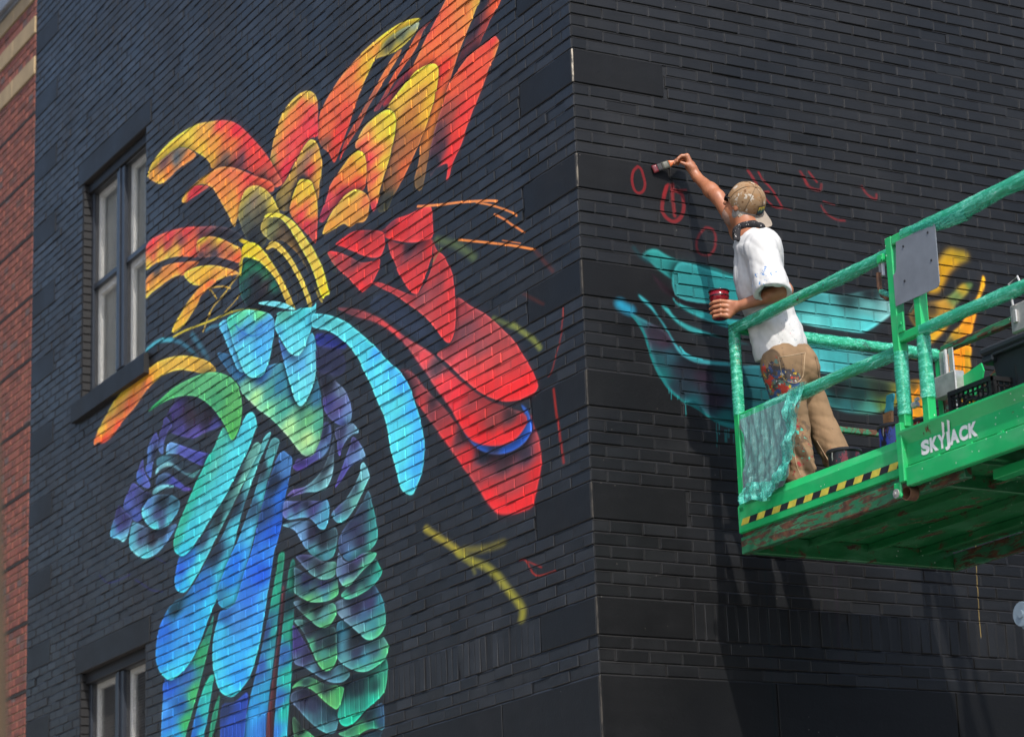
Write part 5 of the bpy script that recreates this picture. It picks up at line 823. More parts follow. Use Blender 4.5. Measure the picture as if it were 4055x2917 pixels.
M_FILM2 = film('teal_hanging_film', (0.10, 0.42, 0.36), 0.32, (70, 65, 7), 1.0)

X0, X1, YE, DECK = 0.642, 2.05, -0.40, 4.415
XM = 0.582; YB = -1.84; YC = -2.03; YM = -5.2            # main deck runs from YB back to YM
lift = empty('scissor_lift', (1.35, -3.2, 0)); tag(lift, 'green scissor lift with film-wrapped guard rails raised beside the black wall', 'lift')
# --- roll-out deck
tb = MB()                                                     # pressed toe board with a sloped top
pr = [(X0+0.012, 4.392), (X0, 4.397), (X0, 4.528), (X0+0.022, 4.572), (X0+0.045, 4.572), (X0+0.045, 4.392)]
for y in (YE, YB): tb.v += [(x, y, z) for x, z in pr]
n = len(pr)
for i in range(n): tb.f.append((i, (i+1) % n, n+(i+1) % n, n+i)); tb.m.append(0)
tb.f += [tuple(range(n))[::-1], tuple(range(n, 2*n))]; tb.m += [0, 0]
toe = tb.build('toe_board', M_GR, lift)
hz = MB(); i = 0; y = YE-0.02; L = 0.070; hs = 0.033
while y > YB+0.01:
    y2 = max(y-L, YB+0.004); sl = 0.022
    hz.add([(X0-0.0012, y-sl*0, 4.432), (X0-0.0012, y2-0*sl, 4.432), (X0-0.0012, max(y2-sl, YB+0.002), 4.432+hs), (X0-0.0012, max(y-sl, YB+0.002), 4.432+hs)], [(0, 1, 2, 3)], i % 2); y = y2; i += 1
hz.build('hazard_stripe', None, toe, mats=[M_YEL, M_HBK])
MB().box(X1-0.045, X1, YB, YE, 4.392, 4.57, 0.004).build('toe_board', M_GR, lift)
MB().box(X0+0.045, X1-0.045, YE-0.03, YE, 4.392, 4.56, 0.004).build('toe_board', M_GR, lift)
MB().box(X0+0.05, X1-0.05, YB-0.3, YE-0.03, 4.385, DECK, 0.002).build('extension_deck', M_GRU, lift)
MB().box(X0+0.004, X0+0.050, YB-0.4, YE-0.004, 4.283, 4.372, 0.004).box(X0+0.016, X0+0.04, YB-0.4, YE-0.006, 4.372, 4.392).build('slide_rail', M_GRR, lift)
MB().box(X1-0.05, X1-0.004, YB-0.9, YE-0.004, 4.283, 4.372, 0.004).build('slide_rail', M_GRR, lift)
MB().box(X0+0.050, X1-0.05, YE-0.045, YE-0.004, 4.288, 4.385, 0.003).build('end_beam', M_GRU, lift)
for x in (1.08, 1.46, 1.80):
    MB().box(x-0.03, x+0.03, YB-0.25, YE-0.045, 4.352, 4.385, 0.003).box(x-0.034, x-0.03, YB-0.25, YE-0.045, 4.344, 4.3555).build('deck_rib', M_GRU, lift)
    for s_, m_ in ((0.034, M_RUST),):
        MB().box(x+0.03, x+0.046, YB-0.25, YE-0.05, 4.379, 4.3852, 0.001).build('rust_seam', m_, lift)
# --- main deck
mp = MB(); pr = [(XM, 4.312), (XM, 4.404), (XM+0.016, 4.404), (XM+0.016, 4.416), (XM+0.016, 4.416)]
mp.box(XM, XM+0.04, YM, YB-0.05, 4.312, 4.404, 0.004)
so_ = mp.build('side_channel', M_GR, lift)
pan = MB(); P_ = [(XM+0.014, 4.412), (XM+0.014, 4.512), (XM-0.016, 4.568), (XM-0.016, 4.578), (XM+0.05, 4.578), (XM+0.05, 4.412)]
for y in (YB-0.045, YM): pan.v += [(x, y, z) for x, z in P_]
n = len(P_)
for i in range(n): pan.f.append((i, (i+1) % n, n+(i+1) % n, n+i)); pan.m.append(0)
pan.f += [tuple(range(n))[::-1], tuple(range(n, 2*n))]; pan.m += [0, 0]
panel = pan.build('side_panel', M_GR, lift)
for y in (-2.12, -2.36, -2.58, -2.82, -3.1, -3.4, -3.7): MB().box(XM+0.004, XM+0.03, y-0.018, y+0.018, 4.4035, 4.4125).build('weld_tab', M_GR, lift)
MB().box(XM-0.012, XM+0.03, YB-0.055, YB-0.012, 4.335, 4.62, 0.004).build('post_socket', M_GR, lift)
MB().box(XM-0.004, XM+0.012, YB-0.01, YB+0.045, 4.27, 4.345, 0.006).build('roller_bracket', M_GR, lift)
MB().lathe([(0, 0), (0.022, 0), (0.022, 0.006), (0, 0.006)], (XM-0.0045, YB+0.022, 4.292), 16, (-1, 0, 0)).lathe([(0, 0), (0.009, 0), (0.009, 0.012), (0, 0.012)], (XM-0.0045, YB+0.028, 4.292), 12, (-1, 0, 0)).build('roller_cap', M_STEEL, lift)
MB().lathe([(0.03, 0), (0.034, 0.0), (0.034, 0.05), (0, 0.05)], (XM+0.012, YB-0.03, 4.285), 18, (1, 0, 0)).build('roller', M_RUST, lift)
MB().box(X1+0.01, X1+0.05, YM, YB-0.05, 4.312, 4.578, 0.004).build('side_channel', M_GR, lift)
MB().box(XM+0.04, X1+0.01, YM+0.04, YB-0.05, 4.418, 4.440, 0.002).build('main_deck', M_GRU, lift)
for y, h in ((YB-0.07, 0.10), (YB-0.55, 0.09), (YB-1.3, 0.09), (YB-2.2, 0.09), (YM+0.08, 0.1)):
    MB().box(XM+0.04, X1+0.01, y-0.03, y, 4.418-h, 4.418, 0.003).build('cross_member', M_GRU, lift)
for x in (XM+0.22, X1-0.22):
    MB().box(x-0.035, x+0.035, YM+0.06, YB-0.45, 4.27, 4.3175, 0.004).build('scissor_track', M_GR, lift)
# --- guard rails: square tube posts and rails, most wrapped in stretch film
def wrap(p0, p1, r, name, parent, seed, sag=0.0, flap=0.0, mat=None, n=12, step=0.022):
    rg = np.random.default_rng(seed); p0 = Vector(p0); p1 = Vector(p1); d = p1-p0; L_ = d.length; d.normalize()
    x = d.cross(Vector((0, 0, 1)))
    if x.length < .01: x = d.cross(Vector((1, 0, 0)))
    x.normalize(); y = x.cross(d); m = max(3, int(L_/step)); V = []; Fc = []
    ph = rg.uniform(0, 6.28, 8)
    for i in range(m+1):
        s = i/m
        for k in range(n):
            a = 2*math.pi*k/n
            sq = 1.0/max(abs(math.cos(a)), abs(math.sin(a)))*0.86
            rr = r*(sq*0.55+0.5)*(1+0.03*math.sin(a*2+s*L_*17+ph[0])+0.02*math.sin(s*L_*60+a*3+ph[1])+0.03*math.sin(s*L_*7+ph[3])+rg.normal(0, 0.012))
            q = p0+d*(L_*s)+(x*math.cos(a)+y*math.sin(a))*rr
            low = max(0.0, -(math.sin(a)*y.z+math.cos(a)*x.z))
            q.z -= low*(sag*(0.5+0.5*math.sin(s*L_*9+ph[2]))+flap*math.sin(math.pi*s)**2)
            V.append(q)
    for i in range(m):
        for k in range(n): Fc.append((i*n+k, i*n+(k+1) % n, (i+1)*n+(k+1) % n, (i+1)*n+k))
    return mesh(name, V, Fc, mat or M_FILM, parent, True)
RT_, RM_ = 5.495, 5.003; T = 0.044
pA = MB().box(X0, X0+T, YE-0.055, YE-0.011, 4.50, RT_+T/2, 0.004).build('guard_post', M_GR, lift); pA['label'] = 'corner guard post wrapped in film at the wall end'
wrap((X0+T/2, YE-0.033, 5.02), (X0+T/2, YE-0.033, RT_), 0.030, 'plastic_wrap', pA, 1)
rA = MB().box(X0, X0+T, YB-0.02, YE-0.012, RT_-T/2, RT_+T/2, 0.005).build('top_rail', M_GR, lift); wrap((X0+T/2, YE-0.03, RT_), (X0+T/2, YB+0.02, RT_), 0.028, 'plastic_wrap', rA, 2, 0.010)
rB = MB().box(X0+0.004, X0+T, YB-0.02, YE-0.05, RM_-T/2, RM_+T/2, 0.005).build('mid_rail', M_GR, lift); wrap((X0+T/2, YE-0.30, RM_), (X0+T/2, YB+0.02, RM_), 0.028, 'plastic_wrap', rB, 3, 0.016)
# small pictogram decals on the corner post
M_DW = simple('decal_white', (0.6, 0.6, 0.57), 0.5); M_DO = simple('decal_orange', (0.62, 0.20, 0.03), 0.5)
for z, mt in ((5.425, M_DW), (5.385, M_DO), (5.345, M_DW), (5.305, M_DO)):
    d_ = MB().box(X0+0.010, X0+0.034, YE-0.0562, YE-0.0550, z-0.014, z+0.014); d_.build('decal', mt, pA)
    if mt is M_DW: MB().tube([(X0+0.022+0.009*math.cos(a_), YE-0.0565, z+0.010*math.sin(a_)) for a_ in np.linspace(0, 2*math.pi, 13)], 0.0012, 4, cap=False).bar((X0+0.016, YE-0.0565, z-0.007), (X0+0.028, YE-0.0565, z+0.007), 0.002, 0.001).build('decal_mark', M_BLK, pA)
    else: MB().bar((X0+0.016, YE-0.0565, z-0.008), (X0+0.022, YE-0.0565, z+0.008), 0.002, 0.001).bar((X0+0.028, YE-0.0565, z-0.008), (X0+0.022, YE-0.0565, z+0.008), 0.002, 0.001).bar((X0+0.015, YE-0.0565, z-0.008), (X0+0.029, YE-0.0565, z-0.008), 0.002, 0.001).build('decal_mark', M_BLK, pA)
# wall-end rails
rC = MB().box(X0+T, X1-T, YE-0.055, YE-0.011, RT_-T/2, RT_+T/2, 0.005).build('top_rail', M_GR, lift); wrap((X0+0.40, YE-0.033, RT_), (X1-0.05, YE-0.033, RT_), 0.032, 'plastic_wrap', rC, 4, 0.012)
MB().box(X0+T, X1-T, YE-0.048, YE-0.018, RM_-0.016, RM_+0.016, 0.004).build('mid_rail', M_GRR, lift)
MB().box(X1-T, X1, YE-0.055, YE-0.011, 4.50, RT_+T/2, 0.004).build('guard_post', M_GR, lift)
# sliding post B and fixed post C
pB = MB().box(X0-0.05, X0-0.05+T*1.15, YB-0.065, YB-0.015, 4.60, RT_+0.048, 0.004).build('guard_post', M_GR, lift)
wrap((X0-0.026, YB-0.04, 4.66), (X0-0.026, YB-0.04, 4.97), 0.034, 'plastic_wrap', pB, 5)
MB().lathe([(0, 0), (0.016, 0), (0.016, 0.03), (0, 0.03)], (X0-0.005, YB-0.075, 4.70), 14, (0.3, -1, 0.2)).lathe([(0, 0), (0.009, 0), (0.009, 0.02), (0, 0.02)], (X0-0.01, YB-0.105, 4.72), 10, (0.2, -1, 0.2)).build('latch_pin', M_STEEL, pB)
pC = MB().box(X0-0.045, X0-0.045+T*1.1, YC-0.05, YC-0.002, 4.575, 5.30, 0.004).build('guard_post', M_GR, lift)
wrap((X0-0.021, YC-0.026, 4.70), (X0-0.021, YC-0.026, 5.0), 0.034, 'plastic_wrap', pC, 6)
rD = MB().box(X0-0.05, X0-0.002, YM, YB-0.065, RT_+0.0, RT_+0.046, 0.005).build('top_rail', M_GR, lift); wrap((X0-0.026, YB-0.24, RT_+0.024), (X0-0.026, YM, RT_+0.024), 0.031, 'plastic_wrap', rD, 7, 0.022, 0.03)
wrap((X0-0.030, YB-0.14, RT_+0.034), (X0-0.026, YB-0.62, RT_-0.002), 0.026, 'plastic_wrap', rD, 17, 0.02, 0.012)
rE = MB().box(X0-0.046, X0-0.004, YM, YB-0.06, RM_+0.008, RM_+0.052, 0.005).build('mid_rail', M_GR, lift); wrap((X0-0.025, YC-0.03, RM_+0.03), (X0-0.025, YM, RM_+0.03), 0.029, 'plastic_wrap', rE, 8, 0.008)
MB().box(X0-0.05, X0, YM, YM+0.05, 4.575, RT_+0.04, 0.004).build('guard_post', M_GR, lift)
MB().box(X0-0.05, X0, -3.6, -3.55, 4.575, RT_, 0.004).build('guard_post', M_GR, lift)
# hydraulic strut and bracket between B and C
MB().tube([(X0+0.03, YC+0.045, 4.99), (X0+0.03, YC+0.02, 5.34)], 0.014, 12).build('strut', M_BLK, lift)
MB().tube([(X0+0.03, YC+0.045, 4.99), (X0+0.03, YC+0.043, 5.05)], 0.019, 12).build('strut_boot', M_RUST, lift)
MB().box(X0-0.052, X0-0.044, YC+0.075, YC+0.125, RM_+0.05, RM_+0.145, 0.003).box(X0-0.056, X0-0.05, YC+0.09, YC+0.105, RM_+0.085, RM_+0.10, 0.002).build('bracket', M_GR, lift)
# manual flap hanging under the top rail (grey plate with cut corner)
def plate(pts, x, th, name, mat, parent):
    n = len(pts); V = [(x, y, z) for y, z in pts]+[(x+th, y, z) for y, z in pts]
    return mesh(name, V, [tuple(range(n))[::-1], tuple(range(n, 2*n))]+[(i, (i+1) % n, n+(i+1) % n, n+i) for i in range(n)], mat, parent)
gp = plate([(-1.945, 5.500), (-2.245, 5.500), (-2.243, 5.21), (-2.232, 5.192), (-2.215, 5.188), (-1.905, 5.188), (-1.905, 5.345), (-1.922, 5.352), (-1.93, 5.365)], X0-0.052, 0.004, 'sign_plate', M_GPL, lift); gp['label'] = 'plain grey plate hanging below the top rail'
for y, z in ((-2.0, 5.46), (-2.19, 5.47), (-2.2, 5.33), (-1.99, 5.29)): MB().lathe([(0, 0), (0.006, 0), (0.006, 0.003), (0, 0.003)], (X0-0.052, y, z), 8, (-1, 0, 0)).build('rivet', M_BLK, gp)
MB().tube([(X0+0.01, -1.985, 5.50), (X0+0.01, -1.985, 5.20), (X0+0.012, -1.93, 5.16)], 0.006, 8).build('hinge_rod', M_STEEL, lift)
# gate latch loop under the rail by post B
lt = MB().box(X0-0.006, X0+0.012, YB+0.075, YB+0.105, 5.39, 5.475, 0.003).build('latch', M_STEEL, lift)
MB().tube([(X0-0.01, YB+0.10, 5.41), (X0-0.012, YB+0.098, 5.34), (X0-0.012, YB+0.08, 5.29), (X0-0.012, YB+0.045, 5.265), (X0-0.012, YB+0.0, 5.275)], 0.013, 10).build('latch_loop', M_RUST, lt)
wrap((X0-0.012, YB+0.09, 5.31), (X0-0.012, YB+0.0, 5.262), 0.016, 'plastic_wrap', lt, 9)
MB().box(X0-0.018, X0+0.002, YB+0.05, YB+0.10, 5.455, 5.495, 0.004).lathe([(0, 0), (0.011, 0), (0.011, 0.006), (0, 0.006)], (X0-0.018, YB+0.062, 5.468), 12, (-1, 0, 0)).build('latch_ear', M_GR, lt)
# far-side rails
MB().box(X1-0.04, X1, YM, YE-0.06, RT_, RT_+0.042, 0.005).build('top_rail', M_GRR, lift)
MB().box(X1-0.04, X1, YM, YE-0.06, RM_, RM_+0.04, 0.005).build('mid_rail', M_GRR, lift)
for y in (-0.42, -1.2, -2.1, -3.6, YM+0.05): MB().box(X1-0.042, X1+0.002, y-0.05, y-0.006, 4.57, RT_, 0.004).build('guard_post', M_GRR, lift)
MB().box(X1-0.05, X1-0.041, -0.50, -0.46, 5.36, 5.50, 0.002).box(X1-0.05, X1-0.041, -0.58, -0.54, 5.36, 5.50, 0.002).tube([(X1-0.05, -0.52, 5.36), (X1-0.05, -0.52, 5.50)], 0.011, 10).build('gate_hinge', M_STEEL, lift)
ob = MB().box(X1-0.11, X1-0.044, -0.66, -0.47, 5.22, 5.345, 0.006).build('outlet_box', M_STEEL, lift); ob['label'] = 'small dented steel outlet box'
MB().tube([(X1-0.075, -0.59, 5.22), (X1-0.075, -0.61, 5.08), (X1-0.07, -0.62, 4.6)], 0.012, 10).build('conduit', M_STEEL, ob)
plate([(-0.645, 5.315), (-0.815, 5.345), (-0.83, 5.30), (-0.815, 5.265), (-0.76, 5.19), (-0.645, 5.15)], X1-0.055, 0.01, 'gusset_plate', M_GR, lift)
MB().bar((X1-0.02, -0.78, 5.21), (X1-0.02, -1.15, 5.40), 0.03, 0.03).bar((X1-0.03, -0.83, 5.345), (X1-0.03, -1.3, 5.40), 0.02, 0.035).build('gate_brace', M_GRR, lift)
cb = MB().box(X1-0.13, X1-0.045, -1.42, -1.17, 5.40, 5.555, 0.008).build('control_box', M_STEEL, lift); cb['label'] = 'grey control box hung on the far guard rail'
MB().tube([(X1-0.14, -1.215, 5.545), (X1-0.155, -1.215, 5.66), (X1-0.14, -1.27, 5.69), (X1-0.13, -1.30, 5.6)], 0.007, 8).box(X1-0.142, X1-0.130, -1.235, -1.205, 5.45, 5.52, 0.003).build('hasp', M_STEEL, cb)
# lettering on the side panel
def stroke(b, pts, wd, x, rnd=False):
    P = [Vector((0, p[0], p[1])) for p in pts]
    V = []; n = len(P)
    for i, p in enumerate(P):
        d0 = (P[i]-P[i-1]).normalized() if i else (P[1]-P[0]).normalized(); d1 = (P[i+1]-P[i]).normalized() if i < n-1 else d0
        t_ = (d0+d1).normalized(); nn = Vector((0, -t_.z, t_.y)); sc = 1/max(0.6, nn.dot(Vector((0, -d0.z, d0.y))))
        V += [(x, *(p+nn*wd/2*sc).yz), (x, *(p-nn*wd/2*sc).yz)]
    b.add(V, [(2*i, 2*i+1, 2*i+3, 2*i+2) for i in range(n-1)])
LT = MB(); xl = XM+0.0125; zz = 4.432; cap_h = 0.070; yy = YB-0.165
def glyph(ch, y0, wid):
    cu = bpy.data.curves.new('glyph', 'FONT'); cu.body = ch; cu.size = 1.0; cu.offset = 0.055; ob = bpy.data.objects.new('glyph', cu); COL.objects.link(ob)
    dg = bpy.context.evaluated_depsgraph_get(); me = ob.evaluated_get(dg).to_mesh(); V = np.array([v.co[:2] for v in me.vertices]); Fc = [tuple(p_.vertices) for p_ in me.polygons]
    ob.evaluated_get(dg).to_mesh_clear(); bpy.data.objects.remove(ob); bpy.data.curves.remove(cu)
    x = (V[:, 0]-V[:, 0].min())/np.ptp(V[:, 0])*wid; lo = V[:, 1].min() if ch != 'J' else V[:, 1].min(); v = (V[:, 1]-lo)/np.ptp(V[:, 1])*cap_h
    if ch == 'J': v = v*1.22-0.22*cap_h
    LT.add([(xl, y0-a_, zz+b_) for a_, b_ in zip(x, v)], Fc)
for ch, wid, adv in (('S', .062, .066), ('K', .062, .058), ('Y', .062, .052), ('J', .040, .036), ('A', .070, .070), ('C', .064, .068), ('K', .064, .064)):
    if ch == 'Y': yY = yy
    if ch == 'J': yJ = yy
    glyph(ch, yy, wid); yy -= adv
stroke(LT, [(yY-.046, zz+cap_h*.86), (yY-.072, zz+cap_h*1.62)], .0155, xl); stroke(LT, [(yJ-.034, zz+cap_h*.86), (yJ-.060, zz+cap_h*1.62)], .0155, xl)
# the tall slashes run up the sloped lip: bend everything above it outward
LT.v = [(xl if z < 4.512 else xl-(z-4.512)*0.5357-0.0012, y, z) for x, y, z in LT.v]
LT.build('lettering', M_LET, panel)
# --- scissor stack, chassis and wheels below
lev = [4.27, 3.60, 2.93, 2.26, 1.59, 0.92]; ya, yb = -2.53, -5.0
for xs, nm in ((XM+0.115, 0), (X1-0.115, 1)):
    for i in range(len(lev)-1):
        for q, (p, r) in enumerate((((ya, lev[i]), (yb, lev[i+1])), ((yb, lev[i]), (ya, lev[i+1])))):
            if i == 0: p = (max(-4.6, p[0]-0.45) if p[0] == ya else p[0], p[1])
            x = xs+(0.05 if q else -0.01)*(1 if nm == 0 else -1)
            MB().bar((x, p[0], p[1]), (x, r[0], r[1]), 0.045, 0.13, 0.006).build('scissor_arm', M_BGREY, lift)
for i, z in enumerate(lev):
    for y in (ya, yb):
        if i == 0: continue
        MB().tube([(XM+0.09, y, z), (X1-0.09, y, z)], 0.022, 14).build('pivot_pin', M_STEEL, lift)
        for x in (XM+0.082, X1-0.082): MB().lathe([(0, 0), (0.055, 0), (0.056, 0.004), (0.054, 0.008), (0.018, 0.008), (0.018, 0.014), (0, 0.014)], (x, y, z), 20, (-1 if x < 1 else 1, 0, 0)).build('pivot_boss', M_BGREY, lift)
MB().box(XM+0.06, X1-0.06, yb-0.25, ya+0.3, 0.34, 0.86, 0.03).build('chassis', M_BGREY, lift)
for x in (XM-0.02, X1-0.16):
    for y in (ya+0.05, yb): MB().lathe([(0, 0), (0.2, 0), (0.31, 0.01), (0.33, 0.05), (0.33, 0.17), (0.31, 0.21), (0.2, 0.22), (0, 0.22)], (x, y, 0.335), 26, (1, 0, 0)).build('wheel', M_BLK, lift)

# ================================================================== HANGING FILM over a grey plate at the wall end
sp2 = plate([(-0.47, 4.985), (-0.93, 4.985), (-0.92, 4.80), (-0.87, 4.60), (-0.82, 4.555), (-0.47, 4.555), (-0.47, 4.70), (-0.505, 4.75), (-0.505, 4.90), (-0.47, 4.94)], X0-0.006, 0.004, 'kick_plate', M_GPL, lift); sp2['label'] = 'grey kick plate behind the hanging film'
rg = np.random.default_rng(5); nu, nv = 44, 60; V = []
top = [(-0.475, 5.0), (-1.01, 5.035)]
for j in range(nv+1):
    t_ = j/nv
    yl = np.interp(t_, [0, .15, .5, .85, .93, 1], [-0.485, -0.50, -0.54, -0.50, -0.46, -0.49]); yr = np.interp(t_, [0, .05, .2, .5, .8, .95, 1], [-1.10, -1.07, -1.045, -1.0, -0.95, -0.93, -0.90])
    for i in range(nu+1):
        s = i/nu; y = yl+(yr-yl)*s
        zt = 5.0+0.03*s; zb = 4.50+0.05*s+0.025*math.sin(s*9)
        z = zt+(zb-zt)*t_
        x = X0-0.014-0.014*math.sin(t_*3.1)*(0.6+0.5*math.sin(s*7.0))-0.006*math.sin(s*34+t_*5)-0.006*math.sin(s*61-t_*9)-0.005*math.sin(t_*44+s*21)*t_-abs(rg.normal(0, .0022))-(0.02*t_*t_ if s < .2 or s > .75 else 0.01*t_*t_)
        V.append((x, y, z))
Fc = [(j*(nu+1)+i, j*(nu+1)+i+1, (j+1)*(nu+1)+i+1, (j+1)*(nu+1)+i) for j in range(nv) for i in range(nu)]
hf = mesh('plastic_film', V, Fc, M_FILM2, None, True); tag(hf, 'crinkled clear teal plastic film hanging from the mid rail', 'plastic film')
V2 = [(x-0.012-0.012*math.sin(z*40), y, z) for x, y, z in [V[j*(nu+1)+i] for j in range(nv+1) for i in range(int(nu*.78), nu+1)]]; w2 = nu+1-int(nu*.78)
mesh('gathered_edge', V2, [(j*w2+i, j*w2+i+1, (j+1)*w2+i+1, (j+1)*w2+i) for j in range(nv) for i in range(w2-1)], M_FILM3, hf, True)
V3 = [(x-0.010-0.01*math.sin(y*60), y, z) for x, y, z in [V[j*(nu+1)+i] for j in range(int(nv*.82), nv+1) for i in range(nu+1)]]
mesh('gathered_hem', V3, [(j*(nu+1)+i, j*(nu+1)+i+1, (j+1)*(nu+1)+i+1, (j+1)*(nu+1)+i) for j in range(nv-int(nv*.82)) for i in range(nu)], M_FILM3, hf, True)
# ================================================================== THINGS ON THE PLATFORM
def splat(name, base, cols, rough=0.35):
    m, t, b = newmat(name); p = pos(t); c = base
    for i, (cc, sc, th) in enumerate(cols):
        sh = t.nodes.new('ShaderNodeVectorMath'); sh.operation = 'ADD'; sh.inputs[1].default_value = (i*3.7, i*1.9, i*5.3); t.links.new(p, sh.inputs[0])
        f = ramp(t, noise(t, scaled(t, sh.outputs[0], (1, 1, 0.45)), sc, 5, 0.65), [(th, (0,)*3), (th+0.02, (1,)*3)]).outputs[0]
        c = mixc(t, f, c, cc)
    t.links.new(c, b.inputs['Base Color']); b.inputs['Roughness'].default_value = rough; return m
M_PAILR = splat('red_spattered_pail', (0.02, 0.018, 0.02), [((0.25, 0.015, 0.03), 22, .56), ((0.5, 0.5, 0.5), 55, .66)])
M_PAILB = splat('blue_spattered_pail', (0.015, 0.015, 0.02), [((0.02, 0.05, 0.32), 20, .48), ((0.16, 0.03, 0.05), 30, .60)])
M_PAILK = splat('black_red_lid', (0.03, 0.02, 0.02), [((0.45, 0.02, 0.025), 9, .5)])
def pail(loc, r, h, mat, label, name='paint_pail'):
    e = empty(name, loc); tag(e, label, 'paint pail'); c = Vector(loc)
    MB().lathe([(0, 0), (r*0.86, 0), (r*0.90, 0.01), (r*0.97, h*0.9), (r*0.97, h)], c, 28).lathe([(r*0.95, h), (r*0.88, 0.03), (0, 0.03)], c, 28).build('body', mat, e, True)
    MB().lathe([(r*0.95, h-0.016), (r*1.06, h-0.016), (r*1.07, h-0.004), (r*1.02, h+0.002), (r*0.94, h)], c, 28).build('rim', M_HBK, e, True)
    MB().tube([c+Vector((math.cos(a)*r*1.03, math.sin(a)*r*1.03*0.35-0.02, h-0.02-0.09*math.sin(a))) for a in np.linspace(0, math.pi, 14)], 0.003, 6).build('bail_handle', M_STEEL, e)
    return e
pail((0.80, -1.135, DECK), 0.085, 0.262, M_PAILR, 'small black pail spattered with dark red paint by the trouser cuff')
pail((0.80, -1.565, DECK), 0.088, 0.285, M_PAILB, 'black and blue spattered paint pail holding the big brush')
pail((0.82, -1.80, DECK), 0.085, 0.26, M_PAILK, 'red and black pail half hidden behind the guard posts')
M_WOODB = simple('ribbed_brown_handle', (0.30, 0.15, 0.06), 0.5, var=0.25, scale=30)
M_TEALP = simple('dried_teal_paint', (0.03, 0.25, 0.30), 0.4, var=0.15)
bb = empty('paint_brush', (0.80, -1.51, DECK+0.04)); tag(bb, 'large brush standing in a pail with brown ribbed handle and teal end', 'paint brush')
def slabpath(z0, z1, wa, wb, th, mat, name, par, c0, c1, n=6, prof=None):
    V = []; Fc = []
    for i in range(n+1):
        s = i/n; w_ = (wa+(wb-wa)*s) if prof is None else np.interp(s, *prof); c = Vector(c0).lerp(Vector(c1), s)
        for dx, dy in ((-th/2, -w_/2), (th/2, -w_/2), (th/2, w_/2), (-th/2, w_/2)): V.append(c+Vector((dx, dy, 0)))
    for i in range(n):
        for k in range(4): Fc.append((4*i+k, 4*i+(k+1) % 4, 4*i+4+(k+1) % 4, 4*i+4+k))
    Fc += [(3, 2, 1, 0), tuple(4*n+k for k in range(4))]
    return mesh(name, V, Fc, mat, par)
c0 = (0.800, -1.500, DECK+0.06); c1 = (0.802, -1.520, 4.785); c2 = (0.804, -1.540, 4.868)
slabpath(0, 0, .05, .05, .014, M_WOODB, 'handle', bb, c0, c1)
slabpath(0, 0, .04, .05, .016, M_TEALP, 'handle_end', bb, c1, c2, 8, ([0, .25, .5, .8, 1], [.055, .046, .042, .052, .046]))
for i in range(5): MB().box(0.790, 0.7945, -1.532+i*0.0105, -1.526+i*0.0105, DECK+0.29, 4.78).build('rib', M_WOODB, bb)
# milk crate
M_CRT = simple('black_crate_plastic', (0.010, 0.010, 0.011), 0.42, var=0.2, spec=0.5)
cr = empty('milk_crate', (0.98, -2.12, DECK+0.025)); tag(cr, 'black plastic milk crate with an open hand hole', 'crate')
def crate_side(p0, ux, uz, w_, h_, hole, nm, th):
    """lattice panel: frame + grid bars around an oval hand hole"""
    b = MB(); p0 = Vector(p0); ux = Vector(ux); uz = Vector(uz); nx_ = ux.cross(uz)
    def bar(u0, u1, v0, v1, t_=th):
        V = [p0+ux*u+uz*v+nx_*d for u in (u0, u1) for v in (v0, v1) for d in (-t_/2, t_/2)]
        b.add(V, [(0,1,3,2),(4,6,7,5),(0,4,5,1),(2,3,7,6),(0,2,6,4),(1,5,7,3)])
    bar(0, w_, h_-0.022, h_, th*1.6); bar(0, w_, 0, 0.02); bar(0, 0.02, 0, h_, th*1.3); bar(w_-0.02, w_, 0, h_, th*1.3)
    hc = (w_/2, h_*0.60); hr = (w_*0.21, h_*0.17)
    def clear(u, v, m=0.0): return ((u-hc[0])/(hr[0]+m))**2+((v-hc[1])/(hr[1]+m))**2 < 1
    for i in range(1, 9):
        u = w_*i/9; v = 0.0
        while v < h_:
            if not (hole and clear(u, v+0.006, 0.004)): bar(u-0.0035, u+0.0035, v, min(v+0.0125, h_), th*0.8)
            v += 0.012
    for j in range(1, 8):
        v = h_*j/8; u = 0.0
        while u < w_:
            if not (hole and clear(u+0.006, v, 0.004)): bar(u, min(u+0.0125, w_), v-0.0035, v+0.0035, th*0.8)
            u += 0.012
    if hole:
        ring = [p0+ux*(hc[0]+(hr[0]+0.006)*math.cos(a))+uz*(hc[1]+(hr[1]+0.006)*math.sin(a)) for a in np.linspace(0, 2*math.pi, 25)]
        b.tube(ring, 0.006, 6, cap=False)
    return b.build(nm, M_CRT, cr)
cz = DECK+0.025
crate_side((0.83, -1.95, cz), (0, -1, 0), (0, 0, 1), 0.32, 0.335, True, 'side', 0.012)
crate_side((1.13, -1.95, cz), (0, -1, 0), (0, 0, 1), 0.32, 0.335, True, 'side', 0.012)
crate_side((0.83, -1.95, cz), (1, 0, 0), (0, 0, 1), 0.30, 0.335, False, 'side', 0.012)
crate_side((0.83, -2.27, cz), (1, 0, 0), (0, 0, 1), 0.30, 0.335, True, 'side', 0.012)
MB().box(0.835, 1.125, -2.265, -1.955, cz+0.001, cz+0.012).build('floor', M_CRT, cr)
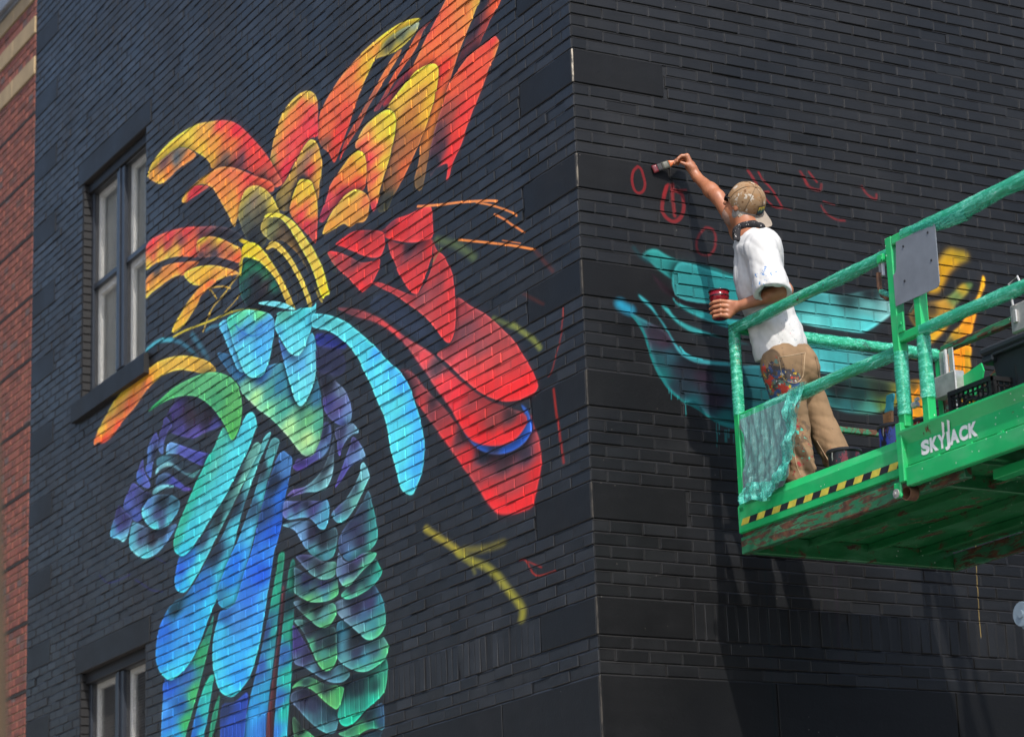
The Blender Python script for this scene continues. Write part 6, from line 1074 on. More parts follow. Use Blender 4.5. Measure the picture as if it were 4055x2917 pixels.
# storage tote
M_TOTE = simple('dark_blue_grey_plastic', (0.020, 0.024, 0.031), 0.42, var=0.12, scale=4, spec=0.5)
tt = empty('storage_tote', (1.13, -2.62, DECK+0.025)); tag(tt, 'large dark blue-grey plastic storage tote with thick rim', 'storage bin')
b = MB(); tz0, tz1 = DECK+0.025, 4.925
def ringrect(x0, x1, y0, y1, z): return [(x0, y0, z), (x1, y0, z), (x1, y1, z), (x0, y1, z)]
V = ringrect(0.98, 1.32, -2.98, -2.22, tz0)+ringrect(0.93, 1.37, -3.04, -2.16, tz1)
b.add(V, [(3, 2, 1, 0), (0, 1, 5, 4), (1, 2, 6, 5), (2, 3, 7, 6), (3, 0, 4, 7)]); b.build('tub', M_TOTE, tt)
b = MB(); b.box(0.895, 1.405, -3.075, -2.115, tz1-0.012, tz1+0.028, 0.012); b.box(0.903, 1.397, -2.20, -2.118, tz1-0.05, tz1-0.012, 0.008).box(0.903, 1.397, -3.07, -2.95, tz1-0.05, tz1-0.012, 0.008).box(0.899, 0.93, -2.95, -2.20, tz1-0.028, tz1-0.012, 0.004); b.build('lid', M_TOTE, tt)
for y in (-2.36, -2.68, -2.9):
    t_ = MB(); 
    for k in range(6):
        s = k/5; z = tz0+0.06+s*(tz1-tz0-0.16); x = 0.98-0.05*(z-tz0)/(tz1-tz0)
        t_.v += [(x-0.006, y-0.05, z), (x-0.012, y-0.03, z), (x-0.012, y+0.03, z), (x-0.006, y+0.05, z)]
    for k in range(5):
        for q in range(3): t_.f.append((4*k+q, 4*k+q+1, 4*k+5+q, 4*k+4+q)); t_.m.append(0)
    t_.build('moulded_rib', M_TOTE, tt)
# ================================================================== THE PAINTER (implicit surfaces -> continuous meshes)
V3 = lambda *a: np.array(a, dtype=np.float64)
def unit(v): v = np.array(v, float); return v/np.linalg.norm(v)
class Field:
    def __init__(s, lo, hi, h):
        s.lo = np.array(lo, float); s.h = h; s.n = np.ceil((np.array(hi)-s.lo)/h).astype(int)+1
        s.F = np.full(s.n, 0.08, dtype=np.float32); s.ax = [s.lo[i]+h*np.arange(s.n[i]) for i in range(3)]
    def region(s, lo, hi):
        a = np.clip(np.floor((np.array(lo)-s.lo)/s.h).astype(int), 0, s.n); b = np.clip(np.ceil((np.array(hi)-s.lo)/s.h).astype(int)+1, 0, s.n)
        sl = tuple(slice(a[i], b[i]) for i in range(3))
        G = np.meshgrid(*[s.ax[i][sl[i]] for i in range(3)], indexing='ij'); return sl, G
    def union(s, sl, d, k):
        if d.size == 0: return
        F = s.F[sl]
        if k <= 0: s.F[sl] = np.minimum(F, d); return
        hh = np.clip(0.5+0.5*(F-d)/k, 0, 1); s.F[sl] = F*(1-hh)+d*hh-k*hh*(1-hh)
    def cap(s, a, b, ra, rb, k=0.0, cut=None):
        a = np.array(a, float); b = np.array(b, float); m = max(ra, rb)+0.05
        sl, (X, Y, Z) = s.region(np.minimum(a, b)-m, np.maximum(a, b)+m)
        ab = b-a; L2 = (ab**2).sum(); t = np.clip(((X-a[0])*ab[0]+(Y-a[1])*ab[1]+(Z-a[2])*ab[2])/L2, 0, 1)
        d = np.sqrt((X-a[0]-t*ab[0])**2+(Y-a[1]-t*ab[1])**2+(Z-a[2]-t*ab[2])**2)-(ra+(rb-ra)*t)
        if cut is not None:
            p, n = cut; n = unit(n); d = np.maximum(d, (X-p[0])*n[0]+(Y-p[1])*n[1]+(Z-p[2])*n[2])
        s.union(sl, d, k); return s
    def carve(s, a, b, ra, rb):
        m = max(ra, rb)+0.02; sl, (X, Y, Z) = s.region(np.minimum(a, b)-m, np.maximum(a, b)+m); ab = b-a; t = np.clip(((X-a[0])*ab[0]+(Y-a[1])*ab[1]+(Z-a[2])*ab[2])/(ab**2).sum(), 0, 1)
        d = np.sqrt((X-a[0]-t*ab[0])**2+(Y-a[1]-t*ab[1])**2+(Z-a[2]-t*ab[2])**2)-(ra+(rb-ra)*t); s.F[sl] = np.maximum(s.F[sl], -d); return s
    def ell(s, c, r, axes=None, k=0.0):
        c = np.array(c, float); A = np.eye(3) if axes is None else np.array([unit(q) for q in axes]); m = max(r)+0.05
        sl, (X, Y, Z) = s.region(c-m, c+m); P = [A[i][0]*(X-c[0])+A[i][1]*(Y-c[1])+A[i][2]*(Z-c[2]) for i in range(3)]
        k0 = np.sqrt(sum((P[i]/r[i])**2 for i in range(3))); k1 = np.sqrt(sum((P[i]/r[i]**2)**2 for i in range(3)))+1e-9
        s.union(sl, k0*(k0-1)/k1, k); return s
    def grid(s): return np.meshgrid(*s.ax, indexing='ij')
    def plane(s, p, n):
        n = unit(n); X, Y, Z = s.grid(); s.F = np.maximum(s.F, ((X-p[0])*n[0]+(Y-p[1])*n[1]+(Z-p[2])*n[2]).astype(np.float32)); return s
    def mesh(s, name, mat, parent):
        F = s.F; S = F < 0; n = np.array(F.shape)-1
        sh = lambda A, o: A[o[0]:o[0]+n[0], o[1]:o[1]+n[1], o[2]:o[2]+n[2]]
        cnt = sum(sh(S, (i, j, k)).astype(np.int8) for i in (0, 1) for j in (0, 1) for k in (0, 1))
        act = (cnt > 0) & (cnt < 8); idx = np.full(n, -1, dtype=np.int64); cells = np.argwhere(act); idx[act] = np.arange(len(cells))
        acc = np.zeros((len(cells), 3)); num = np.zeros(len(cells))
        for ax in range(3):
            o = [q for q in range(3) if q != ax]
            for a_ in (0, 1):
                for b_ in (0, 1):
                    c0 = [0, 0, 0]; c0[o[0]] = a_; c0[o[1]] = b_; c1 = list(c0); c1[ax] = 1
                    f0 = sh(F, c0)[act]; f1 = sh(F, c1)[act]; x = (f0 < 0) != (f1 < 0); t = np.where(x, f0/np.where(x, f0-f1, 1), 0)
                    q = np.tile(np.array(c0, float), (len(cells), 1)); q[:, ax] = t; acc[x] += q[x]; num[x] += 1
        vt = s.lo+(cells+acc/num[:, None])*s.h; fc = []
        for ax in range(3):
            u, v = (ax+1) % 3, (ax+2) % 3; c1 = [slice(None)]*3; c1[ax] = slice(1, None); c0 = [slice(None)]*3; c0[ax] = slice(0, -1)
            A = S[tuple(c0)]; B = S[tuple(c1)]; e = np.argwhere(A != B); e = e[(e[:, u] > 0) & (e[:, v] > 0) & (e[:, u] < n[u]) & (e[:, v] < n[v])]
            ins = A[tuple(e.T)]; q = []
            for du, dv in ((-1, -1), (0, -1), (0, 0), (-1, 0)):
                w_ = e.copy(); w_[:, u] += du; w_[:, v] += dv; q.append(idx[tuple(w_.T)])
            q = np.stack(q, 1); q[~ins] = q[~ins][:, ::-1]; fc.append(q)
        fc = np.concatenate(fc)
        # one light smoothing pass
        nb = np.zeros_like(vt); nc = np.zeros(len(vt))
        for i in range(4):
            a_, b_ = fc[:, i], fc[:, (i+1) % 4]
            np.add.at(nb, a_, vt[b_]); np.add.at(nc, a_, 1)
        vt = vt*0.5+0.5*nb/np.maximum(nc, 1)[:, None]
        return mesh(name, vt.tolist(), fc.tolist(), mat, parent, True)

def skin():
    m, t, b = newmat('tanned_skin'); p = pos(t)
    c = ramp(t, noise(t, p, 16, 5, 0.6), [(0.3, (0.235, 0.082, 0.036)), (0.7, (0.34, 0.135, 0.066))]).outputs[0]
    t.links.new(c, b.inputs['Base Color']); b.inputs['Roughness'].default_value = 0.48; b.inputs['Subsurface Weight'].default_value = 0.08; b.inputs['Subsurface Radius'].default_value = (0.02, 0.008, 0.004)
    bump(t, b, noise(t, p, 160, 3), 0.25, 0.001); return m
def spotted(name, base, var, spots, rough, region=None, weave=220):
    """cloth with dried paint spots: spots = (colour, scale, threshold, (centre, radius) or None)"""
    m, t, b = newmat(name); p = pos(t)
    c = ramp(t, noise(t, p, 5, 5, 0.6), [(0.3, tuple(q*(1-var) for q in base)), (0.7, base)]).outputs[0]
    for i, (cc, sc, th, reg) in enumerate(spots):
        sh = t.nodes.new('ShaderNodeVectorMath'); sh.operation = 'ADD'; sh.inputs[1].default_value = (i*2.31, i*4.17, i*1.13); t.links.new(p, sh.inputs[0])
        nz = noise(t, sh.outputs[0], sc, 3, 0.6)
        if reg:
            ds = t.nodes.new('ShaderNodeVectorMath'); ds.operation = 'DISTANCE'; ds.inputs[1].default_value = reg[0]; t.links.new(p, ds.inputs[0])
            nz = math_(t, 'SUBTRACT', nz, math_(t, 'MULTIPLY', math_(t, 'MAXIMUM', math_(t, 'SUBTRACT', ds.outputs['Value'], reg[1]), 0.0), 2.2))
        f = ramp(t, nz, [(th, (0,)*3), (th+0.015, (1,)*3)]).outputs[0]; c = mixc(t, f, c, cc)
    t.links.new(c, b.inputs['Base Color']); b.inputs['Roughness'].default_value = rough; b.inputs['Specular IOR Level'].default_value = 0.2
    bump(t, b, math_(t, 'ADD', noise(t, p, weave, 2), math_(t, 'MULTIPLY', noise(t, p, 28, 4, 0.6), 1.5)), 0.35, 0.002); return m
M_SKIN = skin()
sl_ = ((0.62, -0.80, 5.66), 0.05); hm = ((0.84, -0.68, 5.42), 0.08); th_ = ((0.72, -0.68, 5.10), 0.12)
M_SHIRT = spotted('white_cotton', (0.47, 0.465, 0.455), 0.05, [((0.08, 0.19, 0.40), 60, .60, sl_), ((0.05, 0.12, 0.16), 75, .66, hm), ((0.45, 0.10, 0.12), 70, .70, hm), ((0.03, 0.03, 0.04), 85, .735, None)], 0.9)
M_TROU = spotted('khaki_canvas', (0.235, 0.150, 0.083), 0.3, [((0.12, 0.08, 0.05), 16, .56, ((0.75, -0.68, 5.0), 0.2)), ((0.06, 0.05, 0.05), 22, .48, th_), ((0.10, 0.17, 0.14), 17, .55, th_), ((0.50, 0.32, 0.03), 24, .60, th_), ((0.38, 0.045, 0.03), 18, .56, th_), ((0.04, 0.07, 0.16), 21, .58, th_), ((0.50, 0.45, 0.40), 36, .64, th_), ((0.22, 0.03, 0.03), 30, .60, ((0.85, -0.70, 4.75), 0.2)), ((0.05, 0.35, 0.27), 34, .62, ((0.82, -0.70, 4.82), 0.1)), ((0.06, 0.05, 0.05), 70, .70, None)], 0.9)
M_CAP = spotted('dirty_tan_cap', (0.32, 0.205, 0.115), 0.35, [((0.22, 0.125, 0.06), 26, .54, None), ((0.40, 0.35, 0.29), 22, .60, None), ((0.13, 0.065, 0.03), 40, .64, None), ((0.02, 0.015, 0.01), 85, .70, None), ((0.75, 0.75, 0.72), 110, .71, None)], 0.9)
M_BILL = spotted('faded_cap_bill', (0.30, 0.25, 0.20), 0.25, [((0.75, 0.75, 0.72), 100, .67, None)], 0.9)
M_HAIR = simple('grey_hair', (0.20, 0.185, 0.17), 0.7, var=0.35, scale=90, bmp=0.8, bdist=0.003)
M_BAND = spotted('black_bandana', (0.022, 0.021, 0.023), 0.2, [((0.5, 0.47, 0.45), 75, .64, None)], 0.85)
M_STUB = simple('grey_stubble', (0.24, 0.14, 0.10), 0.8, var=0.3, scale=60)
M_LENS = simple('dark_lens', (0.01, 0.01, 0.012), 0.08, var=0.1, bmp=0); M_BOOT = simple('brown_leather', (0.20, 0.075, 0.05), 0.6, var=0.3)

man = empty('person', (0.98, -0.64, DECK)); tag(man, 'painter in white spattered T-shirt, khaki trousers and backward tan cap reaching up with a brush', 'person')
Hc = V3(.717, -.52, 6.162); hF = unit((-.42, .75, .51)); hU = unit((.25, -.47, .85)); hU = unit(hU-hF*hU.dot(hF)); hL = np.cross(hU, hF); hA = (hL, hF, hU)
nB = V3(.706, -.585, 5.962)
shR, elR, wrR = V3(.759, -.415, 6.055), V3(.712, -.285, 6.288), V3(.692, -.125, 6.455)
shL, elL, wrL = V3(.678, -.700, 5.860), V3(.772, -.768, 5.622), V3(.608, -.57, 5.574)
spine = unit((-.13, .01, .48)); bF = unit((-.75, .62, 0)); bL = unit(np.cross((0, 0, 1), bF))
hipL, hipR = V3(.815, -.635, 5.245), V3(.975, -.525, 5.275); knL, anL, knR, anR = V3(.885, -.62, 4.925), V3(.850, -.70, 4.53), V3(1.090, -.565, 4.975), V3(1.165, -.745, 4.54)
cH, cW, cP = V3(.760, -.545, 5.80), V3(.822, -.548, 5.55), V3(.893, -.57, 5.30)
S = Field((.42, -1.0, 4.44), (1.2, .03, 6.68), 0.0048)
# trunk and legs under the clothes keep the figure one piece
S.ell(cH, (.14, .095, .22), (bL, bF, spine)).ell(cW, (.125, .095, .22), (bL, bF, spine), .05).ell(cP, (.135, .105, .12), (bL, bF, spine), .05)
S.cap(hipL, knL, .075, .055, .03).cap(knL, anL, .052, .038, .02).cap(hipR, knR, .075, .055, .03).cap(knR, anR, .052, .038, .02)
S.cap(nB-V3(0, 0, .03), Hc-hU*.045-hF*.02, .066, .058, .04)
S.ell(Hc, (.074, .094, .106), hA, .02).ell(Hc+hF*.032-hU*.062, (.055, .064, .058), hA, .03)
S.cap(Hc+hF*.088+hU*.012, Hc+hF*.112-hU*.022, .008, .014, .012).ell(Hc+hF*.086-hU*.055, (.024, .012, .010), hA, .012).ell(Hc+hF*.080-hU*.092, (.025, .02, .018), hA, .015)
for sgn in (1, -1):
    S.ell(Hc+hL*(.078*sgn)-hF*.008-hU*.018, (.010, .021, .033), hA, .006); S.ell(Hc+hF*.080+hL*(.03*sgn)+hU*.012, (.013, .010, .009), hA, .008)
    S.cap(Hc+hF*.088+hU*.028+hL*(.012*sgn), Hc+hF*.076+hU*.026+hL*(.05*sgn), .009, .007, .012)
S.cap(nB, shR, .055, .058, .05).cap(nB, shL, .055, .058, .05)
for a, e, w_ in ((shR, elR, wrR), (shL, elL, wrL)):
    S.cap(a, e, .050, .037, .03).cap(e, e+(w_-e)*.35, .039, .040, .02).cap(e+(w_-e)*.3, w_, .040, .0255, .02)
# raised hand closing on the brush
b0, b1 = V3(.664, -.098, 6.577), V3(.479, -.012, 6.504); e1 = unit(b1-b0); e2 = unit(V3(0, 0, 1)-e1*e1[2]); e3 = np.cross(e1, e2)
S.cap(wrR, V3(.668, -.10, 6.525), .027, .030, .015)
for i, (ln, off) in enumerate(((.070, -.030), (.078, -.010), (.073, .010), (.058, .029))):
    K = V3(.650, -.088, 6.572)+e3*off-e1*.004*abs(i-1); S.cap(V3(.672, -.108, 6.505)+e3*off*.5, K, .017, .0135, .012)
    m1 = K+e1*ln*.42+e2*.010; m2 = m1+e1*ln*.34-e2*.008; tp = m2+e1*ln*.22-e2*.014
    S.cap(K, m1, .0115, .0098, .006).cap(m1, m2, .0098, .0088, .003).cap(m2, tp, .0088, .0075, .003)
tB = V3(.676, -.122, 6.505); S.cap(tB, tB+V3(-.036, .006, .014), .0165, .012, .012); S.cap(tB+V3(-.036, .006, .014), V3(.611, -.098, 6.536), .0115, .0085, .003)
# lowered hand around the cup
cC = V3(.553, -.475, 0); ch = unit((-.57, -.82, 0)); cr_ = unit((.872, -.49, 0))
def around(a, r, z): a = math.radians(a); q = cC+(ch*math.cos(a)-cr_*math.sin(a))*r; q[2] = z; return q
zs_ = (5.600, 5.575, 5.549, 5.524)
for i, z in enumerate(zs_):
    r = .062-.0015*i; K = around(-46, r+.008, z); sp_ = (56, 66, 60, 42)[i]
    S.cap(wrL+V3(-.012, .01, (1.5-i)*.010), K, .0175, .0135, .014)
    a1, a2, a3 = around(-4, r+.003, z+.004), around(28+i*1.5, r-.001, z+.002), around(sp_, r-.004, z-.002)
    S.cap(K, a1, .0125, .0105, .006).cap(a1, a2, .0105, .0095, .003).cap(a2, a3, .0095, .008, .003)
S.cap(wrL+V3(.0, .012, .012), around(-85, .064, 5.595), .017, .0125, .012).cap(around(-85, .064, 5.595), around(-130, .063, 5.62), .0115, .009, .004)
S.mesh('body', M_SKIN, man)
# hair and short beard
H = Field(Hc-.16, Hc+.16, 0.0045); H.ell(Hc-hF*.014-hU*.022, (.0785, .092, .092), hA); H.plane(Hc+hF*.012, hF); H.plane(Hc+hU*.045, hU); H.mesh('hair', M_HAIR, man)
H = Field(Hc-.16, Hc+.16, 0.0045); H.ell(Hc+hF*.034-hU*.068, (.0585, .066, .058), hA); H.plane(Hc+hF*.015, -hF); H.plane(Hc-hU*.055, hU); H.mesh('beard', M_STUB, man)
# shirt
def folds(X, Y, Z, a, seed, fz=1.0, wp=14):
    r = np.random.default_rng(seed); o = np.zeros_like(X)
    for i in range(7):
        k = r.normal(0, 1, 3)*np.array([1, 1, fz]); k = k/np.linalg.norm(k)*r.uniform(38, 105); w_ = r.normal(0, 1, 3)*wp; ph = r.uniform(0, 6.28, 2)
        q = k[0]*X+k[1]*Y+k[2]*Z+ph[0]+1.7*np.sin(w_[0]*X+w_[1]*Y+w_[2]*Z+ph[1]); o += (1-np.abs(np.sin(q*.5)))**2*r.uniform(.5, 1)
    return a*(o-2.0)
T_ = Field((.45, -.95, 5.22), (1.12, -.30, 6.16), 0.006)
T_.ell(cH, (.150, .122, .235), (bL, bF, spine)).ell(cW, (.140, .120, .25), (bL, bF, spine), .06).ell(cP+V3(-.02, .005, .06), (.146, .126, .17), (bL, bF, spine), .06)
T_.cap(nB+V3(.01, .0, -.04), shR, .075, .076, .05).cap(nB+V3(.01, 0, -.04), shL, .075, .080, .05).ell(cH+V3(.02, -.045, .07), (.13, .09, .12), (bL, bF, spine), .05)
uL = unit(elL-shL); uR = unit(elR-shR)
sE = V3(.690, -.765, 5.61); uS = unit(sE-shL)
T_.cap(shL, sE, .080, .093, .022, (sE+uS*.012, uS+V3(-.22, 0, 0))); T_.cap(shR-uR*.03, shR+uR*.2, .080, .076, .04, (shR+uR*.10, uR))
T_.carve(shL+uS*.12, sE+uS*.12, .066, .086)
X, Y, Z = T_.grid(); T_.F = T_.F+(folds(X, Y, Z+.5*X, .0040, 4, .30, 5)+folds(X, Y, Z-.4*Y, .0022, 21, .6, 5)).astype(np.float32)
T_.plane((.885, -.56, 5.330), -spine-V3(0.05, -.08, 0)); T_.plane(nB+V3(0, 0, .03), (-.1, .25, 1)); shirt = T_.mesh('shirt', M_SHIRT, man)
# trousers
Q = Field((.55, -1.0, 4.44), (1.25, -.35, 5.46), 0.0065)
Q.ell(cP, (.150, .130, .16), (bL, bF, (0, 0, 1)))
Q.cap(hipL+V3(-.015, -.01, 0), knL, .104, .072, .05).cap(knL, anL, .072, .069, .02).cap(hipR, knR, .102, .076, .02).cap(knR, anR, .076, .072, .02)
Q.ell(cP+V3(.075, -.065, -.05), (.10, .07, .10), (bL, bF, (0, 0, 1)), .05)
X, Y, Z = Q.grid(); low = np.clip((5.15-Z)/.4, 0.55, 1.4); Q.F = Q.F+((folds(X, Y, Z-.5*Y, .0048, 9, 1.6, 4)+folds(X, Y, Z+.6*X, .0045, 31, .4, 8))*low).astype(np.float32); Q.plane((.9, -.7, 4.505), (0.05, 0, -1)); trous = Q.mesh('trousers', M_TROU, man)
# back pocket and waistband seams (thin cords)
def cord(pts, nm, par, mat, r=.0022): return MB().tube(pts, r, 5).build(nm, mat, par)
from mathutils.bvhtree import BVHTree
def seam(ob, px, nm, mat, r=.0022, off=.0012):
    me = ob.data; bv = BVHTree.FromPolygons([v.co[:] for v in me.vertices], [p_.vertices[:] for p_ in me.polygons]); P = []
    Q_ = catmull(px, 5, False)
    for x, y in Q_:
        d = (fw+rt2*((x-2027.5)/F_PX)-up2*((y-1458.5)/F_PX)).normalized(); hit = bv.ray_cast(CAM_POS, d)
        if hit[0] is not None: P.append(hit[0]+hit[1]*off)
    if len(P) > 3: cord(P, nm, ob, mat, r)
M_STI = simple('tan_stitching', (0.36, 0.26, 0.16), 0.9); M_SEAM = simple('dark_seam', (0.12, 0.075, 0.04), 0.9); M_SHEM = simple('white_hem', (0.43, 0.425, 0.415), 0.9)
for px in ([(3083, 1415), (3130, 1408), (3188, 1396)], [(3083, 1415), (3090, 1450), (3104, 1500), (3150, 1516), (3178, 1490), (3184, 1440), (3188, 1396)]): seam(trous, px, 'pocket_seam', M_STI, .002)
seam(trous, [(3176, 1400), (3172, 1460), (3176, 1520)], 'seat_seam', M_SEAM, .0022)
seam(trous, [(3140, 1720), (3146, 1780), (3155, 1840), (3170, 1880)], 'leg_seam', M_STI, .002); seam(trous, [(3235, 1745), (3262, 1790), (3285, 1830)], 'leg_seam', M_STI, .002)
seam(trous, [(3226, 1410), (3236, 1450), (3242, 1500)], 'pocket_seam', M_SEAM, .002)
# boots
B = Field((.55, -1.0, 4.40), (1.25, -.4, 4.64), 0.006)
for a, tx in ((anL, unit((-.86, .45, 0))), (anR, unit((-.55, .8, 0)))):
    c = V3(a[0], a[1], 0); B.cap(a+V3(0, 0, -.01), V3(a[0], a[1], 4.475), .052, .048, .02).ell(c+tx*.06+V3(0, 0, 4.455), (.115, .046, .05), (tx, np.cross((0, 0, 1), tx), (0, 0, 1)), .03).ell(c+tx*.12+V3(0, 0, 4.45), (.06, .046, .04), (tx, np.cross((0, 0, 1), tx), (0, 0, 1)), .03)
B.plane((0, 0, DECK+.002), (0, 0, -1)); B.mesh('boots', M_BOOT, man)
# bandana
n1 = unit(Hc-nB); bx_ = unit(np.cross(n1, (0, 0, 1))); by_ = np.cross(n1, bx_); rgb = np.random.default_rng(2)
D = Field(nB-.16, nB+.18, 0.005)
for i in range(26):
    a, a2 = 2*math.pi*i/26, 2*math.pi*(i+1)/26; f = lambda q: nB+n1*(.035+.012*math.sin(q*2+1))+(bx_*math.cos(q)+by_*math.sin(q))*(.069+.005*math.sin(q*3)); D.cap(f(a), f(a2), .016+.003*math.sin(i*2.1), .016+.003*math.sin(i*2.1+2.1), .012)
kn = nB+hF*.055+hL*.06; D.cap(kn, kn+V3(-.03, -.01, -.05), .014, .008, .02).cap(kn, kn+V3(-.01, -.025, -.055), .013, .007, .02)
X, Y, Z = D.grid(); D.F = D.F+folds(X, Y, Z, .0026, 12).astype(np.float32); D.mesh('bandana', M_BAND, man)
# backward cap
cU = unit((-.04, -.84, .46)); cB = np.array((.42, -.357, -.835)); cB = unit(cB-cU*cB.dot(cU)); cL_ = np.cross(cU, cB); cc = Hc+cU*.012-hF*.004+hU*.012
VV = []; FF = []; na, nl = 72, 18
for j in range(nl+1):
    ph = math.pi/2*j/nl*1.06
    for i in range(na):
        a = 2*math.pi*i/na; seam = max(0, 1-abs(((a/(math.pi/3)+.5) % 1)-.5)/.06); r = 1-.014*seam*math.sin(ph)+.010*math.sin(a*5+ph*4)*math.sin(ph)+.006*math.sin(a*11-ph*7)*math.sin(ph)**2
        sq = math.sin(min(ph, math.pi/2))**.86
        VV.append(cc+(cB*math.cos(a)*.107+cL_*math.sin(a)*.094)*sq*r+cU*(.112*math.cos(ph)*r-(.006 if j == nl else 0)))
for j in range(nl):
    for i in range(na): FF.append((j*na+i, (j+1)*na+i, (j+1)*na+(i+1) % na, j*na+(i+1) % na))
cap_ = mesh('cap', VV, FF, M_CAP, man, True)
for q_ in range(6): MB().tube([Vector(cc+(cB*math.cos(q_*math.pi/3+.0)*.107+cL_*math.sin(q_*math.pi/3)*.094)*math.sin(f_)**.86*1.003+cU*.112*math.cos(f_)*1.003) for f_ in np.linspace(.06, 1.5, 14)], .0016, 5).build('cap_seam', M_SEAM, cap_, True)
MB().lathe([(0.0085, 0), (0.0085, .004), (.006, .008), (0, .009)], Vector(cc+cU*.110), 12, cU).build('cap_button', M_CAP, cap_, True)
VV = []; FF = []; n_, m_ = 22, 8
for j in range(m_+1):
    s = j/m_
    for i in range(n_+1):
        a = -1.12+2.24*i/n_; q = math.cos(a/1.12*math.pi/2); ed = cc+(cB*math.cos(a)*.105+cL_*math.sin(a)*.0935)-cU*.004
        VV.append(ed+cB*(.088*s*(q**.5))-cU*(-.004*s+.030*s*abs(math.sin(a)))+cL_*math.sin(a)*.016*s)
k_ = len(VV); VV += [v-cU*.004 for v in VV]
for j in range(m_):
    for i in range(n_):
        f = (j*(n_+1)+i, j*(n_+1)+i+1, (j+1)*(n_+1)+i+1, (j+1)*(n_+1)+i); FF += [f[::-1], tuple(x+k_ for x in f)]
for i in range(n_): a_ = m_*(n_+1)+i; FF.append((a_, a_+1, a_+1+k_, a_+k_))
mesh('cap_bill', VV, FF, M_BILL, cap_, True)
M_P1 = simple('patch_black', (0.012, 0.012, 0.015), 0.8); M_P2 = simple('patch_yellow', (0.55, 0.36, 0.03), 0.8); M_P3 = simple('patch_green', (0.05, 0.16, 0.12), 0.8); M_P4 = simple('patch_navy', (0.015, 0.03, 0.05), 0.8)
def dome(a, ph, o): sq = math.sin(ph)**.86; return cc+(cB*math.cos(a)*.107+cL_*math.sin(a)*.094)*sq*(1+o)+cU*.112*math.cos(ph)*(1+o)
VV = []; FF = []; MI = []; g1, g2 = 14, 10
for j in range(g2+1):
    for i in range(g1+1): VV.append(dome(-.34+.62*i/g1, 1.02+.48*j/g2, .022))
for j in range(g2):
    for i in range(g1):
        ridge = 4.2+1.4*math.sin(i*1.3)+.8*math.sin(i*2.9); mi = 0 if i in (0, g1-1) or j in (0, g2-1) else (1 if j < ridge-1 else (2 if j < ridge+1.2 else 3))
        FF.append((j*(g1+1)+i, (j+1)*(g1+1)+i, (j+1)*(g1+1)+i+1, j*(g1+1)+i+1)); MI.append(mi)
mesh('cap_patch', VV, FF, None, cap_, False, [M_P1, M_P2, M_P3, M_P4], MI)
# sunglasses
gb = MB()
for sgn in (1, -1):
    c = Hc+hF*.098+hL*(.036*sgn)+hU*.006
    ring = [Vector(c+hL*(.030*math.cos(a))+hU*(.021*math.sin(a))-hF*(.010*abs(math.cos(a)))) for a in np.linspace(0, 2*math.pi, 17)[:-1]]
    gb.add(ring+[r_+Vector(hF*.006) for r_ in ring], [tuple(range(16)), tuple(range(16, 32))[::-1]]+[(i, (i+1) % 16, 16+(i+1) % 16, 16+i) for i in range(16)])
    gb.tube([Vector(c+hL*.030*sgn-hF*.008), Vector(Hc+hL*.080*sgn+hF*.05+hU*.006), Vector(Hc+hL*.083*sgn-hF*.02+hU*.0)], .0042, 6)
gb.tube([Vector(Hc+hF*.104+hL*.008+hU*.01), Vector(Hc+hF*.104-hL*.008+hU*.01)], .004, 6); gb.build('sunglasses', M_LENS, man)
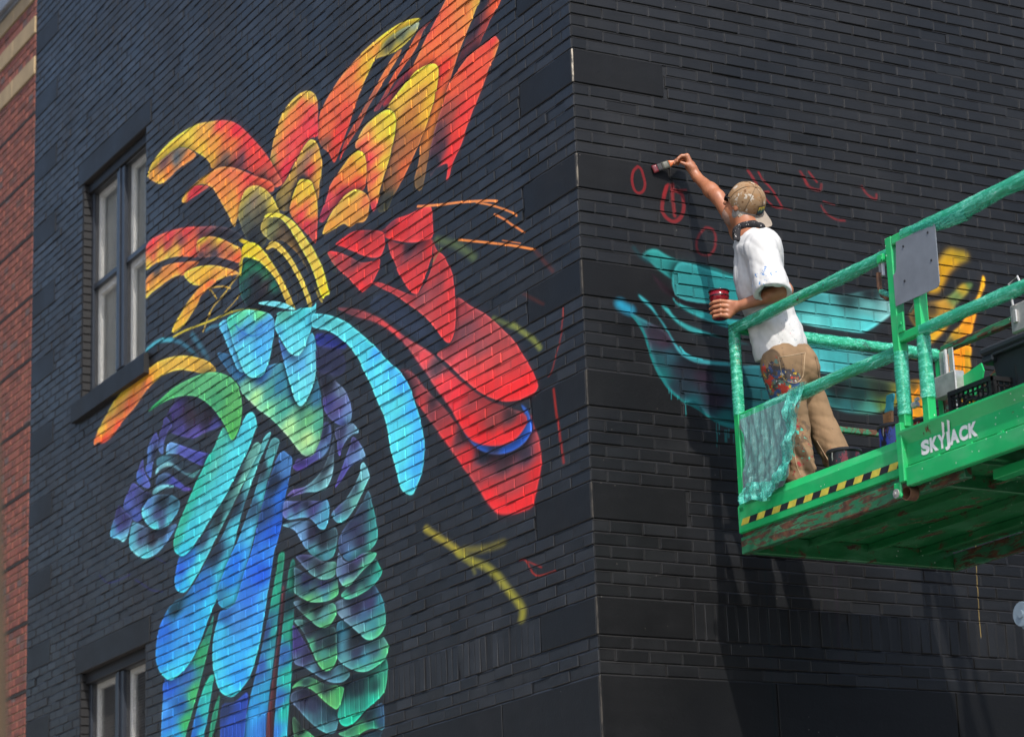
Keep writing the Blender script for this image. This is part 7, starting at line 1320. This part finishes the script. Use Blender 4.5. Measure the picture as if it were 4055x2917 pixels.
# ---- what he holds
br_ = empty('paint_brush', b1.tolist()); tag(br_, 'red-tipped paint brush with orange wooden handle held against the wall', 'paint brush')
M_OR = simple('orange_varnished_wood', (0.42, 0.10, 0.02), 0.35, var=0.25, scale=40); M_BRI = simple('black_bristle', (0.012, 0.011, 0.012), 0.7); M_RP = simple('wet_dark_red_paint', (0.10, 0.005, 0.009), 0.25); M_FER = simple('steel_ferrule', (0.065, 0.065, 0.05), 0.5, 0.2)
def brsec(s0, s1, w0, w1, t0, t1, mat, nm, nseg=5, prof=None):
    VV = []; FF = []; L_ = np.linalg.norm(b1-b0)
    for i in range(nseg+1):
        s = i/nseg; c = b0+e1*(L_*(s0+(s1-s0)*s)); w_ = w0+(w1-w0)*s if prof is None else np.interp(s, *prof); t_ = t0+(t1-t0)*s
        for k in range(10):
            a = 2*math.pi*k/10; ca, sa = math.cos(a), math.sin(a); VV.append(c+e2*(w_/2*np.sign(ca)*abs(ca)**.6)+e3*(t_/2*np.sign(sa)*abs(sa)**.6))
    for i in range(nseg):
        for k in range(10): FF.append((i*10+k, i*10+(k+1) % 10, (i+1)*10+(k+1) % 10, (i+1)*10+k))
    FF += [tuple(range(10))[::-1], tuple(nseg*10+k for k in range(10))]; return mesh(nm, VV, FF, mat, br_, True)
brsec(0, .56, 0, 0, .016, .012, M_OR, 'handle', 10, ([0, .1, .25, .5, .75, .9, 1], [.014, .024, .025, .019, .018, .034, .044]))
brsec(.55, .74, .046, .046, .014, .014, M_FER, 'ferrule', 3); brsec(.73, .88, .044, .045, .012, .012, M_BRI, 'bristles', 3); brsec(.87, 1.0, .046, .049, .013, .006, M_RP, 'paint_tip', 3)
cup = empty('paint_cup', (.553, -.475, 5.525)); tag(cup, 'clear red plastic paint cup in the lowered hand', 'cup')
mc, tc, bc = newmat('red_cup_plastic'); bc.inputs['Base Color'].default_value = (0.17, 0.005, 0.012, 1); bc.inputs['Roughness'].default_value = 0.12; bc.inputs['Alpha'].default_value = 0.88
cz_ = Vector((.553, -.475, 5.525))
MB().lathe([(0, 0), (.040, 0), (.043, .006), (.047, .10), (.051, .105), (.053, .150), (.0515, .150), (.048, .108), (.044, .102), (.041, .01), (0, .01)], cz_, 28).build('tub', mc, cup, True)
MB().lathe([(.052, .146), (.057, .147), (.057, .152), (.051, .154)], cz_, 28).lathe([(.0535, .118), (.0545, .121), (.053, .124)], cz_, 28).build('rim', M_LENS, cup, True)
MB().lathe([(0, .085), (.043, .085)], cz_, 24).build('paint', M_RP, cup)
